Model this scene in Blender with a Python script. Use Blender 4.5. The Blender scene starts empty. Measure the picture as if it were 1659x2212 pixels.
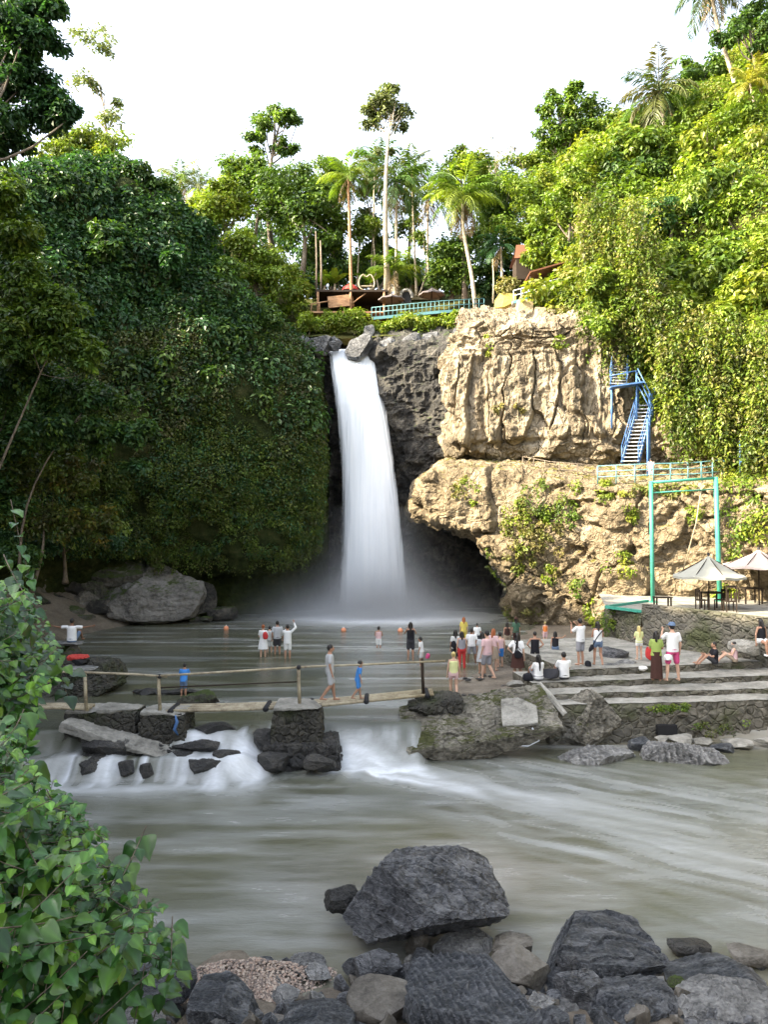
import bpy, bmesh, math, random
import numpy as np
from mathutils import Vector, Matrix, Euler, Quaternion

random.seed(7)
RNG = np.random.default_rng(11)
R = math.radians
sc = bpy.context.scene
COL = sc.collection

# ------------------------------------------------------------------ camera
FPX, CX, CY = 1597.0, 829.5, 1106.0          # focal length and centre in pixels of a 1659 x 2212 frame
PITCH = R(1.54)
EYE = 5.65                                    # eye height over the plunge pool (z = 0)
ZR = -0.9                                     # water level of the lower river
cam_d = bpy.data.cameras.new('camera')
cam = bpy.data.objects.new('camera', cam_d)
COL.objects.link(cam)
cam.location = (0, 0, EYE)
cam.rotation_euler = (R(90) + PITCH, 0, 0)
cam_d.sensor_fit = 'VERTICAL'
cam_d.sensor_height = 36.0
cam_d.lens = 36.0 * FPX / 2212.0
cam_d.clip_start = 0.05
cam_d.clip_end = 2000
sc.camera = cam

# ------------------------------------------------------------------ light
SUN_L = Vector((-0.84, -0.25, 0.56)).normalized()      # towards the sun
sun_d = bpy.data.lights.new('sun', 'SUN')
sun_d.energy = 3.0
sun_d.angle = R(0.6)
sun_d.color = (1.0, 0.86, 0.62)
sun = bpy.data.objects.new('sun', sun_d)
COL.objects.link(sun)
sun.location = (-40, -20, 60)
sun.rotation_euler = SUN_L.to_track_quat('Z', 'Y').to_euler()
SKY_STRENGTH = 0.15
world = bpy.data.worlds.new('World')
sc.world = world
world.use_nodes = True
wn = world.node_tree
bg = wn.nodes['Background']
sky = wn.nodes.new('ShaderNodeTexSky')
sky.sky_type = 'NISHITA'
sky.sun_disc = False
sky.sun_elevation = math.asin(SUN_L.z)
sky.sun_rotation = math.atan2(SUN_L.x, SUN_L.y)
sky.air_density = 1.0
sky.dust_density = 3.0
sky.ozone_density = 1.0
bw = wn.nodes.new('ShaderNodeRGBToBW')
mixw = wn.nodes.new('ShaderNodeMix'); mixw.data_type = 'RGBA'
mixw.inputs['Factor'].default_value = 0.62
tintw = wn.nodes.new('ShaderNodeMix'); tintw.data_type = 'RGBA'; tintw.blend_type = 'MULTIPLY'
tintw.inputs['Factor'].default_value = 1.0
tintw.inputs['B'].default_value = (1.02, 1.0, 0.97, 1)
wn.links.new(sky.outputs['Color'], bw.inputs['Color'])
wn.links.new(bw.outputs['Val'], tintw.inputs['A'])
wn.links.new(sky.outputs['Color'], mixw.inputs['A'])
wn.links.new(tintw.outputs['Result'], mixw.inputs['B'])
wn.links.new(mixw.outputs['Result'], bg.inputs['Color'])
bg.inputs['Strength'].default_value = SKY_STRENGTH
sc.view_settings.view_transform = 'Standard'
sc.view_settings.look = 'None'
sc.view_settings.gamma = 1.0
sc.view_settings.use_curve_mapping = False
sc.view_settings.exposure = 2.88
sc.render.film_transparent = False
cy = sc.cycles
cy.max_bounces = 6; cy.diffuse_bounces = 3; cy.glossy_bounces = 2
cy.transmission_bounces = 3; cy.transparent_max_bounces = 12; cy.volume_bounces = 1
cy.use_denoising = True
cy.caustics_reflective = False; cy.caustics_refractive = False

# ------------------------------------------------------------------ helpers
def at(px, py, Y):
    """a point at distance Y whose place in the photo is (px, py)"""
    a = (px - CX) / FPX; b = (CY - py) / FPX
    dy = math.cos(PITCH) - b * math.sin(PITCH)
    dz = math.sin(PITCH) + b * math.cos(PITCH)
    s = Y / dy
    return np.array((a * s, Y, EYE + dz * s))
def on_level(px, py, z):
    """the point of height z seen at (px, py)"""
    b = (CY - py) / FPX
    dy = math.cos(PITCH) - b * math.sin(PITCH)
    dz = math.sin(PITCH) + b * math.cos(PITCH)
    return at(px, py, (z - EYE) / dz * dy)

def _h(ix, iy, iz, seed):
    h = (ix.astype(np.int64) * 374761393 + iy.astype(np.int64) * 668265263 + iz.astype(np.int64) * 2147483647 + seed * 1274126177) & 0xFFFFFFFF
    h = ((h ^ (h >> 13)) * 1274126177) & 0xFFFFFFFF
    h = ((h ^ (h >> 16)) * 2246822519) & 0xFFFFFFFF
    return ((h ^ (h >> 15)) & 0xFFFFFF) / float(0xFFFFFF)
def vnoise(P, seed=0):
    P = np.asarray(P, float)
    i = np.floor(P).astype(np.int64); f = P - i
    u = f * f * f * (f * (f * 6 - 15) + 10)
    x, y, z = i[:, 0], i[:, 1], i[:, 2]
    ux, uy, uz = u[:, 0], u[:, 1], u[:, 2]
    def c(a, b, d): return _h(x + a, y + b, z + d, seed)
    x00 = c(0,0,0)*(1-ux)+c(1,0,0)*ux; x10 = c(0,1,0)*(1-ux)+c(1,1,0)*ux
    x01 = c(0,0,1)*(1-ux)+c(1,0,1)*ux; x11 = c(0,1,1)*(1-ux)+c(1,1,1)*ux
    return ((x00*(1-uy)+x10*uy)*(1-uz)+(x01*(1-uy)+x11*uy)*uz)*2-1
def fbm(P, octaves=4, seed=0, gain=0.5, lac=2.03):
    P = np.asarray(P, float); a = 1.0; s = np.zeros(len(P)); t = 0
    for o in range(octaves):
        s += a * vnoise(P, seed + o * 17); t += a; a *= gain; P = P * lac + 13.7
    return s / t
def ridged(P, octaves=4, seed=0):
    P = np.asarray(P, float); a = 1.0; s = np.zeros(len(P)); t = 0
    for o in range(octaves):
        s += a * (1 - np.abs(vnoise(P, seed + o * 31)) * 2); t += a; a *= 0.5; P = P * 2.07 + 5.1
    return s / t
def worley(P, seed=0):
    """distance to the nearest and second nearest cell point and the nearest cell's number"""
    P = np.asarray(P, float); i = np.floor(P).astype(np.int64)
    f1 = np.full(len(P), 9.0); f2 = np.full(len(P), 9.0); cid = np.zeros(len(P))
    for a in (-1, 0, 1):
        for b in (-1, 0, 1):
            for c in (-1, 0, 1):
                x, y, z = i[:,0]+a, i[:,1]+b, i[:,2]+c
                q = np.stack((x + _h(x,y,z,seed), y + _h(x,y,z,seed+1), z + _h(x,y,z,seed+2)), 1)
                d = np.linalg.norm(q - P, axis=1)
                m = d < f1
                f2 = np.where(m, f1, np.minimum(f2, d)); cid = np.where(m, _h(x,y,z,seed+3), cid); f1 = np.where(m, d, f1)
    return f1, f2, cid
def smooth(a, b, x):
    t = np.clip((np.asarray(x, float) - a) / (b - a), 0, 1); return t * t * (3 - 2 * t)

def tag(o, label=None, cat=None, group=None, kind=None):
    if label: o['label'] = label
    if cat: o['category'] = cat
    if group: o['group'] = group
    if kind: o['kind'] = kind
    return o
def empty(name, loc, label=None, cat=None, group=None, rz=0.0):
    o = bpy.data.objects.new(name, None)
    o.empty_display_size = 0.2
    COL.objects.link(o)
    o.location = tuple(float(v) for v in loc); o.rotation_euler = (0, 0, rz)
    return tag(o, label, cat, group)
def children(o): return [c for c in COL.objects if c.parent is o]
def copy_tree(o, parent=None):
    c = o.copy(); COL.objects.link(c); c.parent = parent
    for ch in list(o.children): copy_tree(ch, c)
    return c

class MB:
    """collects shapes and links them as ONE mesh object"""
    def __init__(self): self.v = []; self.f = []; self.m = []; self.c = []; self.n = 0
    def add(self, v, f, mi=0, col=None):
        v = np.asarray(v, float).reshape(-1, 3)
        for ff in (f if isinstance(f, list) and len(f) and isinstance(f[0], np.ndarray) and f[0].ndim == 2 else [np.asarray(f, int)]):
            self.f.append(ff + self.n); self.m.append(mi)
        self.v.append(v); self.n += len(v)
        if col is None: self.c.append(np.ones((len(v), 3)))
        else: self.c.append(np.broadcast_to(np.asarray(col, float), (len(v), 3)))
        return self
    def box(self, c, s, rz=0.0, rot=None, mi=0, col=None):
        x, y, z = np.asarray(s, float) / 2
        v = np.array([(-x,-y,-z),(x,-y,-z),(x,y,-z),(-x,y,-z),(-x,-y,z),(x,-y,z),(x,y,z),(-x,y,z)])
        m = np.array((rot or Euler((0, 0, rz))).to_matrix())
        f = np.array([(0,3,2,1),(4,5,6,7),(0,1,5,4),(1,2,6,5),(2,3,7,6),(3,0,4,7)])
        return self.add(v @ m.T + np.asarray(c, float), f, mi, col)
    def bar(self, a, b, w, h=None, mi=0, col=None):
        a = Vector(a); b = Vector(b); d = b - a
        q = d.to_track_quat('X', 'Z'); h = w if h is None else h
        m = np.array(q.to_matrix())
        x, y, z = d.length / 2, w / 2, h / 2
        v = np.array([(-x,-y,-z),(x,-y,-z),(x,y,-z),(-x,y,-z),(-x,-y,z),(x,-y,z),(x,y,z),(-x,y,z)])
        f = np.array([(0,3,2,1),(4,5,6,7),(0,1,5,4),(1,2,6,5),(2,3,7,6),(3,0,4,7)])
        return self.add(v @ m.T + np.array((a + b) / 2), f, mi, col)
    def tube(self, pts, rad, seg=8, mi=0, col=None, cap=True, flat=1.0):
        P = np.asarray(pts, float); n = len(P)
        r = np.broadcast_to(np.asarray(rad, float), (n,))
        T = np.gradient(P, axis=0); T /= np.linalg.norm(T, axis=1)[:, None] + 1e-9
        ref = np.array((0, 0, 1.0)) if abs(T[0, 2]) < 0.9 else np.array((1.0, 0, 0))
        V = []
        nx = np.cross(T[0], ref); nx /= np.linalg.norm(nx)
        for i in range(n):
            nx = nx - T[i] * np.dot(nx, T[i]); nx /= np.linalg.norm(nx) + 1e-9
            by = np.cross(T[i], nx)
            a = np.arange(seg) * 2 * math.pi / seg
            V.append(P[i] + r[i] * (np.cos(a)[:, None] * nx + flat * np.sin(a)[:, None] * by))
        V = np.concatenate(V)
        i = np.arange(n - 1)[:, None] * seg; j = np.arange(seg)[None, :]; k = (j + 1) % seg
        F = np.stack((i + j, i + k, i + seg + k, i + seg + j), -1).reshape(-1, 4)
        fs = [F]
        if cap:
            V = np.concatenate((V, P[:1], P[-1:])); a, b = len(V) - 2, len(V) - 1
            j = np.arange(seg); k = (j + 1) % seg
            fs.append(np.stack((k, j, np.full(seg, a)), 1)); o = (n - 1) * seg
            fs.append(np.stack((o + j, o + k, np.full(seg, b)), 1))
        return self.add(V, fs, mi, col)
    def lathe(self, prof, c=(0, 0, 0), seg=16, mi=0, col=None, sx=1.0, sy=1.0):
        P = np.asarray(prof, float); n = len(P); a = np.arange(seg) * 2 * math.pi / seg
        V = np.stack((P[:, 0, None] * np.cos(a) * sx, P[:, 0, None] * np.sin(a) * sy, np.broadcast_to(P[:, 1, None], (n, seg))), -1).reshape(-1, 3) + np.asarray(c, float)
        i = np.arange(n - 1)[:, None] * seg; j = np.arange(seg)[None, :]; k = (j + 1) % seg
        F = np.stack((i + j, i + k, i + seg + k, i + seg + j), -1).reshape(-1, 4)
        return self.add(V, F, mi, col)
    def ball(self, c, r, seg=12, rings=8, mi=0, col=None):
        r = np.broadcast_to(np.asarray(r, float), (3,))
        t = np.linspace(0, math.pi, rings + 1)
        pr = np.stack((np.maximum(np.sin(t), 1e-4), -np.cos(t)), 1)
        m = MB(); m.lathe(pr, seg=seg)
        return self.add(m.v[0] * r + np.asarray(c, float), m.f[0], mi, col)
    def build(self, name, mats, parent=None, smooth_=False, colors=False, origin=None):
        me = bpy.data.meshes.new(name)
        V = np.concatenate(self.v)
        if origin is not None: V = V - np.asarray(origin, float)
        fs = [f for f in self.f if len(f)]; ms = [m for f, m in zip(self.f, self.m) if len(f)]
        lens = np.concatenate([np.full(len(f), f.shape[1]) for f in fs])
        loops = np.concatenate([f.ravel() for f in fs])
        me.vertices.add(len(V)); me.vertices.foreach_set('co', V.astype(np.float32).ravel())
        me.loops.add(len(loops)); me.loops.foreach_set('vertex_index', loops.astype(np.int32))
        me.polygons.add(len(lens))
        st = np.concatenate(([0], np.cumsum(lens)[:-1])).astype(np.int32)
        me.polygons.foreach_set('loop_start', st)
        me.polygons.foreach_set('material_index', np.concatenate([np.full(len(f), m) for f, m in zip(fs, ms)]).astype(np.int32))
        me.polygons.foreach_set('use_smooth', np.full(len(lens), bool(smooth_)))
        for m in (mats if isinstance(mats, (list, tuple)) else [mats]): me.materials.append(m)
        if colors:
            ca = me.attributes.new('tint', 'FLOAT_COLOR', 'POINT')
            C = np.concatenate(self.c); C4 = np.concatenate((C, np.ones((len(C), 1))), 1)
            ca.data.foreach_set('color', C4.astype(np.float32).ravel())
        me.update(calc_edges=True); me.validate()
        o = bpy.data.objects.new(name, me)
        COL.objects.link(o)
        if parent is not None: o.parent = parent
        if origin is not None and parent is None: o.location = tuple(float(v) for v in origin)
        return o

def grid_faces(nu, nv):
    i = np.arange(nu - 1)[:, None] * nv; j = np.arange(nv - 1)[None, :]
    return np.stack((i + j, i + nv + j, i + nv + j + 1, i + j + 1), -1).reshape(-1, 4)
def catmull(C, n):
    C = np.asarray(C, float); m = len(C)
    t = np.linspace(0, m - 1, n); i = np.minimum(t.astype(int), m - 2); f = (t - i)
    sh = (n,) + (1,) * (C.ndim - 1); f = f.reshape(sh)
    p0 = C[np.maximum(i - 1, 0)]; p1 = C[i]; p2 = C[i + 1]; p3 = C[np.minimum(i + 2, m - 1)]
    return 0.5 * (2*p1 + (p2 - p0)*f + (2*p0 - 5*p1 + 4*p2 - p3)*f*f + (3*p1 - p0 - 3*p2 + p3)*f**3)
def loft(net, nu, nv):
    """a dense grid of points through a control net"""
    A = catmull(np.asarray(net, float), nu)
    return catmull(A.transpose(1, 0, 2), nv).transpose(1, 0, 2)
def grid_normals(G):
    du = np.gradient(G, axis=0); dv = np.gradient(G, axis=1)
    n = np.cross(du, dv); return n / (np.linalg.norm(n, axis=2)[..., None] + 1e-9)
def grid_obj(name, G, mat, smooth_=True, col=None):
    b = MB(); nu, nv = G.shape[:2]
    b.add(G.reshape(-1, 3), grid_faces(nu, nv), 0, None if col is None else col.reshape(-1, 3))
    return b.build(name, mat, smooth_=smooth_, colors=col is not None)

# ------------------------------------------------------------------ materials
def nodes(name, rough=0.8, spec=0.3):
    m = bpy.data.materials.new(name); m.use_nodes = True
    nt = m.node_tree; b = nt.nodes['Principled BSDF']
    b.inputs['Roughness'].default_value = rough; b.inputs['Specular IOR Level'].default_value = spec
    return m, nt, b
def nn(nt, t, **kw):
    n = nt.nodes.new(t)
    for k, v in kw.items():
        if k in n.inputs: n.inputs[k].default_value = v
        else: setattr(n, k, v)
    return n
def coords(nt, scale=(1, 1, 1), rot=(0, 0, 0)):
    g = nn(nt, 'ShaderNodeNewGeometry'); mp = nn(nt, 'ShaderNodeMapping')
    mp.inputs['Scale'].default_value = scale; mp.inputs['Rotation'].default_value = rot
    nt.links.new(g.outputs['Position'], mp.inputs['Vector']); return mp.outputs['Vector']
def noise(nt, vec, scale, detail=5, rough=0.6, dist=0.0):
    n = nn(nt, 'ShaderNodeTexNoise'); n.inputs['Scale'].default_value = scale; n.inputs['Detail'].default_value = detail
    n.inputs['Roughness'].default_value = rough; n.inputs['Distortion'].default_value = dist
    nt.links.new(vec, n.inputs['Vector']); return n.outputs['Fac']
def ramp(nt, fac, stops):
    r = nn(nt, 'ShaderNodeValToRGB'); e = r.color_ramp.elements
    while len(e) < len(stops): e.new(0.5)
    for k, (p, c) in enumerate(stops):
        e[k].position = p; e[k].color = (*c, 1) if len(c) == 3 else c
    nt.links.new(fac, r.inputs['Fac']); return r.outputs['Color']
def mixc(nt, fac, a, b, mode='MIX'):
    n = nn(nt, 'ShaderNodeMix', data_type='RGBA', blend_type=mode)
    for s, v in (('Factor', fac), ('A', a), ('B', b)):
        if isinstance(v, (int, float)): n.inputs[s].default_value = v
        elif isinstance(v, tuple): n.inputs[s].default_value = (*v, 1) if len(v) == 3 else v
        else: nt.links.new(v, n.inputs[s])
    return n.outputs['Result']
def math_(nt, op, a, b=0.0, c=None):
    n = nn(nt, 'ShaderNodeMath', operation=op)
    for k, v in enumerate((a, b, c)):
        if v is None: continue
        if isinstance(v, (int, float)): n.inputs[k].default_value = v
        else: nt.links.new(v, n.inputs[k])
    return n.outputs[0]
def bump(nt, b, h, strength=0.5, dist=0.1):
    n = nn(nt, 'ShaderNodeBump'); n.inputs['Strength'].default_value = strength; n.inputs['Distance'].default_value = dist
    nt.links.new(h, n.inputs['Height']); nt.links.new(n.outputs['Normal'], b.inputs['Normal'])

def rock_mat(name, dark, mid, light, scale=1.0, stretch=(1, 1, 1), rot=(0, 0, 0), bmp=0.6, bd=0.08, rough=0.8, spec=0.3, moss=None, moss_lo=0.55, vein=None, cracks=0.0, edge=0.0):
    m, nt, b = nodes(name, rough, spec)
    v = coords(nt, stretch, rot)
    n1 = noise(nt, v, 0.9 * scale, 6, 0.62, 0.4); n2 = noise(nt, v, 5.5 * scale, 6, 0.7, 0.2)
    f = math_(nt, 'ADD', math_(nt, 'MULTIPLY', n1, 0.6), math_(nt, 'MULTIPLY', n2, 0.4))
    c = ramp(nt, f, [(0.36, dark), (0.5, mid), (0.64, light)])
    if edge:                                                  # worn, paler arrises
        gp = nn(nt, 'ShaderNodeNewGeometry'); c = mixc(nt, math_(nt, 'MULTIPLY', ramp(nt, gp.outputs['Pointiness'], [(0.5, (0, 0, 0)), (0.6, (1, 1, 1))]), edge), c, tuple(min(1, x * 1.7) for x in light))
    if vein:
        n4 = noise(nt, v, 2.3 * scale, 4, 0.5, 1.2)
        c = mixc(nt, ramp(nt, n4, [(0.56, (0, 0, 0)), (0.66, (0.8, 0.8, 0.8))]), c, vein)
    if moss:
        g = nn(nt, 'ShaderNodeNewGeometry'); sx = nn(nt, 'ShaderNodeSeparateXYZ'); nt.links.new(g.outputs['Normal'], sx.inputs[0])
        n3 = noise(nt, coords(nt), 1.3, 5, 0.65)
        k = math_(nt, 'ADD', math_(nt, 'MULTIPLY', sx.outputs['Z'], 0.5), n3)
        c = mixc(nt, ramp(nt, k, [(moss_lo + 0.1, (0, 0, 0)), (moss_lo + 0.3, (1, 1, 1))]), c, moss)
    nt.links.new(c, b.inputs['Base Color'])
    h = math_(nt, 'ADD', math_(nt, 'MULTIPLY', n2, 0.7), math_(nt, 'MULTIPLY', noise(nt, v, 15 * scale, 5, 0.7), 0.8))
    if cracks:
        dv = nn(nt, 'ShaderNodeVectorMath', operation='ADD'); nz_ = nn(nt, 'ShaderNodeTexNoise'); nz_.inputs['Scale'].default_value = 2.2 * scale; nz_.inputs['Detail'].default_value = 5; nt.links.new(v, nz_.inputs['Vector'])
        nt.links.new(v, dv.inputs[0]); sv = nn(nt, 'ShaderNodeVectorMath', operation='SCALE'); sv.inputs['Scale'].default_value = 0.5; nt.links.new(nz_.outputs['Color'], sv.inputs[0]); nt.links.new(sv.outputs[0], dv.inputs[1])
        ve = nn(nt, 'ShaderNodeTexVoronoi', feature='DISTANCE_TO_EDGE'); ve.inputs['Scale'].default_value = 1.5 * scale; nt.links.new(dv.outputs[0], ve.inputs['Vector'])
        h = math_(nt, 'ADD', h, math_(nt, 'MULTIPLY', ramp(nt, ve.outputs['Distance'], [(0.0, (0, 0, 0)), (0.05, (1, 1, 1))]), cracks))
    bump(nt, b, h, bmp, bd)
    return m
def masonry_mat(name, stone1, stone2, mortar, scale=3.2, moss=None, bmp=0.8):
    m, nt, b = nodes(name, 0.9, 0.2)
    v = coords(nt, (1, 1, 1.25))
    vo = nn(nt, 'ShaderNodeTexVoronoi'); vo.inputs['Scale'].default_value = scale; nt.links.new(v, vo.inputs['Vector'])
    ve = nn(nt, 'ShaderNodeTexVoronoi', feature='DISTANCE_TO_EDGE'); ve.inputs['Scale'].default_value = scale; nt.links.new(v, ve.inputs['Vector'])
    sep = nn(nt, 'ShaderNodeSeparateColor'); nt.links.new(vo.outputs['Color'], sep.inputs[0])
    n2 = noise(nt, v, 9, 5, 0.7)
    c = mixc(nt, sep.outputs[0], stone1, stone2)
    c = mixc(nt, math_(nt, 'MULTIPLY', n2, 0.8), c, tuple(x * 0.35 for x in stone1))
    c = mixc(nt, ramp(nt, ve.outputs['Distance'], [(0.02, (1, 1, 1)), (0.09, (0, 0, 0))]), c, mortar)
    n1 = noise(nt, v, 0.8, 5, 0.6)
    if moss: c = mixc(nt, ramp(nt, n1, [(0.5, (0, 0, 0)), (0.68, (0.8, 0.8, 0.8))]), c, moss)
    nt.links.new(c, b.inputs['Base Color'])
    h = math_(nt, 'ADD', ramp(nt, ve.outputs['Distance'], [(0.0, (0, 0, 0)), (0.16, (1, 1, 1))]), math_(nt, 'MULTIPLY', n2, 0.6))
    bump(nt, b, h, bmp, 0.06)
    return m
def plain(name, c, rough=0.6, spec=0.3, var=0.25, scale=6, metal=0.0, bmp=0.0):
    m, nt, b = nodes(name, rough, spec)
    b.inputs['Metallic'].default_value = metal
    v = coords(nt); n = noise(nt, v, scale, 4, 0.6)
    col = mixc(nt, n, tuple(x * (1 - var) for x in c), tuple(min(1, x * (1 + var)) for x in c))
    nt.links.new(col, b.inputs['Base Color'])
    if bmp: bump(nt, b, n, bmp, 0.03)
    return m
def leaf_mat(name, trans=0.3, rough=0.45, spec=0.35, gain=1.0):
    m, nt, b = nodes(name, rough, spec)
    a = nn(nt, 'ShaderNodeAttribute', attribute_name='tint')
    n = noise(nt, coords(nt), 1.1, 3, 0.6)
    c = mixc(nt, 1.0, a.outputs['Color'], ramp(nt, n, [(0.3, (0.72 * gain,) * 3), (0.7, (1.25 * gain,) * 3)]), 'MULTIPLY')
    nt.links.new(c, b.inputs['Base Color'])
    t = nn(nt, 'ShaderNodeBsdfTranslucent'); nt.links.new(mixc(nt, 1.0, c, (1.5, 1.6, 0.7), 'MULTIPLY'), t.inputs['Color'])
    mx = nn(nt, 'ShaderNodeMixShader'); mx.inputs[0].default_value = trans
    nt.links.new(b.outputs[0], mx.inputs[1]); nt.links.new(t.outputs[0], mx.inputs[2])
    nt.links.new(mx.outputs[0], nt.nodes['Material Output'].inputs['Surface'])
    return m
M = {}
M['leaf'] = leaf_mat('leaf')
M['bark'] = rock_mat('bark', (0.05, 0.04, 0.03), (0.14, 0.11, 0.08), (0.26, 0.22, 0.17), 3.0, (3, 3, 0.6), bmp=0.5, bd=0.03)
M['palebark'] = rock_mat('palebark', (0.22, 0.18, 0.12), (0.38, 0.31, 0.22), (0.5, 0.43, 0.32), 2.0, (1, 1, 3), bmp=0.4, bd=0.03)
M['boulder'] = rock_mat('boulder', (0.024, 0.025, 0.028), (0.09, 0.093, 0.1), (0.25, 0.253, 0.26), 2.0, (1, 1, 2.2), (0.5, 0.3, 0), 1.0, 0.08, 0.42, 0.5, cracks=1.2, edge=0.6)
M['slate'] = rock_mat('slate', (0.028, 0.031, 0.036), (0.095, 0.103, 0.114), (0.27, 0.278, 0.29), 2.2, (1, 3.2, 1), (0.4, 0.2, 0.6), 1.0, 0.08, 0.42, 0.5, cracks=0.9, edge=0.6)
M['browner'] = rock_mat('browner', (0.05, 0.045, 0.038), (0.12, 0.108, 0.09), (0.2, 0.185, 0.16), 1.6, bmp=0.45, bd=0.04, rough=0.6)
M['paler'] = rock_mat('paler', (0.06, 0.06, 0.06), (0.16, 0.158, 0.152), (0.32, 0.315, 0.3), 2.0, bmp=0.8, bd=0.06, cracks=0.8, edge=0.5)
M['slabrock'] = rock_mat('slabrock', (0.045, 0.042, 0.034), (0.19, 0.175, 0.14), (0.36, 0.335, 0.28), 1.6, (1, 1, 1.8), bmp=0.9, bd=0.1, rough=0.9, moss=(0.07, 0.075, 0.025), moss_lo=0.8, cracks=1.0, edge=0.4)
M['wetrock'] = rock_mat('wetrock', (0.012, 0.012, 0.012), (0.035, 0.034, 0.032), (0.085, 0.08, 0.07), 1.6, bmp=0.8, bd=0.08, rough=0.4, spec=0.5)
M['mossrock'] = rock_mat('mossrock', (0.03, 0.028, 0.024), (0.085, 0.08, 0.068), (0.16, 0.15, 0.13), 1.0, bmp=0.7, bd=0.1, moss=(0.045, 0.065, 0.015), moss_lo=0.5)
M['greyboulder'] = rock_mat('greyboulder', (0.06, 0.055, 0.05), (0.17, 0.16, 0.145), (0.27, 0.255, 0.235), 0.9, bmp=0.7, bd=0.12, moss=(0.05, 0.07, 0.015), moss_lo=0.72)
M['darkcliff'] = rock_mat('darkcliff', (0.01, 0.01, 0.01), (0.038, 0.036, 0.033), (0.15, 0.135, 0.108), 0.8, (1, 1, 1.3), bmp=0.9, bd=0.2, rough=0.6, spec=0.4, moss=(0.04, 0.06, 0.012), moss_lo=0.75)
M['tancliff'] = rock_mat('tancliff', (0.07, 0.057, 0.04), (0.245, 0.2, 0.138), (0.42, 0.36, 0.265), 0.9, (1, 1, 0.4), bmp=0.9, bd=0.16, rough=0.9, spec=0.15, cracks=1.0)
M['lowcliff'] = rock_mat('lowcliff', (0.075, 0.058, 0.038), (0.235, 0.187, 0.122), (0.4, 0.33, 0.23), 0.8, cracks=0.8, bmp=0.9, bd=0.2, rough=0.9, spec=0.15, moss=(0.15, 0.14, 0.035), moss_lo=0.84)
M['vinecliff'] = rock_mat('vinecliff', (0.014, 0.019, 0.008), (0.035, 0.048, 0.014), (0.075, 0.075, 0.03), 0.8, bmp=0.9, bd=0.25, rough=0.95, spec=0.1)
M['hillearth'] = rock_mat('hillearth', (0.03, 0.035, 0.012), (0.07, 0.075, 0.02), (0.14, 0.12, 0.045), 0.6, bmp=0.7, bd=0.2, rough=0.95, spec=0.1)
M['masonry'] = masonry_mat('masonry', (0.22, 0.2, 0.16), (0.1, 0.094, 0.08), (0.15, 0.14, 0.11), 3.4, moss=(0.06, 0.07, 0.025))
M['darkmasonry'] = masonry_mat('darkmasonry', (0.1, 0.094, 0.078), (0.04, 0.039, 0.036), (0.07, 0.066, 0.055), 3.8, moss=(0.035, 0.045, 0.015))
M['concrete'] = rock_mat('concrete', (0.11, 0.105, 0.09), (0.25, 0.24, 0.21), (0.37, 0.355, 0.315), 1.5, bmp=0.35, bd=0.03, rough=0.9)
M['wood'] = rock_mat('wood', (0.16, 0.08, 0.04), (0.3, 0.17, 0.09), (0.42, 0.26, 0.15), 2.0, (1, 1, 4), bmp=0.3, bd=0.02)
M['bamboo'] = rock_mat('bamboo', (0.15, 0.12, 0.08), (0.33, 0.28, 0.19), (0.47, 0.41, 0.29), 4.0, bmp=0.2, bd=0.01, rough=0.5)
M['thatch'] = rock_mat('thatch', (0.16, 0.11, 0.07), (0.32, 0.23, 0.15), (0.45, 0.35, 0.24), 4.0, (2, 2, 0.4), bmp=0.9, bd=0.06)
M['teal'] = plain('teal', (0.05, 0.27, 0.2), 0.5, 0.4, 0.35, 3)
M['tealblue'] = plain('tealblue', (0.09, 0.21, 0.23), 0.5, 0.4, 0.2)
M['blue'] = plain('blue', (0.06, 0.14, 0.32), 0.5, 0.4, 0.35, 3)
M['white'] = plain('white', (0.75, 0.75, 0.74), 0.8, 0.2, 0.06)
M['black'] = plain('black', (0.02, 0.02, 0.022), 0.7, 0.3, 0.2)
M['darkcanvas'] = plain('darkcanvas', (0.15, 0.13, 0.13), 0.9, 0.15, 0.15)
M['canvas'] = plain('canvas', (0.27, 0.27, 0.235), 0.9, 0.15, 0.08)
M['pinkcanvas'] = plain('pinkcanvas', (0.42, 0.35, 0.32), 0.9, 0.15, 0.08)
M['red'] = plain('red', (0.45, 0.05, 0.04), 0.6, 0.3, 0.15)
M['orange'] = plain('orange', (0.75, 0.3, 0.16), 0.4, 0.4, 0.1)
M['yellowwall'] = plain('yellowwall', (0.45, 0.36, 0.1), 0.9, 0.2, 0.15, 2)
M['creamwall'] = plain('creamwall', (0.42, 0.33, 0.2), 0.9, 0.2, 0.15, 2)
M['steel'] = plain('steel', (0.45, 0.47, 0.5), 0.4, 0.5, 0.15)
M['brownwood'] = plain('brownwood', (0.13, 0.055, 0.03), 0.8, 0.2, 0.3)
M['darkwood'] = plain('darkwood', (0.035, 0.025, 0.018), 0.8, 0.2, 0.3)
M['tank'] = plain('tank', (0.05, 0.05, 0.06), 0.6, 0.3, 0.2)
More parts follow.
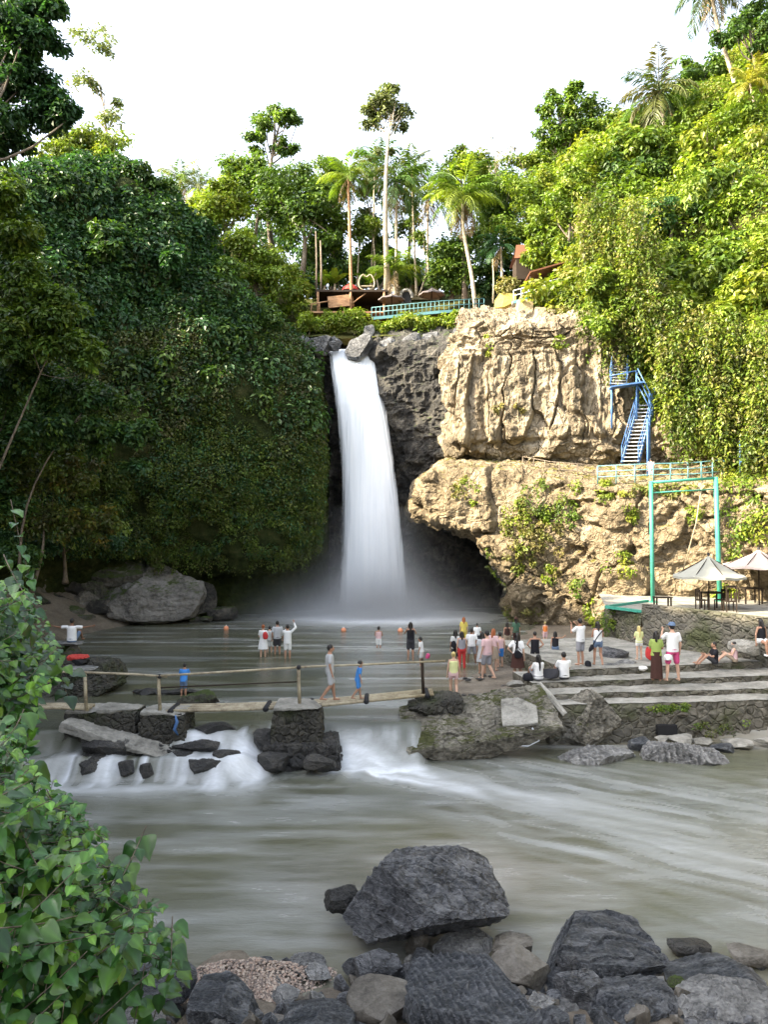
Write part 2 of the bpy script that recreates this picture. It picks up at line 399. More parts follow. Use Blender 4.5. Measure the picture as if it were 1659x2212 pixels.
# ------------------------------------------------------------------ the setting: ground, cliffs, water
def xs_beach(Y):                                   # shoreline of the beach on the right
    return np.interp(Y, [20, 23.5, 25, 28, 31, 36, 41, 44, 50], [3.5, 3.0, 2.0, 2.7, 3.9, 5.6, 7.5, 8.6, 9.5])
def xl_bank(Y):                                    # shoreline on the left
    return np.interp(Y, [0, 8, 12, 17, 20, 25, 30, 36, 42, 48], [-2.4, -3.6, -5.0, -8.5, -10.2, -12.6, -15.0, -16.5, -16.0, -14.0])
def ground_z(x, y):
    x = np.asarray(x, float); y = np.asarray(y, float)
    P = np.stack((x, y, np.zeros_like(x)), -1).reshape(-1, 3)
    n1 = fbm(P * 0.35, 4, 3).reshape(x.shape); n2 = fbm(P * 1.7, 4, 5).reshape(x.shape)
    pool = -0.75 + 0.1 * n1
    beach = np.clip(0.085 * (x - xs_beach(y)) - 0.02, -0.75, 0.42)
    z = np.maximum(pool, beach)
    river = np.full_like(x, -1.75)
    k = smooth(21.9, 23.0, y - 1.9 * smooth(2.6, 4.0, x))
    z = river * (1 - k) + z * k
    shore = np.interp(y, [-3, 0, 4, 9, 10.5, 11.8, 13.2], [4.0, 3.95, 1.6, -0.66, -0.84, -1.0, -1.9]) + 0.05 * n2
    shore = shore + np.where(y < 9, 0, 0.12 * n1)
    z = np.where(y < 13.2, np.maximum(np.minimum(z, -1.5), shore), z)
    lb = np.clip((xl_bank(y) - x) * 0.55 - 0.3, -2.0, 3.2) - np.where(y < 20.5, 0.75, 0)
    z = np.maximum(z, np.where(y < 3, np.maximum(lb, 0), lb) + 0.12 * n2)
    return z + 0.03 * n2
def gz(x, y): return float(ground_z(np.array([x]), np.array([y]))[0])
gx = np.concatenate(([-600, -200, -80, -50], np.arange(-32, 32.01, 0.16), [50, 80, 200, 600]))
gy = np.concatenate(([-600, -200, -60], np.arange(-16, 6, 0.5), np.arange(6, 60.01, 0.16), [75, 100, 200, 700]))
GX, GY = np.meshgrid(gx, gy, indexing='ij')
m_, nt_, b_ = nodes('riverbed', 0.75, 0.3)
v_ = coords(nt_)
n1_ = noise(nt_, v_, 0.7, 5, 0.6); n2_ = noise(nt_, v_, 9, 6, 0.75)
c_ = ramp(nt_, math_(nt_, 'ADD', math_(nt_, 'MULTIPLY', n1_, 0.55), math_(nt_, 'MULTIPLY', n2_, 0.45)), [(0.3, (0.05, 0.045, 0.035)), (0.5, (0.15, 0.125, 0.095)), (0.7, (0.27, 0.235, 0.185))])
nt_.links.new(c_, b_.inputs['Base Color']); bump(nt_, b_, n2_, 0.7, 0.05)
ground = grid_obj('ground', np.stack((GX, GY, ground_z(GX, GY)), -1), m_)
tag(ground, kind='structure')

def disp(G, fn, flip=None):
    N = grid_normals(G); sh = G.shape
    if (N[..., 1].mean() > 0) if flip is None else flip: N = -N
    d = fn(G.reshape(-1, 3), N.reshape(-1, 3)).reshape(sh[:2])
    return G + N * d[..., None]
def A(*rows): return [at(*r) for r in rows]
def W(*rows): return [np.array(r, float) for r in rows]

# --- the overhanging green cliff left of the fall, running back past the camera as a hill
left_net = [
    A((715,1325,57),(715,1215,56.7),(708,1150,56),(708,1000,55.5),(704,900,55.2),(692,800,54.8),(660,738,55),(620,705,64)),
    A((700,1325,54.8),(700,1215,54.3),(698,1185,51.8),(702,1000,51.2),(698,900,51.2),(682,800,51.5),(645,738,52.8),(590,705,64)),
    A((660,1325,53.5),(660,1230,52.5),(655,1195,48.9),(668,1020,48.2),(668,900,48.6),(650,800,49.6),(610,725,52.4),(560,720,66)),
    A((540,1330,51.5),(540,1240,51),(555,1205,47.6),(560,1060,46.2),(570,900,46.8),(548,765,48.6),(505,615,53),(500,700,68)),
    A((410,1330,50),(400,1245,49.5),(400,1200,46.2),(400,1060,44.8),(410,880,45.4),(405,690,47.6),(390,468,53),(380,640,70)),
    A((250,1330,47.8),(250,1270,47.2),(250,1195,45),(240,1060,43.6),(250,860,44),(260,620,46.5),(275,375,52),(270,600,70)),
    A((60,1340,44),(60,1290,43.6),(60,1200,42),(60,1050,41),(70,850,41.5),(80,600,44),(80,365,49),(80,600,70)),
    A((-150,1380,37),(-150,1320,36.7),(-150,1200,36),(-150,1050,35.6),(-150,850,36),(-160,640,39),(-170,430,44),(-220,560,66)),
    W((-18.5,24,-1.2),(-18.8,24,1.5),(-19,24,4),(-19.2,24,8),(-19.6,24,13),(-20.5,24,20),(-24,24,25),(-48,24,29)),  # unseen near hill from here on, raised to shade river and terrace
    W((-14.5,12,-1.2),(-15,12,1.5),(-15.6,12,4),(-16,12,8),(-17,12,15),(-18.5,12,22),(-23,12,27),(-48,12,28)),
    W((-11.5,0,0),(-12,0,3),(-13,0,7),(-14,0,11),(-15.5,0,16),(-18,0,21),(-23,0,25.5),(-48,0,29)),
    W((-11,-18,1),(-12,-18,4),(-13,-18,8),(-14,-18,12),(-16,-18,17),(-19,-18,22),(-24,-18,26),(-50,-18,29)),
    W((-12,-45,1),(-13,-45,4),(-14,-45,8),(-15,-45,12),(-17,-45,17),(-20,-45,22),(-25,-45,26),(-50,-45,29)),
]
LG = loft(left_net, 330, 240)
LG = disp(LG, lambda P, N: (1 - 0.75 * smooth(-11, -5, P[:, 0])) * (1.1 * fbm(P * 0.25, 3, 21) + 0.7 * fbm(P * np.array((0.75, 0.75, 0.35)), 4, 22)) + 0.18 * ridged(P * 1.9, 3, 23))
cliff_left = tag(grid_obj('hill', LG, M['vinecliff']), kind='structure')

# --- dark basalt behind and right of the fall, with the cave at its foot
fall_net = [
    A((600,1345,57),(600,1100,57),(610,900,56),(640,790,55),(655,750,55),(655,728,60)),
    A((690,1345,56),(690,1100,55.3),(690,900,54.6),(690,790,53.9),(692,742,53.9),(692,722,60)),
    A((735,1345,56),(735,1100,55.3),(735,900,54.6),(735,800,53.8),(738,771,53.6),(742,750,60)),
    A((790,1345,56),(795,1100,55.2),(795,900,54.3),(790,800,53.6),(788,771,53.5),(786,750,60)),
    A((825,1345,56),(842,1100,53.8),(834,900,52.3),(820,800,51.9),(815,745,52.3),(812,722,60)),
    A((905,1345,57),(885,1060,53.2),(872,900,51.6),(862,800,51.4),(862,738,51.8),(862,715,60)),
    A((1000,1345,57.5),(960,1030,51.4),(955,900,50.4),(955,800,50.4),(960,728,51.0),(960,705,60)),
    A((1100,1345,57),(1060,1010,52),(1060,900,50.5),(1060,800,50.5),(1060,715,50.5),(1060,690,60)),
]
def basalt(P, N):
    f1, f2, cid = worley(P * np.array((0.55, 0.55, 0.75)) + 0.25 * fbm(P * 1.1, 3, 4)[:, None], 9)
    return 0.5 * fbm(P * 0.4, 3, 30) + 0.55 * (cid - 0.5) * smooth(0.0, 0.16, f2 - f1) + 0.26 * ridged(P * 1.6, 4, 31)
FG = disp(loft(fall_net, 260, 300), basalt)
tag(grid_obj('cliff', FG, M['darkcliff'], False), kind='structure')

# --- pale cliff, right of the fall
tan_net = [
    A((990,990,54),(990,955,53),(985,860,52.5),(985,780,52.5),(990,735,52.8),(1000,700,53),(1000,680,58)),
    A((975,990,49.5),(978,955,47.5),(973,860,47.3),(973,780,47.6),(983,735,48),(1000,697,48.6),(1005,680,56)),
    A((1080,992,48),(1080,958,46),(1080,860,46),(1080,780,46.2),(1080,735,46.5),(1080,692,47.2),(1080,672,56)),
    A((1200,1020,46.9),(1200,968,44.8),(1200,860,44.8),(1200,780,45),(1200,735,45.3),(1200,690,46.2),(1200,665,56)),
    A((1320,1035,46.2),(1322,968,43.9),(1324,860,43.9),(1322,780,44.1),(1320,730,44.5),(1318,690,45.2),(1318,660,56)),
    A((1400,1040,46.5),(1400,965,45),(1400,860,45),(1400,780,45.1),(1400,730,45.3),(1400,690,45.6),(1400,640,56)),
    A((1560,1060,45),(1560,965,41.6),(1560,860,41.8),(1560,780,42),(1560,730,42.5),(1560,690,43),(1560,640,56)),
    A((1800,1060,41),(1800,965,36.6),(1800,860,37),(1800,780,37.5),(1800,730,38),(1800,690,39),(1800,640,56)),
]
def tufa(P, N):
    z = P[:, 2]
    band = smooth(10.6, 11.8, z) * (1 - smooth(16.2, 17.2, z))
    warp = fbm(P * 0.5, 3, 44)
    fl = ridged(np.stack((P[:, 0] * 0.75 + 0.9 * warp, P[:, 1] * 0.5, z * 0.10 + 0.3 * warp), 1), 3, 41)
    fl2 = ridged(np.stack((P[:, 0] * 1.9 + 0.5 * warp, P[:, 1], z * 0.22), 1), 3, 42)
    st = ridged(np.stack((P[:, 0] * 0.35, P[:, 1] * 0.35, z * 1.6 + 0.5 * warp), 1), 3, 43)
    f1, f2, cid = worley(P * np.array((0.8, 0.8, 1.2)) + 0.3 * warp[:, None], 12)
    blk = (cid - 0.5) * smooth(0.0, 0.1, f2 - f1) - 0.35 * (1 - smooth(0.0, 0.08, f2 - f1))
    c1, c2, ci = worley(np.stack((P[:, 0] * 0.85 + 0.5 * warp, P[:, 1] * 0.5, z * 0.16 + 0.25 * warp), 1), 19)
    col_ = 0.85 * (ci - 0.5) * smooth(0.0, 0.07, c2 - c1) - 0.3 * (1 - smooth(0.0, 0.07, c2 - c1))
    led = 0.3 * smooth(16.4, 16.7, z) * (1 - smooth(17.3, 17.5, z)) + 0.25 * smooth(11.2, 11.5, z) * (1 - smooth(12.0, 12.2, z))
    pits = smooth(0.35, 0.75, fbm(P * 0.9 + 9, 3, 47))
    return 0.45 * fbm(P * 0.3, 3, 40) + led + band * (0.36 * fl + 0.2 * fl2 + col_) + (1 - band) * (0.34 * st + 0.4 * blk) + 0.2 * fbm(P * 2.6, 4, 45) - 0.5 * pits * (1 - 0.5 * band)
TG = disp(loft(tan_net, 420, 330), tufa)
tag(grid_obj('cliff', TG, M['tancliff'], False), kind='structure')

# --- lower cliff with the rounded overhang, its ledge and the cave underneath
low_net = [
    A((930,1345,58),(908,1150,57.8),(900,1128,56),(893,1095,54),(905,1045,54),(950,1005,54),(985,985,54)),
    A((930,1345,57.5),(915,1148,56.6),(903,1128,49.2),(890,1092,48),(905,1045,47.2),(948,1005,47.2),(985,985,49.8)),
    A((1000,1345,57),(985,1152,56),(960,1136,47.4),(955,1095,45.6),(965,1032,45.4),(990,1000,46.2),(1010,984,49.5)),
    A((1062,1345,56),(1050,1195,54.5),(1038,1176,45.6),(1035,1115,44),(1040,1042,44.2),(1050,1002,45.3),(1070,985,49)),
    A((1088,1350,52.5),(1088,1262,50.5),(1090,1240,44.9),(1100,1120,43),(1110,1046,43.3),(1120,1005,44.5),(1130,986,48.2)),
    A((1112,1352,47.2),(1116,1290,45.0),(1118,1240,44.0),(1130,1120,42.7),(1135,1050,43.1),(1142,1008,44.2),(1150,987,47.8)),
    A((1200,1362,44.3),(1200,1290,43.3),(1200,1225,42.6),(1200,1120,41.9),(1200,1062,42),(1205,1025,42.6),(1210,988,47)),
    A((1330,1370,41.2),(1330,1280,40.4),(1330,1215,40),(1330,1120,39.6),(1330,1070,39.7),(1330,1046,40.2),(1335,992,45.6)),
    A((1480,1370,39.5),(1480,1280,39),(1480,1215,38.6),(1480,1120,38.2),(1480,1070,38.2),(1480,1048,38.6),(1480,1000,44.5)),
    A((1640,1370,37),(1640,1280,36.6),(1640,1215,36),(1640,1120,35.3),(1640,1070,35.4),(1640,1048,35.8),(1640,1000,43)),
    A((1900,1400,31),(1900,1280,31),(1900,1215,30.5),(1900,1120,30),(1900,1070,30),(1900,1048,30.5),(1900,1000,39)),
    W((24,12,-1.5),(24,12,1),(24.5,12,3),(25,12,5),(26,12,7),(27,12,8.5),(36,12,11)),
    W((24,-20,0),(24,-20,2),(24.5,-20,4),(25,-20,6),(26,-20,8),(27,-20,10),(36,-20,12)),
]
def lumpy(P, N):
    w = fbm(P * 0.6, 3, 52)
    f1, f2, cid = worley(P * 0.33 + 0.2 * w[:, None], 14)
    pits = smooth(0.32, 0.62, fbm(P * np.array((0.75, 0.75, 1.1)) + 3, 3, 57))
    up = smooth(0.55, 0.9, N[:, 2])
    return (0.7 * fbm(P * 0.28, 3, 50) + 0.6 * (cid - 0.5) * smooth(0.0, 0.08, f2 - f1) - 0.2 * (1 - smooth(0.0, 0.06, f2 - f1)) + 0.22 * ridged(P * 0.9 + 0.3 * w[:, None], 4, 51) - 0.45 * pits) * (1 - 0.75 * up) + 0.17 * fbm(P * 2.6, 4, 53)
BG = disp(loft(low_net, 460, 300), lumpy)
lo_ = grid_obj('cliff', BG, M['lowcliff'], False); lo_.data.materials.append(M['darkcliff'])        # cave faces take dark rock, putting the cave's shade into the colour
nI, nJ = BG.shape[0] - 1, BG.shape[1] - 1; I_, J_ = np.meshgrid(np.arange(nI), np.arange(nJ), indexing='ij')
cave_shade_ = (J_ < nJ * (1.95 / 6) + 10 * fbm(np.stack((I_.ravel() * .06, J_.ravel() * .02, 0 * I_.ravel()), 1), 3, 58).reshape(I_.shape)) & (I_ < nI * 4.3 / 12)
lo_.data.polygons.foreach_set('material_index', cave_shade_.ravel().astype(np.int32)); tag(lo_, kind='structure')

# --- the wooded slope on the right
hill_net = [
    A((1180,690,58),(1170,640,60),(1160,600,64),(1150,560,70),(1150,530,78),(1150,520,95)),
    A((1245,740,46.5),(1240,640,48.5),(1230,540,53),(1215,450,59),(1205,390,66),(1205,380,90)),
    A((1330,770,44.6),(1330,650,46.5),(1330,520,50),(1325,410,55),(1320,330,63),(1320,320,88)),
    A((1450,930,42.4),(1440,770,43.6),(1425,570,47),(1420,420,52),(1415,310,60),(1415,300,86)),
    A((1560,1000,40.4),(1550,790,41.6),(1545,580,45),(1540,390,50),(1540,240,58),(1540,225,84)),
    A((1660,1010,38.2),(1660,790,39.6),(1660,540,43),(1660,310,48),(1660,120,56),(1660,100,82)),
    A((1850,1010,35.5),(1850,720,37.6),(1850,430,41),(1850,190,46),(1850,-40,54),(1850,-70,80)),
    A((2300,1010,30),(2300,700,32),(2300,330,36),(2300,60,42),(2300,-260,50),(2300,-300,76)),
    W((27,10,8),(28,10,12),(30,10,16),(33,10,20),(38,10,25),(60,10,30)),
    W((27,-20,8),(28,-20,12),(30,-20,16),(33,-20,20),(38,-20,25),(60,-20,30)),
]
HG = disp(loft(hill_net, 220, 180), lambda P, N: 1.3 * fbm(P * np.array((0.4, 0.4, 0.2)), 3, 61) + 0.6 * fbm(P * np.array((1.0, 1.0, 0.6)), 3, 62))
tag(grid_obj('hill', HG, M['hillearth']), kind='structure')

# --- plateau above the fall
plat_net = []
for px in (380, 480, 560, 640, 720, 800, 880, 960, 1060, 1160, 1260, 1400):
    up = np.interp(px, [380, 560, 640, 880, 1000, 1160, 1400], [150, 60, 0, 0, 10, 40, 110])
    plat_net.append(A((px, 728, 53.6), (px, 712 - up * .3, 57), (px, 688 - up * .6, 60), (px, 655 - up, 66), (px, 690 - up, 80)) + W((at(px, 700, 140)[0], 140, 24)))
PG = loft(plat_net, 160, 120)
PG[..., 2] += 0.25 * fbm(PG.reshape(-1, 3) * 0.4, 3, 70).reshape(PG.shape[:2])
tag(grid_obj('plateau', PG, M['hillearth']), kind='structure')
def plateau_z(x, y):
    i = np.argmin((PG[..., 0] - x) ** 2 + (PG[..., 1] - y) ** 2); return float(PG.reshape(-1, 3)[i, 2])

# --- water: plunge pool, weir and lower river are one moving sheet
wx = np.arange(-21, 26.01, 0.105); wy = np.concatenate((np.arange(5, 24, 0.065), np.arange(24, 57, 0.16)))
WX, WY = np.meshgrid(wx, wy, indexing='ij')
PW = np.stack((WX, WY, np.zeros_like(WX)), -1).reshape(-1, 3)
def nz(scale, o, seed): return fbm(PW * np.array(scale), o, seed).reshape(WX.shape)
warp = nz((0.5, 0.5, 1), 3, 80)
leftk = 1 - smooth(-3.9, -2.9, WX)
e1 = 21.55 + 0.25 * warp + leftk * (-0.45)
e2 = 20.05 + 0.35 * nz((0.9, 0.3, 1), 3, 81)
Sl = 0.42 * (1 - smooth(e1 - 0.55, e1 + 0.1, WY)) + 0.48 * (1 - smooth(e2 - 0.5, e2 + 0.05, WY))
ec = 22.05 - 0.06 * (WX + 1.7) + 3.2 * smooth(0.9, 2.0, WX)
Sc = 0.9 * (1 - smooth(ec - 1.35, ec + 0.25, WY)) ** 0.9
fall = leftk * Sl + (1 - leftk) * Sc
casc = np.clip(np.exp(-((WY - 20.5) / 1.1) ** 2) * (smooth(-10.2, -9.2, WX) * (1 - smooth(0.6, 1.6, WX))), 0, 1)
WZ = -fall + casc * (0.14 * nz((1.6, 1.0, 1), 3, 82) + 0.05 * nz((6, 1.6, 1), 3, 83)) + 0.012 * nz((0.7, 1.6, 1), 3, 84) + 0.006 * nz((2.0, 5.0, 1), 2, 85)
# white water, plus pale streaks painted like sky reflections
F = np.zeros_like(WX)
lb_ = smooth(-9.8, -9.0, WX) * (1 - smooth(-3.4, -2.6, WX))
stepL = np.exp(-np.clip(np.abs(WY - (e1 - 0.35)) - 0.25, 0, 9) ** 2 / 0.25) * smooth(-7.6, -6.2, WX) + np.exp(-np.clip(np.abs(WY - (e2 - 0.4)) - 0.35, 0, 9) ** 2 / 0.3)
F = np.maximum(F, lb_ * np.clip(stepL, 0, 1.1) * (0.28 + 0.85 * nz((4.5, 0.6, 1), 4, 86)))
F = np.maximum(F, smooth(-6.6, -5.2, WX) * (1 - smooth(-3.2, -2.6, WX)) * smooth(19.2, 19.9, WY) * (1 - smooth(20.9, 21.3, WY)) * (0.5 + 0.6 * nz((2, 1.3, 1), 4, 87)))
tail = lb_ * (1 - smooth(18.9, 19.6, WY)) * np.exp(-np.clip(19.3 - WY, 0, 99) / 0.6) * (0.62 + 0.6 * nz((1.0, 1.6, 1), 4, 88))
F = np.maximum(F, tail)
cb = smooth(-2.2, -1.6, WX) * (1 - smooth(0.9, 1.5, WX))
F = np.maximum(F, cb * smooth(20.3, 20.8, WY) * (1 - smooth(ec - 0.4, ec + 0.2, WY)) * (0.16 + 0.6 * nz((3.2, 0.5, 1), 4, 89)))
F = np.maximum(F, cb * np.exp(-((WY - 20.5) / 0.42) ** 2) * (0.85 + 0.3 * nz((2, 2, 1), 3, 90)))
path = np.array([(-1.0, 20.9), (0.4, 20.2), (1.5, 19.6), (2.7, 18.9), (3.9, 18.1), (5.4, 17.1), (7.2, 16.0), (9.5, 14.6), (12, 13.2)])
best = np.full(WX.shape, 1e9); bt = np.zeros_like(WX)
for k in range(len(path) - 1):
    a, b2 = path[k], path[k + 1]; d = b2 - a; L2 = d @ d
    t = np.clip(((WX - a[0]) * d[0] + (WY - a[1]) * d[1]) / L2, 0, 1)
    q = np.hypot(WX - a[0] - t * d[0], WY - a[1] - t * d[1])
    m = q < best; best = np.where(m, q, best); bt = np.where(m, k + t, bt)
wid = np.interp(bt, [0, 2, 4, 8], [0.75, 0.8, 1.0, 1.8]); amp = np.interp(bt, [0, 1.5, 3, 5, 8], [0.95, 0.8, 0.5, 0.3, 0.2])
ca, sa = math.cos(R(-33)), math.sin(R(-33))
fl_ = fbm(np.stack(((PW[:, 0] * ca + PW[:, 1] * sa) * 0.55, (-PW[:, 0] * sa + PW[:, 1] * ca) * 3.2, PW[:, 2]), 1) + 0.5 * fbm(PW * 0.6, 2, 91)[:, None], 4, 92).reshape(WX.shape)
F = np.maximum(F, amp * np.exp(-(best / wid) ** 2) * (0.8 + 0.8 * fl_))
F = np.maximum(F, (0.18 + 0.3 * fl_) * smooth(-1.0, 4, WX) * np.exp(-((best - 1.2) / 3.0) ** 2) * (1 - smooth(20.4, 23, WY)))
hz_ = nz((0.55, 2.6, 1), 4, 93)
F = np.maximum(F, np.clip(0.08 + 0.22 * hz_, 0, 0.24) * (1 - smooth(20.2, 21, WY)) * smooth(9, 12.5, WY))  # faint pale streaks painted in like reflected sky on the river
dF = np.hypot((WX + 0.4) / 1.55, (WY - 49.2))
F = np.maximum(F, np.exp(-(dF / 3.9) ** 2) * 1.3 * (0.9 + 0.3 * nz((1, 1, 1), 3, 94)))
F = np.maximum(F, np.clip(0.02 + 0.35 * nz((0.22, 1.5, 1), 4, 95), 0, 0.22) * smooth(21.5, 23, WY))  # similar streaks of painted sky reflection on the pool
shal = np.clip(smooth(0.5, 2.6, WX) * (1 - smooth(26, 38, WY)) * smooth(21.5, 23, WY) * (0.7 + 0.6 * warp) + np.exp(-((WX - 1.2) / 3.0) ** 2 - ((WY - 14.3) / 1.5) ** 2) * (0.9 + 1.2 * hz_) * 0.8 + smooth(4.5, 9, WX) * (1 - smooth(15, 17.5, WY)) * 0.55 + (1 - smooth(11.2, 12.6, WY)) * 0.35, 0, 1)
olive = np.clip(0.5 + 0.9 * nz((0.22, 0.5, 1), 3, 96), 0, 1)
m_, nt_, b_ = nodes('water', 0.2, 0.5)
at_ = nn(nt_, 'ShaderNodeAttribute', attribute_name='tint'); sp_ = nn(nt_, 'ShaderNodeSeparateColor'); nt_.links.new(at_.outputs['Color'], sp_.inputs[0])
v1_ = coords(nt_, (0.55, 2.6, 1)); v2_ = coords(nt_, (0.9, 3.6, 1), (0, 0, R(-24)))
s1_ = noise(nt_, v1_, 1.6, 5, 0.65, 0.6); s2_ = noise(nt_, v2_, 2.2, 5, 0.65, 0.5); s3_ = noise(nt_, coords(nt_, (1.3, 5.5, 1)), 3.5, 5, 0.7, 0.4)
c_ = mixc(nt_, sp_.outputs[2], (0.09, 0.096, 0.076), (0.1, 0.1, 0.06))
c_ = mixc(nt_, sp_.outputs[1], c_, (0.165, 0.145, 0.1))
ff_ = math_(nt_, 'MULTIPLY', sp_.outputs[0], math_(nt_, 'ADD', 0.3, math_(nt_, 'MULTIPLY', math_(nt_, 'ADD', math_(nt_, 'ADD', s1_, s2_), s3_), 0.5)))
ff_ = nn(nt_, 'ShaderNodeClamp').outputs[0] if False else math_(nt_, 'MINIMUM', ff_, 1.0)
c_ = mixc(nt_, ff_, c_, (0.74, 0.77, 0.8))
nt_.links.new(c_, b_.inputs['Base Color'])
nt_.links.new(math_(nt_, 'ADD', 0.16, math_(nt_, 'MULTIPLY', ff_, 0.6)), b_.inputs['Roughness'])
bump(nt_, b_, math_(nt_, 'ADD', math_(nt_, 'ADD', s1_, s2_), math_(nt_, 'MULTIPLY', s3_, 1.1)), 0.24, 0.06)
M['water'] = m_
water = grid_obj('water', np.stack((WX, WY, WZ), -1), m_, True, np.stack((np.clip(F, 0, 1), shal, olive), -1))
tag(water, kind='structure')

# --- the fall: two streams that merge, each a closed curved body of water
m_, nt_, b_ = nodes('whitewater', 0.7, 0.2)
at_ = nn(nt_, 'ShaderNodeAttribute', attribute_name='tint'); sp_ = nn(nt_, 'ShaderNodeSeparateColor'); nt_.links.new(at_.outputs['Color'], sp_.inputs[0])
vs_ = coords(nt_, (2.2, 0.8, 0.06)); vf_ = coords(nt_, (8, 2, 0.12))
q1_ = noise(nt_, vs_, 1.0, 5, 0.6, 0.3); q2_ = noise(nt_, vf_, 1.0, 4, 0.6)
nt_.links.new(ramp(nt_, math_(nt_, 'ADD', math_(nt_, 'MULTIPLY', q1_, 0.6), math_(nt_, 'MULTIPLY', q2_, 0.4)), [(0.3, (0.66, 0.71, 0.76)), (0.52, (0.8, 0.83, 0.86)), (0.7, (0.88, 0.9, 0.91))]), b_.inputs['Base Color'])
al_ = math_(nt_, 'ADD', math_(nt_, 'MULTIPLY', sp_.outputs[0], 2.2), math_(nt_, 'SUBTRACT', math_(nt_, 'ADD', math_(nt_, 'MULTIPLY', q1_, 1.5), q2_), 1.75))
cl_ = nn(nt_, 'ShaderNodeClamp'); nt_.links.new(al_, cl_.inputs[0]); nt_.links.new(cl_.outputs[0], b_.inputs['Alpha'])
bump(nt_, b_, math_(nt_, 'ADD', q1_, q2_), 0.15, 0.1)
M['whitewater'] = m_
PYS = [757, 765, 800, 850, 900, 950, 1000, 1050, 1100, 1150, 1200, 1260, 1345]
LE = [713, 714, 719, 726, 732, 737, 740, 742, 743, 743, 742, 739, 733]
RE = [806, 808, 812, 820, 832, 841, 850, 856, 862, 867, 872, 878, 886]
def stream(le, re, y0, y1, bulge, seed, edge):
    py = np.linspace(757, 1340, 150)
    l = np.interp(py, PYS, le); r = np.interp(py, PYS, re)
    t = (py - 757) / (1340 - 757); Yc = y0 + (y1 - y0) * np.minimum(t * 5, 1) ** 0.5 * 0.55 + (y1 - y0) * t * 0.45
    seg = 72; a = np.arange(seg) * 2 * math.pi / seg; V = []; C = []
    for k in range(len(py)):
        p, q = at(l[k], py[k], Yc[k]), at(r[k], py[k], Yc[k]); c = (p + q) / 2; w = (q[0] - p[0]) / 2
        x = np.cos(a); y = -np.sin(a)
        rip = 1 + 0.05 * vnoise(np.stack((x * 7 + seed, y * 7, np.full(seg, t[k] * 1.2)), 1), seed)
        V.append(np.stack((c[0] + x * w * rip, c[1] + y * bulge * (0.5 + t[k]) * rip, np.full(seg, c[2])), 1))
        e = 1 - np.abs(x) ** 6.0
        C.append(np.stack((np.clip(e * edge, 0, 1) ** 0.8,) * 3, 1))
    n = len(py); i = np.arange(n - 1)[:, None] * seg; j = np.arange(seg)[None, :]; k = (j + 1) % seg
    return np.concatenate(V), np.stack((i + j, i + k, i + seg + k, i + seg + j), -1).reshape(-1, 4), np.concatenate(C)
wf = MB()
ra = [758, 758, 772, 788, 802, 815, 826, 836, 845, 852, 858, 864, 872]
lb2 = [768, 768, 764, 764, 766, 766, 766, 765, 764, 763, 760, 756, 750]
for args in ((LE, ra, 53.3, 50.6, 0.55, 3, 1.7), (lb2, RE, 53.2, 50.5, 0.5, 5, 1.7), ([x - 5 for x in LE], [x + 5 for x in RE], 53.6, 50.7, 0.85, 8, 0.75)):
    V, Fc, C = stream(*args)
    wf.add(V, Fc, 0, C)
wfo = wf.build('waterfall', M['whitewater'], smooth_=True, colors=True)
tag(wfo, kind='structure')

# --- spray drifting off the foot of the fall
m_ = bpy.data.materials.new('spray'); m_.use_nodes = True; nt_ = m_.node_tree
nt_.nodes.remove(nt_.nodes['Principled BSDF'])
pv = nn(nt_, 'ShaderNodeVolumePrincipled'); pv.inputs['Color'].default_value = (0.93, 0.95, 0.97, 1); pv.inputs['Anisotropy'].default_value = 0.2
g_ = nn(nt_, 'ShaderNodeNewGeometry'); s_ = nn(nt_, 'ShaderNodeSeparateXYZ'); nt_.links.new(g_.outputs['Position'], s_.inputs[0])
def gauss(o, c, w):
    d = math_(nt_, 'DIVIDE', math_(nt_, 'SUBTRACT', o, c), w); return math_(nt_, 'MULTIPLY', d, d)
def expn(x): return math_(nt_, 'EXPONENT', math_(nt_, 'MULTIPLY', x, -1.0))
X_, Y_, Z_ = s_.outputs
core = expn(math_(nt_, 'ADD', math_(nt_, 'ADD', gauss(X_, -0.3, 2.3), gauss(Y_, 49.6, 1.8)), math_(nt_, 'MULTIPLY', Z_, 0.55)))
wide = expn(math_(nt_, 'ADD', math_(nt_, 'ADD', gauss(X_, -1.2, 4.9), gauss(Y_, 49.4, 2.6)), math_(nt_, 'MULTIPLY', Z_, 1.1)))
nm_ = noise(nt_, coords(nt_), 0.55, 3, 0.6, 0.6)
dens = math_(nt_, 'MULTIPLY', math_(nt_, 'ADD', math_(nt_, 'MULTIPLY', core, 2.2), math_(nt_, 'MULTIPLY', wide, 1.15)), math_(nt_, 'ADD', 0.35, math_(nt_, 'MULTIPLY', nm_, 1.3)))
nt_.links.new(dens, pv.inputs['Density'])
nt_.links.new(pv.outputs[0], nt_.nodes['Material Output'].inputs['Volume'])
mist = MB().box((-0.6, 49.6, 3.6), (19, 10.5, 7.4)).build('mist', m_)
tag(mist, kind='stuff')
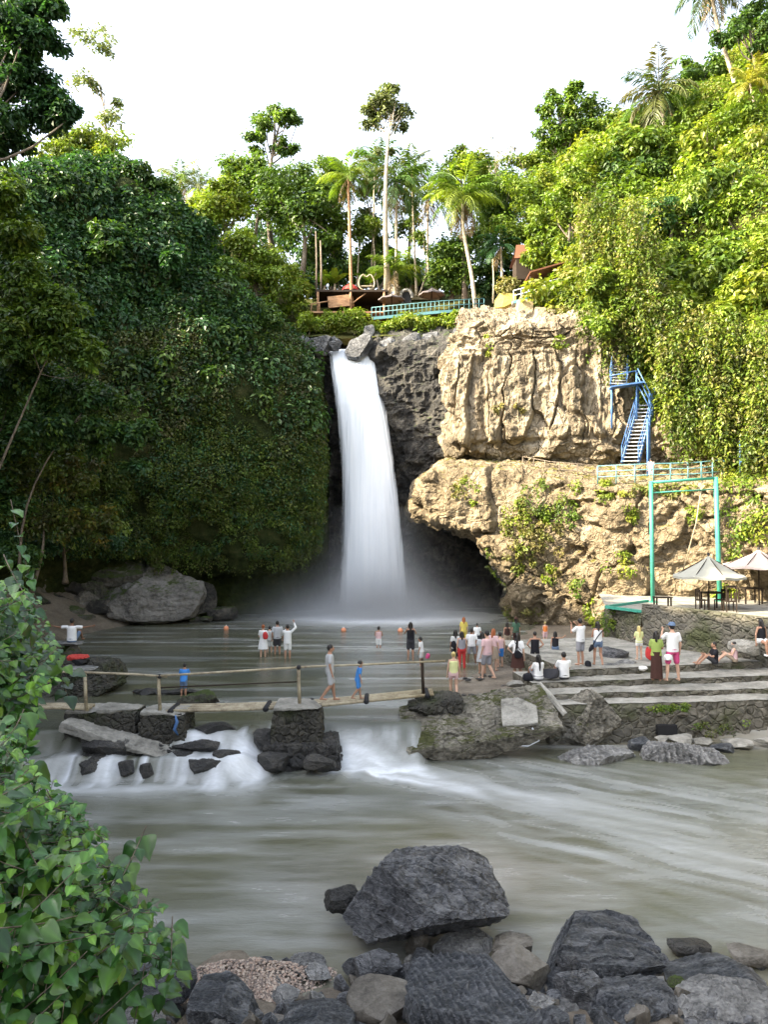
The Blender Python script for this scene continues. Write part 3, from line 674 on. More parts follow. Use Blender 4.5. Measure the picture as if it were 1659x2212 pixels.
# ------------------------------------------------------------------ foliage
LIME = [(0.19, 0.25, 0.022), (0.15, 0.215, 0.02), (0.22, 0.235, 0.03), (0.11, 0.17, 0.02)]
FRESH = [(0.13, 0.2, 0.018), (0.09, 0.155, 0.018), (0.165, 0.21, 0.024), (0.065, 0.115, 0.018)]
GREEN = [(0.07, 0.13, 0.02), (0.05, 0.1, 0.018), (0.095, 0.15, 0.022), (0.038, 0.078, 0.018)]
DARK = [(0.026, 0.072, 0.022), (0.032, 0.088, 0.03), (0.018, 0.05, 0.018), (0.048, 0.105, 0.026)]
OLIVE = [(0.075, 0.085, 0.02), (0.05, 0.07, 0.018), (0.1, 0.09, 0.035), (0.04, 0.055, 0.018)]
MOSSY = [(0.085, 0.14, 0.018), (0.11, 0.16, 0.022), (0.06, 0.1, 0.015), (0.115, 0.14, 0.024)]
DRY = [(0.2, 0.17, 0.06), (0.16, 0.15, 0.045), (0.13, 0.15, 0.03), (0.22, 0.19, 0.07)]
PALEG = [(0.14, 0.17, 0.06), (0.18, 0.2, 0.08), (0.1, 0.13, 0.05)]
def unit(a): return a / (np.linalg.norm(a, axis=-1, keepdims=True) + 1e-9)
def leaf_quads(mb, pos, nrm, L, wd, col, down=0.35, rng=RNG, out=None):
    """one folded, pointed leaf per position"""
    n = len(pos)
    nrm = unit(nrm); u = rng.normal(size=(n, 3))
    if out is not None: u = u * 0.7 + out
    u[:, 2] -= down
    u = unit(u - nrm * (u * nrm).sum(1, keepdims=True)); w = np.cross(nrm, u)
    L = np.broadcast_to(L, (n,))[:, None]; wd = np.broadcast_to(wd, (n,))[:, None]
    s = rng.uniform(0.35, 0.55, (n, 1))
    tip = pos + u * L - nrm * L * 0.12; mid = pos + u * L * s + nrm * L * 0.06
    V = np.stack((pos, mid + w * wd * L * 0.5, tip, mid - w * wd * L * 0.5), 1).reshape(-1, 3)
    mb.add(V, np.arange(4 * n).reshape(n, 4), 0, np.repeat(col, 4, axis=0))
def pal_cols(pal, n, rng, var=0.22):
    P = np.asarray(pal); c = P[rng.integers(0, len(P), n)]
    return c * rng.uniform(1 - var, 1 + var, (n, 1))
def clumps(mb, cen, rad, per, leaf, pal, rng, squash=0.8, tone=0.25, hemi=None, wd=0.55, down=0.35):
    """leaf clumps round the given centres; hemi = outward directions of a surface they grow on"""
    n = len(cen); rad = np.broadcast_to(rad, (n,)); N = n * per
    d = unit(rng.normal(size=(N, 3)))
    if hemi is None: d[:, 2] = np.where(rng.random(N) < 0.45, np.abs(d[:, 2]), d[:, 2])
    else:
        h = np.repeat(hemi, per, 0); k = (d * h).sum(1); d = np.where((k < 0)[:, None], d - 1.6 * h * k[:, None], d)
    rr = np.repeat(rad, per) * (0.55 + 0.5 * rng.random(N) ** 0.6)
    p = np.repeat(cen, per, 0) + d * rr[:, None] * np.array((1, 1, squash))
    nr = d * 0.8 + np.array((0, 0, 0.55)) + rng.normal(size=(N, 3)) * 0.35
    c = (0.32 * pal_cols(pal, N, rng) + 0.68 * np.repeat(pal_cols(pal, n, rng, 0.1), per, 0)) * np.repeat(rng.uniform(1 - tone, 1 + tone, (n, 1)), per, 0)
    leaf_quads(mb, p, nr, leaf * rng.uniform(0.65, 1.3, N), wd, c, down, rng, d)
def px_blobs(Y, ells, rng, sub=5):
    """clump centres filling ellipses given in photo pixels, at real depth"""
    C = []; Rr = []
    k = Y / FPX
    for (px, py, rx, ry, n, rb) in ells:
        for _ in range(int(n * 1.5)):
            while True:
                a, b, c = rng.uniform(-1, 1, 3)
                if a*a + b*b + c*c < 1: break
            o = at(px + a * rx, py + b * ry, Y + c * (rx + ry) * 0.5 * k)
            r = rb * k * rng.uniform(0.85, 1.5)
            for _ in range(sub):
                C.append(o + unit(rng.normal(size=3)) * r * 0.55 * np.array((1, 1, 0.7))); Rr.append(r * rng.uniform(0.45, 0.7))
    return np.array(C), np.array(Rr)
def trunk_mb(base, tops, r0, rng, fork=0.55, bend=0.06):
    """a tapered trunk with limbs reaching towards the given points"""
    b = MB(); base = np.asarray(base, float); top = np.mean(tops, 0); top[2] = max(top[2], base[2] + 0.5)
    H = np.linalg.norm(top - base); t = np.linspace(0, 1, 9)
    sway = rng.normal(size=3) * H * bend * np.array((1, 1, 0))
    P = base + (top - base) * t[:, None] + sway * np.sin(t * math.pi)[:, None]
    b.tube(P, r0 * (1 - 0.72 * t) * (1 + 0.5 * np.exp(-t * 14)), 9)
    for q in tops:
        s = rng.uniform(fork, 0.95); p0 = base + (top - base) * s + sway * math.sin(s * math.pi)
        m = (p0 + q) / 2 + np.array((0, 0, -0.06 * np.linalg.norm(q - p0))) + rng.normal(size=3) * 0.05 * np.linalg.norm(q - p0)
        b.tube(catmull(np.array([p0, m, q]), 6), np.linspace(r0 * (1 - 0.72 * s) * 0.62, r0 * 0.1, 6), 6, cap=False)
    return b
def tree(label, Y, base, ells, pal, leaf=0.3, per=42, r0=0.25, bark='bark', seed=0, group=None, name='broadleaf_tree', cat='tree', sub=5, limbs=7, squash=0.75, tone=0.28, fork=0.55, mat='leaf'):
    rng = np.random.default_rng(1000 + seed)
    bp = at(base[0], base[1], Y)
    root = empty(name, bp, label, cat, group)
    C, Rr = px_blobs(Y, ells, rng, sub)
    mb = MB(); clumps(mb, C - bp, Rr, per, leaf, pal, rng, squash, tone)
    mb.build('crown', M[mat], root, colors=True)
    pick = C[rng.choice(len(C), min(limbs, len(C)), replace=False)]
    trunk_mb((0, 0, 0), pick - bp, r0, rng, fork).build('trunk', M[bark], root, True)
    return root
def frond(mb, o, az, el, L, pal, rng, n=20, droop=1.0, lw=0.34, ragged=0.1):
    """one feathery palm leaf: arching rib with leaflets on both sides"""
    t = np.linspace(0, 1, n); d = np.array((math.cos(az), math.sin(az), 0)); P = [np.array(o, float)]; e = el
    for k in range(1, n):
        e = el - droop * 1.5 * (k / n) ** 1.5
        P.append(P[-1] + (d * math.cos(e) + np.array((0, 0, math.sin(e)))) * L / n)
    P = np.array(P); c0 = np.asarray(pal[rng.integers(0, len(pal))]) * rng.uniform(0.8, 1.2)
    mb.tube(P, np.linspace(0.035, 0.008, n) * max(L / 3, 0.4), 4, 0, c0 * 1.3 + 0.02, cap=False)
    side = np.cross(d, (0, 0, 1)); T = unit(np.gradient(P, axis=0))
    for s in (-1, 1):
        k = np.repeat(np.arange(1, n), 2); f = rng.random(len(k)) * 0.9
        p0 = P[k] - T[k] * f[:, None] * L / n
        ln = L * lw * np.sin(np.clip(t[k], 0.06, 1) ** 0.7 * math.pi * 0.93 + 0.12) * rng.uniform(0.75, 1.1, len(k))
        keep = rng.random(len(k)) > ragged
        p0, ln, k2 = p0[keep], ln[keep], k[keep]
        dr = unit(side * s * 0.8 + T[k2] * 0.75 + np.array((0, 0, -0.28)) + rng.normal(size=(len(k2), 3)) * 0.12)
        q1 = p0 + dr * ln[:, None] * 0.55; q2 = p0 + dr * ln[:, None] + np.array((0, 0, -0.22)) * ln[:, None]
        w = T[k2] * (0.016 + 0.011 * L) ; V = np.stack((p0, q1 + w, q2, q1 - w), 1).reshape(-1, 3)
        m = len(k2); mb.add(V, np.arange(4 * m).reshape(m, 4), 0, np.repeat(c0 * rng.uniform(0.8, 1.25, (m, 1)), 4, 0))
def palm(label, Y, pts, L, nf=20, pal=FRESH, r0=0.17, droop=1.0, lo=-0.5, hi=1.35, bark='palebark', seed=0, group=None, dead=3, nuts=False):
    """pts: the trunk's course from its foot to the heart of the crown, in photo pixels"""
    rng = np.random.default_rng(3000 + seed)
    W_ = np.array([at(px, py, Y) for px, py in pts]); b = W_[0]
    root = empty('palm_tree', b, label, 'palm tree', group)
    P = catmull(W_ - b, 16) if len(W_) > 2 else np.linspace(W_[0] - b, W_[1] - b, 10)
    t = np.linspace(0, 1, len(P)); MB().tube(P, r0 * (1 - 0.35 * t) * (1 + 0.5 * np.exp(-t * 12)), 9).build('trunk', M[bark], root, True)
    mb = MB(); top = P[-1]
    for k in range(nf):
        f = k / (nf - 1); el = hi + (lo - hi) * f ** 0.9
        frond(mb, top + (0, 0, 0.15 * (1 - f)), k * 2.4 + rng.normal() * 0.25, el + rng.normal() * 0.08, L * rng.uniform(0.85, 1.1), pal, rng, droop=droop * rng.uniform(0.75, 1.2))
    for k in range(dead):
        frond(mb, top - (0, 0, 0.2), rng.random() * 6.3, -0.9, L * 0.8, [(0.16, 0.11, 0.05)], rng, droop=0.6, ragged=0.35)
    mb.build('crown', M['leaf'], root, colors=True)
    return root
def proj(P):
    P = np.asarray(P, float); y = P[..., 1]; z = P[..., 2] - EYE
    dep = y * math.cos(PITCH) + z * math.sin(PITCH); up = -y * math.sin(PITCH) + z * math.cos(PITCH)
    return CX + FPX * P[..., 0] / dep, CY - FPX * up / dep
def on_grid(G, n, rng, keep):
    """random points of a grid surface, spread by area, with outward normals"""
    N = grid_normals(G); N = np.where((N[..., 1].mean() > 0), -N, N)
    a = np.linalg.norm(np.cross(np.gradient(G, axis=0), np.gradient(G, axis=1)), axis=2)
    px, py = proj(G); a = np.where(keep(px, py, G), a, 0); p = (a / a.sum()).ravel()
    i = rng.choice(len(p), n, p=p)
    du = np.gradient(G, axis=0).reshape(-1, 3)[i]; dv = np.gradient(G, axis=1).reshape(-1, 3)[i]
    return G.reshape(-1, 3)[i] + du * (rng.random((n, 1)) - .5) + dv * (rng.random((n, 1)) - .5), N.reshape(-1, 3)[i]

# --- the creeper that covers the left cliff: a mass nobody could count
rng = np.random.default_rng(5)
mb = MB()
lipy = lambda px: np.interp(px, [-200, 250, 400, 560, 672, 735], [1200, 1195, 1200, 1203, 1188, 1160])
FZ = fbm(LG.reshape(-1, 3) * 0.3, 3, 78).reshape(LG.shape[:2]) * 260
def band(y0, y1): return lambda px, py, G: (py + FZ > y0) & (py + FZ * (y1 < 1200) < y1) & (py < lipy(px)) & (px > -120) & (px < np.interp(py, [500, 735, 800, 900, 1000, 1100, 1200], [760, 648, 672, 690, 696, 692, 680])) & (G[..., 1] < 62) & (G[..., 1] > 22)
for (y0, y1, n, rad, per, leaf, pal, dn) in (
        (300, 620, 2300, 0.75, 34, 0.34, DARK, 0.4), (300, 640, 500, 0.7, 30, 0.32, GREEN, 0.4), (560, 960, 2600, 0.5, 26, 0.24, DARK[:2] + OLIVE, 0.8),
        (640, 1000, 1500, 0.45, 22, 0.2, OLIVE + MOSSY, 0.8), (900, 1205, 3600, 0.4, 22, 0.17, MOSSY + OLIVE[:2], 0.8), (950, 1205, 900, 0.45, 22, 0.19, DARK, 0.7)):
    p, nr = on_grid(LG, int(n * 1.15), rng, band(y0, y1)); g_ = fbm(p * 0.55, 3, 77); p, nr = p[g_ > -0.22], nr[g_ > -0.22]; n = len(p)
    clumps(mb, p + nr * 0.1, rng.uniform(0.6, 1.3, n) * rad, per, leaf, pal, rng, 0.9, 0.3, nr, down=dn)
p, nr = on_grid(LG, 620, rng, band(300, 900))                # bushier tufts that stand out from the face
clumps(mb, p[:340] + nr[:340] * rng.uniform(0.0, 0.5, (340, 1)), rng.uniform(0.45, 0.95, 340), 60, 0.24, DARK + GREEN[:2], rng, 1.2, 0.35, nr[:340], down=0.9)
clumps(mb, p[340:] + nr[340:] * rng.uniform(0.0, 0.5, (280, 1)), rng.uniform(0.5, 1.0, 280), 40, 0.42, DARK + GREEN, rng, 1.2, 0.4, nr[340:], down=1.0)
sel = [band(420, 900)]
p, nr = on_grid(LG, 300, rng, sel[0])
for q, d_ in zip(p, nr):                                        # runners that trail down the face
    ln = rng.uniform(1.2, 4.2); m = int(ln / 0.22); sw = rng.normal() * 0.15
    c_ = q + d_ * rng.uniform(0.25, 0.6) + np.stack((sw * np.linspace(0, 1, m) ** 2, np.zeros(m), -np.linspace(0, ln, m)), 1); c_[:, 1] -= 0.10 * np.linspace(0, ln, m)
    clumps(mb, c_, 0.17, 8, 0.17, (OLIVE + DRY[2:3], DARK, GREEN + OLIVE, MOSSY)[rng.integers(0, 4)], rng, 1.3, 0.15, down=1.3)
for _ in range(300):                                           # stems that hang over the lip of the cave
    px = rng.uniform(300, 690); Y = np.interp(px, [250, 400, 560, 672, 735], [44.8, 46, 47.4, 48.7, 51.5]) - 0.15; py = lipy(px) - rng.uniform(5, 60); ln = rng.uniform(14, 60); m = int(ln / 6) + 1
    clumps(mb, np.array([at(px + rng.normal() * 2, py + ln * k / m, Y) for k in range(m)]), 0.16, 7, 0.15, MOSSY + OLIVE, rng, 1.3, 0.2, down=1.4)
mb.build('creeper', M['leaf'], colors=True)['kind'] = 'stuff'

# --- creepers on the right slope and rock, under the shrubs
mb = MB()
def right_keep(px, py, G): return (px > 1160) & (px < 1720) & (py > 60) & (G[..., 1] < 72)
p, nr = on_grid(HG, 1900, rng, right_keep)
clumps(mb, p + nr * rng.uniform(0.0, 0.7, (len(p), 1)), rng.uniform(0.45, 1.15, len(p)), 62, 0.25, LIME + FRESH, rng, 1.35, 0.38, nr, down=0.9)
p, nr = on_grid(HG, 1500, rng, right_keep)
clumps(mb, p + nr * 0.1, rng.uniform(0.4, 0.8, len(p)), 18, 0.22, GREEN + OLIVE, rng, 1.0, 0.3, nr, down=0.7)
lowedge = lambda px: np.interp(px, [1240, 1300, 1345, 1415, 1440, 1480, 1560, 1620, 1700], [740, 750, 745, 770, 900, 975, 1000, 1010, 1020])
for _ in range(330):                                           # curtains of stems hanging over the path
    px = rng.uniform(1250, 1690); py0 = lowedge(px) - rng.uniform(60, 330); Y = np.interp(px, [1240, 1430, 1560, 1690], [45.8, 41.6, 39.6, 37.2]) - rng.uniform(0.2, 1.6)
    ln = rng.uniform(50, 150); m = int(ln / 7)
    q = np.array([at(px + rng.normal() * 5, py0 + ln * k / m, Y) for k in range(m)])
    clumps(mb, q, 0.28, 9, 0.22, DRY + LIME if rng.random() < 0.5 else OLIVE + FRESH, rng, 1.2, 0.2, down=1.4)
mb.build('creeper', M['leaf'], colors=True)['kind'] = 'stuff'

mb = MB()                                                     # tufts and creepers rooted in the lower cliff
for (px, py, rx, ry, n, rad, pal) in ((1175, 1090, 48, 45, 26, 0.42, FRESH), (1120, 1150, 28, 80, 34, 0.32, DRY + LIME), (1175, 1190, 50, 60, 26, 0.28, DRY), (1005, 1060, 30, 25, 12, 0.25, LIME + DRY),
        (1240, 1090, 12, 45, 8, 0.25, FRESH), (1308, 1085, 14, 40, 10, 0.3, LIME), (1368, 1105, 18, 16, 7, 0.28, LIME), (1345, 1215, 30, 18, 8, 0.3, LIME), (1190, 1240, 20, 18, 6, 0.28, LIME), (1250, 1265, 14, 14, 5, 0.28, FRESH),
        (1500, 1110, 16, 12, 4, 0.25, LIME), (1600, 1080, 50, 45, 26, 0.5, LIME + FRESH), (1640, 1130, 50, 40, 20, 0.5, LIME), (1590, 1160, 20, 40, 10, 0.35, FRESH), (1440, 1060, 90, 9, 24, 0.22, DRY + LIME), (1560, 1285, 40, 16, 8, 0.3, LIME),
        (1075, 1220, 16, 50, 12, 0.3, MOSSY), (1150, 1330, 60, 18, 14, 0.25, DRY + MOSSY), (1290, 1320, 24, 30, 9, 0.3, LIME), (1210, 740, 14, 20, 6, 0.22, LIME), (1055, 745, 10, 18, 5, 0.2, LIME), (1105, 880, 40, 10, 7, 0.15, DRY)):
    G = BG if py > 990 else TG
    p, nr = on_grid(G, n, rng, lambda a, b, g: ((a - px) / rx) ** 2 + ((b - py) / ry) ** 2 < 1.2)
    clumps(mb, p + nr * 0.08, rng.uniform(0.6, 1.3, n) * rad, 30, 0.2, pal, rng, 1.0, 0.25, nr, down=0.7)
mb.build('creeper', M['leaf'], colors=True)['kind'] = 'stuff'

# --- shrubs of the right slope: six grown once, the rest copied
protos = []
for k, pal in enumerate((LIME, LIME, FRESH, LIME + DRY[:1], FRESH, GREEN)):
    r = np.random.default_rng(60 + k)
    root = empty('shrub', (0, 0, -50))
    c = unit(r.normal(size=(26, 3))) * r.uniform(0.35, 0.95, (26, 1)) * np.array((1, 1, 0.72)); c[:, 2] += 0.75
    mb = MB(); clumps(mb, c, r.uniform(0.25, 0.42, 26), 46, 0.19, pal, r, 0.85, 0.3)
    mb.build('crown', M['leaf'], root, colors=True)
    trunk_mb((0, 0, -0.3), c[:6], 0.07, r, 0.3).build('trunk', M['bark'], root, True)
    protos.append(root)
SHL = ['lime green shrub growing on the sunlit slope right of the fall', 'yellow green shrub of fine leaves on the sunlit right slope', 'fresh green bushy shrub among the lime ones on the right slope',
       'lime shrub with straw coloured leaf tips on the right slope', 'dense mid green shrub on the sunlit right slope', 'darker green shrub among the bright ones on the right slope']
p, nr = on_grid(HG, 105, np.random.default_rng(8), lambda px, py, G: (px > 1215) & (px < 1705) & (py > 120) & (G[..., 1] < 68) & (py < lowedge(px) - 20))
used = set()
for q, n_ in zip(p, nr):
    k = int(RNG.choice(6, p=(0.26, 0.2, 0.2, 0.14, 0.12, 0.08)))
    o = protos[k] if k not in used else copy_tree(protos[k]); used.add(k)
    s = RNG.uniform(1.3, 2.4); o.location = q + n_ * 0.1 - np.array((0, 0, 0.5)); o.scale = (s, s, s * RNG.uniform(0.85, 1.15)); o.rotation_euler = (0, 0, RNG.uniform(0, 6.28))
    tag(o, SHL[k], 'shrub', ['lime green shrubs of the right slope', 'yellow green shrubs of the right slope', 'fresh green shrubs of the right slope', 'straw tipped shrubs of the right slope', 'dense green shrubs of the right slope', 'dark shrubs of the right slope'][k])

# --- trees: left side
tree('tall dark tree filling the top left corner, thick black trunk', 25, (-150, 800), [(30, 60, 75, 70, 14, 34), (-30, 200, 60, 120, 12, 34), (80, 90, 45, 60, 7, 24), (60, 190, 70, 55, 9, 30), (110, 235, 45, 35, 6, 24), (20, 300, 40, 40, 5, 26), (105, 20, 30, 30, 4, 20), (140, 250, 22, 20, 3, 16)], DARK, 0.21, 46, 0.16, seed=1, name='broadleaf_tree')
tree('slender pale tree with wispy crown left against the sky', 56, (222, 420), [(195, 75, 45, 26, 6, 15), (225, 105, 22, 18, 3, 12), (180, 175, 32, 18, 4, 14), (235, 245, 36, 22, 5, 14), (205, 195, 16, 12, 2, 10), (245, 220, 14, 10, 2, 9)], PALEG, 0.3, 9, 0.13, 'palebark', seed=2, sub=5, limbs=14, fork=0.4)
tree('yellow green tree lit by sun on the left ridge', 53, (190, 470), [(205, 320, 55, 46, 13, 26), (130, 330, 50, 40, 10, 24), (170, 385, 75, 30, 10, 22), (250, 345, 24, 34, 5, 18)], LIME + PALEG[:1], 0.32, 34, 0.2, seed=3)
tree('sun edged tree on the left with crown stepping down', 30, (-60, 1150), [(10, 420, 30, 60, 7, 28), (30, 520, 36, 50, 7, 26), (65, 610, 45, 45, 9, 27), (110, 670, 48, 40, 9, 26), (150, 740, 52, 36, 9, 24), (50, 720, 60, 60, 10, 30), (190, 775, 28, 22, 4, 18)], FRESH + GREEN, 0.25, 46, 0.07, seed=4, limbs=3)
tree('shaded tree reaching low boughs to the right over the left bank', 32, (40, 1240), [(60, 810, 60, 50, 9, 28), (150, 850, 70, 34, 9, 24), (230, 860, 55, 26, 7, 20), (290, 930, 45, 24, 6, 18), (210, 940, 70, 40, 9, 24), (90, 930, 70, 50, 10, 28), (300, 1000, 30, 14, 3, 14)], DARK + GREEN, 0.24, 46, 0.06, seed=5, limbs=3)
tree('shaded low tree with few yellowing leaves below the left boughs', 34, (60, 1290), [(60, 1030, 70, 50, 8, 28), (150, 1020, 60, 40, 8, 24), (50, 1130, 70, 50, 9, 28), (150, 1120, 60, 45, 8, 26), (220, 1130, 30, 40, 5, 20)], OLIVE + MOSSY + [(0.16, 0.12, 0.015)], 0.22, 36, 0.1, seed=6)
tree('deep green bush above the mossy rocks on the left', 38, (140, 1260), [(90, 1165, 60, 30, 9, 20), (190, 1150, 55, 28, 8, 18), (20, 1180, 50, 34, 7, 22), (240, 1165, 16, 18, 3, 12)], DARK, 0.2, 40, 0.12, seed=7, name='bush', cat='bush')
# --- trees: above the fall
tree('flat topped spreading tree standing over the canopy, left of centre', 67, (590, 560), [(565, 262, 26, 20, 5, 14), (600, 245, 34, 12, 5, 12), (632, 262, 20, 10, 3, 10), (552, 292, 18, 24, 4, 12), (612, 315, 22, 14, 4, 11), (632, 325, 12, 10, 2, 9), (560, 330, 20, 14, 3, 10)], GREEN + FRESH[:1], 0.34, 26, 0.28, seed=10, limbs=12, fork=0.62)
tree('lime green tree at the left end of the ridge canopy', 60, (470, 640), [(440, 500, 40, 40, 9, 22), (470, 470, 48, 50, 11, 24), (430, 450, 22, 30, 5, 16), (510, 440, 36, 44, 8, 22), (480, 400, 22, 20, 4, 14)], LIME, 0.34, 34, 0.2, seed=11)
tree('green tree rising under the flat topped tree', 64, (540, 640), [(530, 370, 40, 40, 9, 22), (500, 360, 20, 26, 4, 14), (570, 400, 40, 45, 9, 24), (540, 440, 60, 30, 8, 22)], FRESH + GREEN[:2], 0.34, 34, 0.25, seed=12)
tree('large dark green tree in the middle of the ridge canopy', 62, (640, 650), [(620, 395, 54, 44, 12, 26), (650, 470, 55, 60, 13, 28), (690, 440, 30, 50, 7, 22), (600, 470, 30, 50, 6, 22), (700, 520, 30, 50, 6, 20)], GREEN + FRESH[:2], 0.34, 36, 0.3, seed=13)
tree('bright yellow green tree in front of the dark ridge tree', 58, (560, 720), [(560, 560, 50, 50, 12, 24), (610, 600, 50, 50, 11, 24), (520, 520, 34, 36, 7, 20), (640, 640, 24, 34, 5, 18), (590, 660, 40, 24, 5, 18)], LIME + FRESH[:2], 0.3, 40, 0.22, seed=14)
tree('sunlit olive tree on the ridge just right of the dark one', 65, (720, 640), [(715, 400, 24, 34, 6, 16), (730, 460, 24, 40, 6, 18), (780, 480, 20, 34, 5, 16)], FRESH + OLIVE[:1], 0.32, 26, 0.2, seed=15)
for k, (px, y0, y1, Y) in enumerate(((735, 470, 640, 63), (770, 500, 630, 64), (806, 480, 630, 63), (820, 500, 632, 65), (890, 470, 640, 66), (905, 520, 640, 64))):
    tree('thin pale stem with a few leaves in the wood behind the hut', Y, (px, y1), [(px, y0, 20, 22, 4, 11)], FRESH + OLIVE[:1], 0.3, 16, 0.09, 'palebark', seed=100 + k, group='thin stems in the wood behind the hut', limbs=5, fork=0.7)
tree('tall bare stemmed tree with airy crown above the fall', 59, (838, 640), [(838, 215, 34, 28, 8, 14), (800, 235, 24, 14, 4, 11), (870, 240, 20, 14, 3, 11), (800, 265, 20, 10, 3, 10), (845, 190, 18, 14, 3, 10), (865, 275, 16, 8, 2, 9), (830, 255, 40, 10, 4, 10), (820, 320, 40, 12, 2, 7)], PALEG + OLIVE[:1], 0.3, 20, 0.24, 'palebark', seed=16, limbs=14, fork=0.78, tone=0.2)
tree('dark green rounded tree behind the two dark parasols', 61, (975, 650), [(965, 560, 40, 45, 11, 22), (990, 600, 40, 34, 9, 22), (945, 610, 24, 30, 5, 18), (1000, 540, 24, 26, 5, 18)], GREEN + FRESH[:1], 0.32, 38, 0.2, seed=17)
tree('round green tree wrapped round the leaning palm', 60, (1005, 650), [(1000, 350, 44, 34, 9, 20), (960, 380, 24, 34, 5, 16), (1040, 370, 24, 36, 5, 16), (1000, 420, 40, 30, 7, 18)], LIME + FRESH, 0.32, 34, 0.2, seed=18)
tree('leafy bush filling the far left edge under the low boughs', 33, (-10, 1260), [(0, 960, 40, 60, 9, 28), (10, 1080, 50, 60, 10, 28), (-10, 860, 40, 60, 8, 28), (30, 1190, 50, 40, 7, 24)], GREEN + DARK, 0.22, 42, 0.12, seed=35, name='bush', cat='bush')
tree('bright tree left of the palm with the brown trunk', 66, (720, 640), [(700, 380, 26, 34, 7, 16), (735, 400, 24, 34, 6, 16), (672, 390, 24, 24, 5, 14)], FRESH, 0.3, 30, 0.2, seed=36)
tree('feathery olive tree between the brown trunked palm and the tall tree', 68, (800, 640), [(795, 400, 26, 50, 8, 16), (800, 470, 26, 40, 7, 16)], OLIVE + FRESH[:2], 0.3, 26, 0.2, seed=37)
tree('slim green tree behind the coconut palm', 68, (880, 640), [(885, 420, 20, 50, 6, 13), (878, 500, 24, 30, 5, 14)], FRESH + OLIVE[:1], 0.28, 24, 0.18, seed=38)
tree('wide lime tree on the skyline left of the layered tree', 66, (1130, 600), [(1140, 360, 45, 36, 9, 20), (1180, 340, 30, 30, 6, 16), (1095, 400, 34, 34, 7, 18)], LIME + FRESH, 0.3, 32, 0.22, seed=39)
palm('thin palm with upright crown right of the coconut palm', 64, [(900, 640), (893, 480), (890, 370)], 3.0, 14, FRESH + OLIVE[:1], 0.1, seed=13, lo=-0.3)
palm('thin palm whose crown touches the tall tree from the left', 65, [(800, 640), (806, 500), (810, 350)], 3.2, 16, GREEN + OLIVE[:1], 0.11, seed=14, lo=-0.5)
palm('palm crown peeping over the round tree right of the leaning palm', 66, [(1060, 640), (1052, 500), (1050, 390)], 3.0, 16, FRESH, 0.12, seed=15, lo=-0.5)
for k, (px, py, Y, rx, ry, pal, lf, lb) in enumerate(((285, 372, 51, 46, 34, DARK + GREEN, 0.34, 'dark rounded shrub crowning the top of the green cliff'), (352, 420, 51.5, 34, 26, GREEN, 0.3, 'shrub standing out on the shoulder of the green cliff'), (425, 505, 51.5, 36, 30, DARK, 0.34, 'dark shrub half way down the ridge of the green cliff'),
        (487, 590, 51, 34, 30, GREEN + FRESH[:1], 0.3, 'fresher green shrub low on the ridge of the green cliff'), (575, 690, 50.5, 30, 28, GREEN, 0.26, 'shrub at the right end of the green ridge above the lip'), (140, 420, 47, 50, 34, DARK + OLIVE[:1], 0.36, 'broad dark shrub on the left shoulder of the green cliff'), (215, 520, 46, 44, 40, GREEN + DARK, 0.4, 'large leaved shrub on the upper face of the green cliff'), (360, 560, 47, 40, 34, DARK, 0.36, 'dark shrub bulging from the middle of the upper green face'))):
    tree(lb, Y, (px, py + ry + 10), [(px, py, rx, ry, 9, 17)], pal, lf, 34, 0.12, seed=120 + k, name='shrub', cat='shrub', limbs=4)
tree('small lime tree on the skyline between the far palms and the ridge trees', 63, (455, 600), [(455, 430, 30, 30, 7, 16), (432, 470, 24, 24, 4, 14), (500, 400, 20, 24, 4, 13)], LIME + FRESH[:1], 0.3, 32, 0.16, seed=130)
tree('dark bushy tree behind the wooden hut roof', 64, (700, 660), [(690, 560, 34, 50, 9, 22), (730, 590, 34, 34, 8, 18), (670, 620, 24, 30, 5, 18)], DARK + GREEN, 0.32, 34, 0.2, seed=30)
tree('green tree filling the gap behind the heart shaped frame', 66, (800, 650), [(790, 570, 34, 40, 8, 20), (830, 540, 24, 30, 5, 18), (880, 590, 30, 30, 6, 18)], GREEN + FRESH[:1], 0.32, 30, 0.2, seed=31)
tree('tall green tree between the leaning palm and the right slope', 63, (1090, 640), [(1075, 450, 40, 50, 10, 22), (1050, 500, 30, 40, 7, 20), (1110, 400, 30, 30, 6, 18)], GREEN + FRESH[:2], 0.32, 34, 0.22, seed=32)
tree('bright green tree low on the slope above the upper deck', 50, (1230, 600), [(1215, 430, 40, 45, 9, 20), (1235, 540, 30, 30, 6, 18), (1255, 400, 34, 40, 7, 18)], LIME + FRESH, 0.27, 34, 0.18, seed=33)
tree('dusky green tree left of the lime one on the ridge', 62, (440, 640), [(440, 560, 50, 60, 12, 24), (490, 600, 40, 50, 9, 22)], GREEN, 0.32, 34, 0.2, seed=34)
tree('leafless grey tree against the sky right of the leaning palm', 66, (1100, 480), [(1060, 320, 34, 26, 5, 9), (1090, 360, 34, 30, 5, 9), (1045, 350, 18, 20, 3, 8), (1110, 325, 18, 14, 2, 7)], [(0.2, 0.16, 0.1), (0.14, 0.13, 0.06)], 0.18, 5, 0.16, 'palebark', seed=19, limbs=24, fork=0.3)
tree('mid green tree at the foot of the right slope', 58, (1130, 650), [(1130, 430, 45, 45, 10, 22), (1100, 500, 40, 45, 8, 22), (1160, 500, 40, 45, 9, 22), (1180, 400, 30, 34, 6, 18)], FRESH + LIME, 0.3, 36, 0.22, seed=20)
tree('dark tree in the gap beside the thatched roof', 61, (1080, 650), [(1060, 560, 34, 45, 8, 20), (1090, 590, 34, 34, 7, 18), (1050, 620, 26, 24, 5, 16)], DARK + GREEN[:1], 0.3, 34, 0.2, seed=21)
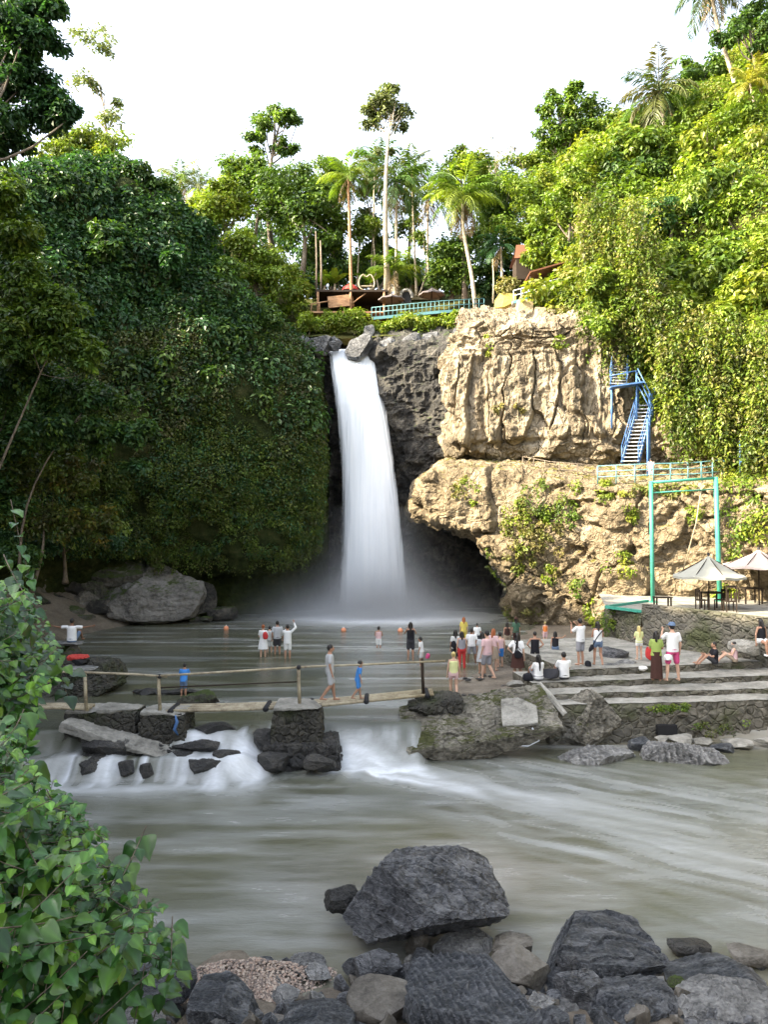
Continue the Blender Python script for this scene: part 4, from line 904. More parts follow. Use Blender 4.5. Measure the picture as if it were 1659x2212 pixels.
tree('lime tree in front of the thatched roof', 53, (1170, 640), [(1170, 480, 34, 34, 8, 18), (1180, 540, 34, 34, 8, 18), (1150, 550, 20, 24, 4, 14), (1205, 500, 18, 26, 4, 14)], LIME + FRESH, 0.27, 32, 0.15, seed=22)
tree('layered tree with flat boughs on the right skyline', 62, (1235, 470), [(1215, 210, 34, 14, 5, 13), (1245, 190, 24, 8, 3, 10), (1195, 240, 34, 10, 5, 12), (1265, 235, 44, 22, 8, 15), (1225, 270, 50, 16, 7, 14), (1280, 270, 30, 22, 5, 14), (1190, 300, 34, 22, 6, 14), (1230, 320, 45, 14, 6, 13)], FRESH + GREEN[:2], 0.32, 28, 0.25, seed=23, limbs=14, fork=0.45)
tree('green tree crowning the right skyline behind the palms', 60, (1500, 420), [(1500, 210, 45, 40, 8, 22), (1440, 270, 45, 34, 8, 22), (1540, 150, 40, 30, 6, 18), (1490, 150, 24, 20, 4, 14)], GREEN + FRESH[:1], 0.32, 32, 0.25, seed=24)
tree('dark leaved tree leaning into the top right corner', 50, (1690, 330), [(1640, 30, 40, 24, 6, 18), (1600, 60, 34, 20, 5, 15), (1650, 90, 26, 26, 5, 16), (1560, 90, 24, 14, 3, 12)], GREEN + DARK[:1], 0.27, 30, 0.22, seed=25, limbs=10)
tree('small dense tree in the shady fold of the right slope', 47, (1450, 560), [(1450, 460, 60, 34, 12, 20), (1400, 480, 34, 26, 6, 16), (1510, 450, 34, 26, 6, 18)], DARK + GREEN, 0.25, 36, 0.16, seed=26)
tree('lime tree standing out at the right edge of the slope', 41, (1640, 760), [(1620, 620, 55, 50, 13, 22), (1650, 530, 40, 45, 9, 20), (1590, 680, 40, 30, 7, 18), (1660, 690, 40, 50, 9, 20)], LIME, 0.25, 36, 0.18, seed=27)
tree('leafy tree hanging over the blue stairs', 42.5, (1360, 700), [(1330, 620, 50, 45, 11, 20), (1290, 690, 34, 40, 8, 18), (1370, 665, 45, 36, 10, 20), (1430, 740, 26, 44, 8, 16), (1280, 600, 26, 34, 5, 16)], LIME + FRESH, 0.24, 36, 0.16, seed=28)
for k, (px, py, rx, ry, Y) in enumerate(((450, 480, 60, 30, 78), (570, 520, 70, 60, 76), (680, 570, 50, 60, 74), (760, 590, 50, 40, 74), (830, 580, 40, 34, 76), (900, 600, 30, 30, 80), (1000, 560, 60, 60, 76), (1090, 440, 60, 60, 78), (340, 420, 50, 24, 72))):
    tree('distant tree filling the back of the wood above the fall', Y, (px, py + ry + 60), [(px, py, rx, ry, 14, 24)], DARK + GREEN, 0.42, 26, 0.2, seed=40 + k, group='trees at the back of the wood', limbs=5)
for k, (px, py, rx, lb) in enumerate(((665, 700, 38, 'lime bush at the left end below the wooden balcony'), (720, 695, 36, 'lime bush under the wooden balcony, second from left'), (765, 690, 34, 'lime bush between the wooden balcony and the gap of pale rocks'),
        (840, 705, 34, 'lime bush right of the gap, below the teal deck'), (895, 698, 38, 'tall lime bush under the middle of the teal deck'), (950, 700, 34, 'lime bush under the right half of the teal deck'), (985, 698, 22, 'small lime bush ending the row beside the pale cliff'))):
    tree(lb, 55 + 0.3 * (k % 2), (px, py + 34), [(px, py, rx, 22, 9, 14)], LIME + FRESH[:1], 0.24, 34, 0.06, seed=60 + k, name='bush', cat='bush', group='lime bushes below the decks', limbs=4)
# --- palms
palm('palm with brown trunk rising through the wooden hut, left of the tall tree', 59, [(760, 664), (757, 560), (752, 380)], 3.0, 20, FRESH + OLIVE[:1], 0.16, seed=1, bark='wood')
palm('palm with coconuts close behind the tall bare stemmed tree', 60, [(858, 640), (856, 520), (857, 395)], 3.7, 22, GREEN + OLIVE[:1], 0.16, seed=2, lo=-0.9)
palm('slim palm standing alone against the sky above the gap', 63, [(928, 640), (924, 540), (925, 425)], 3.6, 14, GREEN, 0.12, seed=3, lo=-0.4, hi=1.5, droop=0.8)
palm('leaning palm rooted below the teal deck with brown drooping leaves', 57, [(1030, 694), (1020, 600), (1002, 500), (1000, 425)], 3.9, 22, FRESH + LIME[:1], 0.17, seed=4, lo=-0.5, dead=6)
palm('short bright palm beside the foot of the tall tree', 58.5, [(853, 640), (852, 585)], 2.9, 14, LIME + FRESH, 0.14, seed=5, lo=0.1)
palm('big dark palm with drooping crown on the right skyline', 55, [(1455, 345), (1440, 290), (1425, 200)], 4.3, 24, OLIVE + GREEN, 0.18, seed=6, lo=-0.8)
palm('tall palm leaning left at the top right, crown cut by the frame', 51, [(1612, 278), (1585, 170), (1552, 60), (1535, -25)], 3.6, 18, OLIVE + GREEN, 0.16, seed=7, lo=-0.7)
palm('yellow leaved young palm at the right edge of the skyline', 49, [(1640, 250), (1628, 215), (1621, 180)], 2.3, 14, [(0.26, 0.24, 0.03), (0.2, 0.22, 0.03)], 0.1, seed=8, lo=-0.3)
palm('distant palm on the left skyline, taller of the two', 88, [(392, 480), (388, 385)], 3.6, 16, PALEG + FRESH, 0.16, seed=9)
palm('distant palm on the left skyline, shorter of the two', 88, [(432, 490), (428, 404)], 3.3, 16, PALEG + FRESH, 0.16, seed=10)
palm('dark low palm in the gap below the thatched roof', 57, [(1085, 600), (1082, 530)], 2.4, 14, DARK + GREEN, 0.1, seed=11)
palm('feathery palm half hidden in the canopy left of the brown trunk', 66, [(712, 640), (718, 500), (722, 400)], 3.2, 16, GREEN + OLIVE, 0.13, seed=12)
for k, (px, py) in enumerate(((700, 610), (722, 606), (800, 606))):
    b = at(px, py + 30, 62); root = empty('banana_plant', b, ['banana plant with upright leaves behind the wooden hut', 'banana plant right of its twin behind the wooden hut', 'banana plant seen through the heart shaped frame'][k], 'banana plant')
    MB().tube([(0, 0, 0), (0.05, 0, 0.9)], [0.13, 0.09], 8).build('trunk', M['palebark'], root, True)
    mb = MB(); r = np.random.default_rng(90 + k)
    for j in range(8):
        az = j * 2.4; el = 1.25 - 0.11 * j; t = np.linspace(0, 1, 9); P = np.stack((np.cos(az) * t * 2.2 * math.cos(el), np.sin(az) * t * 2.2 * math.cos(el), 0.85 + 2.2 * t * math.sin(el) - 0.9 * t ** 2.5), 1)
        w = 0.3 * np.sin(np.clip(t * 0.95 + 0.05, 0, 1) * math.pi) ** 0.6; s = np.array((-math.sin(az), math.cos(az), 0))
        V = np.stack((P + s * w[:, None] + (0, 0, 0.06), P, P - s * w[:, None] + (0, 0, 0.06)), 1).reshape(-1, 3); mb.add(V, grid_faces(9, 3), 0, np.asarray(FRESH[j % 3]) * 1.1)
    mb.build('crown', M['leaf'], root, colors=True)
for k, (px, y0, y1, lb) in enumerate(((683, 500, 640, 'thin reddish trunk left of the wooden hut'), (693, 520, 640, 'second thin reddish trunk beside the wooden hut'), (1066, 560, 655, 'thin pale pole standing right of the leaning palm'))):
    MB().tube([at(px, y1, 59), at(px + 1, (y0 + y1) / 2, 59), at(px - 1, y0, 59)], [0.09, 0.08, 0.06], 7).build('pole', M['bark' if k < 2 else 'palebark'], None, True, origin=at(px, y1, 59))
    tag(COL.objects[-1], lb, 'pole')

# --- foreground bush: big heart shaped leaves on thin stems
LU = np.array([0, 0.02, 0.1, 0.24, 0.42, 0.6, 0.78, 0.9, 1.0]); LW = np.array([0, 0.2, 0.36, 0.42, 0.385, 0.29, 0.16, 0.065, 0])
def big_leaves(mb, pos, nrm, tipd, L, col, rng):
    for p, n_, d, l, c in zip(pos, unit(nrm), tipd, L, col):
        u = d - n_ * (d @ n_); u /= np.linalg.norm(u) + 1e-9; w = np.cross(n_, u)
        fold, curl = rng.uniform(0.02, 0.34), rng.uniform(0.05, 0.45); ph = rng.uniform(0, 6)
        mid = p + l * (LU[:, None] * u - n_ * (curl * LU ** 2)[:, None])
        wav = 0.035 * np.sin(LU * 14 + ph)[:, None] * n_
        lf = mid + l * (LW[:, None] * w + n_ * (fold * LW)[:, None] + wav); rt = mid + l * (-LW[:, None] * w + n_ * (fold * LW)[:, None] - wav)
        lm = (mid + lf) / 2 + n_ * l * 0.012; rm = (mid + rt) / 2 + n_ * l * 0.012
        V = np.stack((lf, lm, mid, rm, rt), 1).reshape(-1, 3)
        cc = np.tile(np.array([1.0, 0.94, 1.4, 0.94, 1.0])[:, None] * c, (9, 1)) * (1 + 0.14 * np.sin(np.repeat(LU, 5) * 34 + ph))[:, None]; mb.add(V, grid_faces(9, 5), 0, cc)
def inside(poly, x, y):
    c = False; j = len(poly) - 1
    for i in range(len(poly)):
        (xi, yi), (xj, yj) = poly[i], poly[j]
        if (yi > y) != (yj > y) and x < (xj - xi) * (y - yi) / (yj - yi) + xi: c = not c
        j = i
    return c
def bush(label, poly, Y0, Y1, n, L, base, seed, pal):
    """leaves stand alternately along arching shoots, smaller towards the tip"""
    rng = np.random.default_rng(seed); b = np.array(base, float); root = empty('broadleaf_bush', b, label, 'bush')
    xs, ys = zip(*poly); mb = MB(); st = MB(); made = 0; tries = 0
    while made < n and tries < 40 * n:
        tries += 1; x, y = rng.uniform(min(xs), max(xs)), rng.uniform(min(ys), max(ys))
        if not inside(poly, x, y): continue
        tip = at(x, y, Y0 + (Y1 - Y0) * rng.random() ** 0.9); ln = L * rng.uniform(4.5, 9)
        d = unit(np.array((0.75, -0.35, 0.25)) + rng.normal(size=3) * 0.36); d = d * (1 if d[0] > 0 else -1); t = np.linspace(0, 1, 8)
        P = tip - d * ln * (1 - t)[:, None] + np.array((0, 0, -0.28)) * ln * (t ** 2 - 1)[:, None] * -1 * 0.5
        P += tip - P[-1]; st.tube(P, np.linspace(0.0035, 0.0015, 8) * (L / 0.09), 5)
        k = int(rng.integers(10, 17)); u = np.linspace(0.03, 1.0, k) ** 0.8; i = np.minimum((u * 7).astype(int), 6); f = (u * 7 - i)[:, None]
        Q = P[i] * (1 - f) + P[np.minimum(i + 1, 7)] * f; T = unit(P[np.minimum(i + 1, 7)] - P[i]); sd = np.cross(T, (0, 0, 1.0)) * np.where(np.arange(k) % 2, 1, -1)[:, None]
        td = sd * 0.9 + T * 0.75 + np.array((0.1, -0.25, -0.4)) + rng.normal(size=(k, 3)) * 0.28; nr = np.array((0.12, -0.42, 0.95)) + sd * 0.25 + rng.normal(size=(k, 3)) * 0.3
        sz = L * (1.15 - 0.75 * u ** 2) * rng.uniform(0.6, 1.25, k); c = pal_cols(pal, k, rng, 0.2) * rng.uniform(0.7, 1.25) * (0.85 + 0.45 * u[:, None] ** 3)
        big_leaves(mb, Q + unit(td) * sz[:, None] * 0.25 - b, nr, td, sz, c, rng); made += k
    mb.build('crown', M['bigleaf'], root, True, colors=True)
    st2 = MB()
    for V_, F_ in zip(st.v, st.f): pass
    st.v = [v - b for v in st.v]; st.build('stem', M['bark'], root, True)
    for _ in range(2):
        x, y = rng.uniform(min(xs), max(xs)), rng.uniform(min(ys), max(ys))
        if not inside(poly, x, y): continue
        q = at(x, y, (Y0 + Y1) / 2) - b; st2.tube(catmull(np.array([rng.normal(size=3) * (0.15, 0.15, 0.02), q * 0.55 + rng.normal(size=3) * 0.1, q]), 8), np.linspace(0.02, 0.006, 8), 6)
    st2.build('stem', M['bark'], root, True)
M['bigleaf'] = leaf_mat('bigleaf', 0.25, 0.3, 0.5)
BUSH = [(0.042, 0.115, 0.02), (0.028, 0.085, 0.018), (0.07, 0.16, 0.022), (0.04, 0.105, 0.026), (0.1, 0.2, 0.024), (0.02, 0.06, 0.014)]
bush('leafy bush of big heart shaped leaves nearest the lower left corner', [(-60, 1540), (40, 1590), (80, 1655), (140, 1705), (215, 1775), (262, 1845), (315, 1910), (360, 1955), (335, 2000), (370, 2085), (320, 2110), (200, 2125), (110, 2190), (-60, 2240)], 2.75, 4.4, 6400, 0.098, (-2.7, 3.6, 2.0), 71, BUSH)
bush('leafy bush of smaller leaves at the left edge beside the seated bather', [(-60, 1225), (20, 1235), (70, 1275), (110, 1330), (125, 1400), (120, 1470), (80, 1540), (50, 1640), (-60, 1680)], 5.0, 7.5, 3000, 0.13, (-4.2, 6.3, 1.9), 72, BUSH[:3] + BUSH[4:])
mb = MB(); rng = np.random.default_rng(73)
p0 = np.array([on_level(rng.uniform(-40, 130), rng.uniform(2130, 2240), 1.75) for _ in range(60)]); p0[:, 1] = np.minimum(p0[:, 1], 4.2)
for q in p0:
    frond(mb, q + (0, 0, rng.uniform(0, 0.12)), rng.uniform(0, 6.3), rng.uniform(0.6, 1.3), rng.uniform(0.16, 0.3), [(0.13, 0.19, 0.02), (0.1, 0.17, 0.02)], rng, n=12, lw=0.3)
tag(mb.build('fern', M['leaf'], None, False, True, origin=p0[0]), 'yellow green ferns in the lower left corner under the big leaved bush', 'ferns')
# ------------------------------------------------------------------ rocks
_ico = {}
def ico(sub):
    if sub not in _ico:
        bm = bmesh.new(); bmesh.ops.create_icosphere(bm, subdivisions=sub, radius=1.0)
        _ico[sub] = (np.array([v.co for v in bm.verts]), np.array([[v.index for v in f.verts] for f in bm.faces])); bm.free()
    return _ico[sub]
def rock_shape(size, seed, box=0.3, cuts=9, planes=(), strata=None, rough=0.06, sub=5, rot=(0, 0, 0), taper=0.0, stones=0.0):
    rng = np.random.default_rng(5000 + seed); V, Fc = ico(sub); P = V.copy()
    P = P * (1 - box) + box * P / np.abs(P).max(1, keepdims=True) * 0.9
    pl = [(np.asarray(n, float), d) for n, d in planes] + [(rng.normal(size=3), rng.uniform(0.5, 0.82)) for _ in range(int(cuts * 1.5))]
    for n, d in pl:
        n = n / np.linalg.norm(n); t = np.maximum(P @ n - d, 0); P = P - n * t[:, None]
    P = P @ np.array(Euler(rot).to_matrix()).T
    if taper: P[:, :2] *= (1 - taper * (P[:, 2:3] + 1) / 2)
    lo, hi = P.min(0), P.max(0); P = (P - (lo + hi) / 2) / (hi - lo) * np.asarray(size, float)
    s = float(np.mean(size)); N = unit(P / np.asarray(size, float) ** 2 * s * s)
    Q = P / s * 2 + seed * 3.7
    d = rough * s * (0.5 * fbm(Q * 1.3, 3, seed) + 0.4 * ridged(Q * 3.8, 3, seed + 3) + 0.3 * fbm(Q * 11, 3, seed + 5))
    if strata:
        ax, fr, am = strata; ax = np.asarray(ax, float); ax /= np.linalg.norm(ax)
        w = (P @ ax) / s * fr + 0.9 * fbm(Q * 1.4, 3, seed + 9); saw = w - np.floor(w); d = d + am * s * (saw * 1.3 - 0.5) * (0.5 + 0.6 * fbm(Q * 3, 2, seed + 11))
    if stones:
        f1, f2, cid = worley(P * 3.6 + 0.3 * fbm(P * 3, 2, 1)[:, None], seed); d = d + stones * (smooth(0, 0.22, f2 - f1) - 0.5 + 0.7 * (cid - 0.5))
    return P + N * d[:, None], Fc
def sizes(Y, z, wpx, hpx, dr):
    k = Y / FPX; w = wpx * k; d = w * dr; th = math.atan2(EYE - z, Y)
    h = max((hpx * k - d * math.sin(th) * 0.75) / math.cos(th), 0.3 * w); return w, d, h
def rock(label, px, py, wpx, hpx, Y=None, mat='boulder', seed=0, dr=0.8, name='boulder', group=None, level=None, cat='rock', parent=None, **kw):
    """a rock whose picture is centred on (px, py); level = height of the ground it lies on"""
    if Y is None:
        Y = on_level(px, py + hpx * 0.42, level)[1] + wpx * 0.006 * dr * 0.35
    c = at(px, py, Y); w, d, h = sizes(Y, c[2], wpx, hpx, dr)
    V, Fc = rock_shape((w, d, h), seed, **kw)
    o = MB().add(V + c, Fc).build(name, M[mat], parent, kw.get('sub', 5) > 5 and False, origin=None if parent else c)
    if parent is None: tag(o, label, cat, group)
    return o
S = dict(sub=6)
rock('largest dark grey boulder standing alone in the lower river', 915, 1932, 345, 215, 12.15, 'boulder', 1, 0.85, box=0.2, cuts=3, rough=0.05, sub=7, strata=((0.5, 0.55, 0.6), 11, 0.03),
     planes=[((0.42, -0.42, 0.8), 0.42), ((-0.8, -0.62, 0.2), 0.46), ((0.25, -0.8, -0.5), 0.5), ((-1, 0.1, 0.25), 0.72), ((0.95, -0.2, -0.35), 0.74), ((-0.1, 0.35, 1), 0.7), ((0.8, -0.05, 0.62), 0.55)])
rock('low dark rock at the left foot of the largest river boulder', 738, 1942, 75, 70, 12.5, 'wetrock', 2, 0.9, rough=0.1, sub=5)
rock('square block of layered dark slate in the front row', 1290, 2058, 250, 150, 11.3, 'slate', 3, 0.8, box=0.75, cuts=2, rough=0.045, sub=7, strata=((0.15, -0.5, 1), 11, 0.05), planes=[((0.25, -0.4, 0.85), 0.62), ((0.1, -1, 0.1), 0.66)])
rock('brown rounded boulder tilted against the layered slate block', 1128, 2096, 135, 115, 10.75, 'browner', 4, 0.75, box=0.2, cuts=5, rough=0.03, rot=(0.3, -0.5, 0.2), **S)
rock('dark angular rock wedged behind the brown tilted boulder', 1105, 2048, 90, 70, 11.3, 'browner', 5, 0.8, cuts=8, **S)
rock('flat pale brown slab lying behind the front rocks', 1000, 2040, 130, 52, 11.5, 'paler', 6, 0.9, box=0.5, cuts=6, **S)
rock('small upright rock with pale tip in front of the largest boulder', 902, 2040, 50, 56, 11.5, 'browner', 7, 0.7, cuts=9, **S)
rock('blue grey rock between the pale slab and the brown boulder', 1002, 2082, 75, 62, 11.0, 'slate', 8, 0.8, cuts=9, **S)
rock('blue grey rock left of the striated slab', 922, 2086, 80, 62, 11.0, 'slate', 9, 0.8, cuts=9, **S)
rock('long striated slate slab sloping towards the bottom edge', 1010, 2165, 270, 150, 10.15, 'slate', 10, 0.9, box=0.5, cuts=3, rough=0.05, strata=((1, 0.35, 0.5), 14, 0.045), planes=[((0.25, -0.45, 0.85), 0.45), ((-0.1, -1, 0.2), 0.6)], sub=7)
rock('rounded brown black boulder at the left end of the front rocks', 828, 2160, 155, 100, 10.1, 'browner', 11, 0.8, box=0.35, cuts=3, rough=0.025, **S)
rock('dark wedge shaped rock with a pale top face', 815, 2092, 110, 84, 10.8, 'boulder', 12, 0.75, cuts=8, planes=[((0.3, -0.3, 0.9), 0.45)], **S)
rock('low dark rock left of the wedge shaped one', 768, 2085, 60, 44, 11.0, 'boulder', 13, 0.9, cuts=7, **S)
rock('dark jagged rock below the layered slate block', 1258, 2145, 110, 90, 10.35, 'boulder', 14, 0.8, cuts=10, rough=0.09, **S)
rock('broad charcoal rock right of the jagged one', 1365, 2170, 190, 115, 10.1, 'slate', 15, 0.8, box=0.4, cuts=7, rough=0.07, strata=((0.2, -0.3, 1), 8, 0.03), **S)
rock('grey wedge rock with a long lit top near the right edge', 1545, 2112, 200, 90, 10.7, 'slate', 16, 0.6, box=0.5, cuts=4, planes=[((-0.45, -0.2, 0.85), 0.42), ((0, -1, 0.1), 0.6)], rough=0.04, rot=(0, -0.25, 0), **S)
rock('small mossy dark rock at the left end of the grey wedge', 1462, 2128, 46, 50, 10.6, 'mossrock', 17, 0.8, **S)
rock('largest light grey boulder in the lower right corner', 1580, 2180, 220, 115, 10.0, 'paler', 18, 0.85, box=0.4, cuts=6, rough=0.05, **S)
rock('pale grey stone between the slab and the charcoal rock', 1175, 2170, 80, 60, 10.2, 'paler', 19, 0.8, cuts=8, **S)
rock('angular grey stone at the bottom edge under the pale one', 1185, 2205, 90, 60, 9.8, 'slate', 20, 0.8, cuts=8, **S)
rock('dark angular boulder left of the gravel heap', 485, 2165, 150, 115, 9.9, 'slate', 21, 0.8, box=0.4, cuts=6, planes=[((0.5, -0.4, 0.75), 0.4)], **S)
rock('blue grey rounded rock under the bush leaves', 300, 2120, 190, 110, 10.1, 'slate', 22, 0.8, box=0.3, cuts=5, rough=0.04, **S)
rock('smaller slate rock between the bush and the dark angular boulder', 385, 2130, 80, 80, 10.1, 'slate', 23, 0.8, cuts=8, **S)
rock('flat leaning stone in the lower left rock row', 255, 2178, 110, 50, 9.7, 'browner', 24, 0.8, box=0.5, cuts=5, **S)
rock('smooth pale rock cut by the bottom edge on the left', 300, 2208, 110, 50, 9.4, 'paler', 25, 0.8, box=0.2, cuts=2, rough=0.02, **S)
rock('yellowish stone squeezed right of the flat leaning one', 475, 2205, 40, 30, 9.6, 'paler', 26, 0.8, **S)
rock('low grey rock at the bottom edge under the gravel heap', 690, 2195, 150, 55, 9.75, 'slate', 27, 0.8, box=0.4, cuts=6, **S)
rock('white speckled stone at the water edge behind the gravel heap', 662, 2082, 82, 36, 11.3, 'paler', 28, 0.8, box=0.3, cuts=3, **S)
rock('dark flat rock awash near the right edge of the river', 1490, 2040, 90, 18, 11.7, 'wetrock', 29, 0.7, box=0.3, cuts=4)
rock('thin slab awash at the right edge of the river', 1620, 2062, 90, 30, 11.4, 'browner', 30, 0.7, box=0.5, cuts=4)
rock('triangular slate stone in front of the jagged rock', 1225, 2085, 50, 60, 10.7, 'boulder', 31, 0.7, cuts=10)
rock('narrow brown stone in front of the striated slab', 1110, 2150, 60, 46, 10.3, 'browner', 32, 0.9, cuts=7)
rng = np.random.default_rng(30)
for k in range(80):
    px, py = rng.uniform(560, 1680), rng.uniform(2075, 2230)
    w = rng.uniform(34, 88) * (0.6 + 0.4 * (py - 2075) / 155); rock('middling grey rock filling the pile of the near shore', px, py, w, w * rng.uniform(0.6, 0.85), on_level(px, py + w * .3, -0.85)[1] + 0.1, ('slate', 'boulder', 'browner', 'slate', 'paler')[k % 5], 310 + k, 0.9, group='middling rocks of the near shore', cuts=8, rough=0.06, sub=5)
# small stones of the shore, copied from five
sp = []
for k in range(5):
    V, Fc = rock_shape((0.3, 0.25, 0.18), 300 + k, sub=4, rough=0.05, cuts=7)
    sp.append(MB().add(V, Fc).build('small_stone', M[('slate', 'browner', 'paler', 'boulder', 'slate')[k]]))
rng = np.random.default_rng(31)
for k in range(200):
    px, py = rng.uniform(180, 1660), rng.uniform(2075, 2240); 
    if 430 < px < 670 and py < 2185: px += 260
    q = on_level(px, py, -0.8); q[2] = gz(q[0], q[1]) + 0.03
    o = sp[k] if k < 5 else sp[int(rng.integers(0, 5))].copy()
    if k >= 5: COL.objects.link(o)
    o.location = q; s = rng.uniform(0.5, 1.5); o.scale = (s, s, s); o.rotation_euler = rng.uniform(0, 6.3, 3)
    tag(o, 'small stone lying among the boulders of the near shore', 'stone', 'small stones of the near shore')
# heap of pinkish gravel
rng = np.random.default_rng(33); mb = MB(); n = 6500
c0 = on_level(555, 2120, -0.85)
a = rng.random(n) * 6.283; r = np.sqrt(rng.random(n)); gxp = c0[0] + np.cos(a) * r * 0.95 - 0.12; gyp = c0[1] + np.sin(a) * r * 0.95
lob = 0.75 + 0.3 * np.sin(a * 2 + 1) + 0.18 * np.sin(a * 5); gxp = c0[0] - 0.1 + np.cos(a) * r * 0.95 * lob * 1.15; gyp = c0[1] + np.sin(a) * r * 0.95 * lob; hh = 0.3 * np.clip(1 - r, 0, 1) ** 0.9
zc = np.maximum(ground_z(gxp, gyp), -0.93) + hh * rng.uniform(0.9, 1.0, n)
OC = np.array([(1,0,0),(0,1,0),(-1,0,0),(0,-1,0),(0,0,0.7),(0,0,-0.7)], float); OF = np.array([(0,1,4),(1,2,4),(2,3,4),(3,0,4),(1,0,5),(2,1,5),(3,2,5),(0,3,5)])
sz = rng.uniform(0.008, 0.03, n); rt = rng.random(n) * 6.28
cs, sn = np.cos(rt)[:, None], np.sin(rt)[:, None]
Vx = OC[None, :, 0] * cs - OC[None, :, 1] * sn; Vy = OC[None, :, 0] * sn + OC[None, :, 1] * cs
V = np.stack((Vx, Vy, np.broadcast_to(OC[None, :, 2], Vx.shape)), -1) * sz[:, None, None] + np.stack((gxp, gyp, zc), 1)[:, None, :]
gc = np.array([(0.38, 0.28, 0.22), (0.28, 0.22, 0.18), (0.46, 0.38, 0.31), (0.18, 0.15, 0.13)])[rng.integers(0, 4, n)]
mb.add(V.reshape(-1, 3), (OF[None] + 6 * np.arange(n)[:, None, None]).reshape(-1, 3), 0, np.repeat(gc, 6, 0))
rr = np.linspace(0, 1.0, 8); hp = [(x * 0.5, max(gz(c0[0], c0[1]), -0.95) + 0.3 * (1 - x * 0.5) ** 0.9 - 0.14) for x in rr[::-1]]
mb.lathe([(x + 1e-3, z) for x, z in hp], (c0[0] - 0.12, c0[1], 0), 24, 0, (0.3, 0.23, 0.19))
m_, nt_, b_ = nodes('gravel', 0.8, 0.3); at_ = nn(nt_, 'ShaderNodeAttribute', attribute_name='tint'); nt_.links.new(at_.outputs['Color'], b_.inputs['Base Color']); M['gravel'] = m_
mb.build('gravel', m_, colors=True)['kind'] = 'stuff'

# rocks at the foot of the left cliff and in the pool
B = dict(rough=0.06, sub=6)
rock('biggest grey boulder at the foot of the green cliff', 338, 1282, 205, 132, 46.3, 'greyboulder', 41, 0.7, box=0.3, cuts=4, planes=[((0.35, -0.75, 0.55), 0.5), ((-0.5, -0.5, 0.6), 0.62)], **B)
rock('moss topped boulder left behind the biggest grey one', 235, 1225, 190, 100, 47.0, 'mossrock', 42, 0.7, box=0.3, cuts=5, **B)
rock('dark boulder under the moss topped one', 195, 1270, 120, 90, 46.2, 'mossrock', 43, 0.7, cuts=7, **B)
rock('dark boulder at the far left of the bank, half behind leaves', 120, 1240, 110, 110, 45.5, 'mossrock', 44, 0.7, cuts=7, **B)
rock('reddish brown stone below the dark bank boulders', 180, 1303, 74, 58, 45.2, 'browner', 45, 0.8, cuts=7, **B)
rock('dark stone right of the biggest grey boulder', 432, 1290, 70, 74, 47.2, 'darkcliff', 46, 0.8, cuts=8, **B)
rock('low dark stone at the tip of the left bank', 480, 1325, 66, 34, 47.2, 'darkcliff', 47, 0.8, cuts=6, **B)
rock('dark boulder low on the left bank beside the reddish stone', 115, 1310, 90, 70, 44.2, 'darkcliff', 48, 0.8, cuts=7, **B)
rng = np.random.default_rng(35)
for k, (px, py, w) in enumerate(((230, 1330, 40), (262, 1336, 30), (205, 1338, 34), (290, 1330, 26), (160, 1345, 44), (420, 1332, 34), (445, 1338, 26), (240, 1300, 36), (130, 1352, 50), (310, 1343, 20))):
    rock('dark stone at the waterline below the left boulders', px, py, w, w * 0.6, on_level(px, py + w * .2, 0.05)[1], 'mossrock', 50 + k, 0.9, name='small_stone', group='stones at the waterline of the left bank', cat='stone', sub=4)
for k, (px, py, w, h, Y) in enumerate(((60, 1260, 90, 90, 43.5), (150, 1265, 70, 60, 45.4), (250, 1285, 60, 70, 46), (70, 1310, 80, 60, 42.5), (150, 1322, 60, 40, 43.6), (215, 1312, 60, 40, 44.8), (40, 1345, 80, 60, 41), (100, 1345, 60, 40, 42), (175, 1340, 50, 30, 43.4))):
    rock('dark mossy boulder in the jumble on the left bank', px, py, w, h, Y, ('mossrock', 'darkcliff')[k % 2], 360 + k, 0.8, group='jumbled dark boulders of the left bank', cuts=8, rough=0.07, sub=5)
for k, (px, py, w, h, lb) in enumerate(((776, 752, 62, 44, 'largest boulder on the lip, splitting the top of the fall'), (690, 748, 56, 30, 'dark boulder on the lip just left of the fall'), (722, 742, 34, 26, 'small rock between two boulders left of the fall top'), (655, 752, 44, 42, 'brown boulder at the left end of the lip'),
        (836, 752, 46, 36, 'grey boulder on the lip just right of the fall'), (885, 746, 54, 42, 'broad grey boulder second right of the fall top'), (937, 744, 56, 44, 'third boulder right of the fall top'), (978, 735, 36, 44, 'last dark boulder before the pale cliff'), (797, 722, 26, 34, 'pale rock in the gap between the lime bushes'))):
    rock(lb, px, py, w, h, 52.2 if k < 8 else 54.5, 'paler' if k == 8 else 'boulder', 70 + k, 0.9, box=0.3, cuts=6, rough=0.06, sub=5)
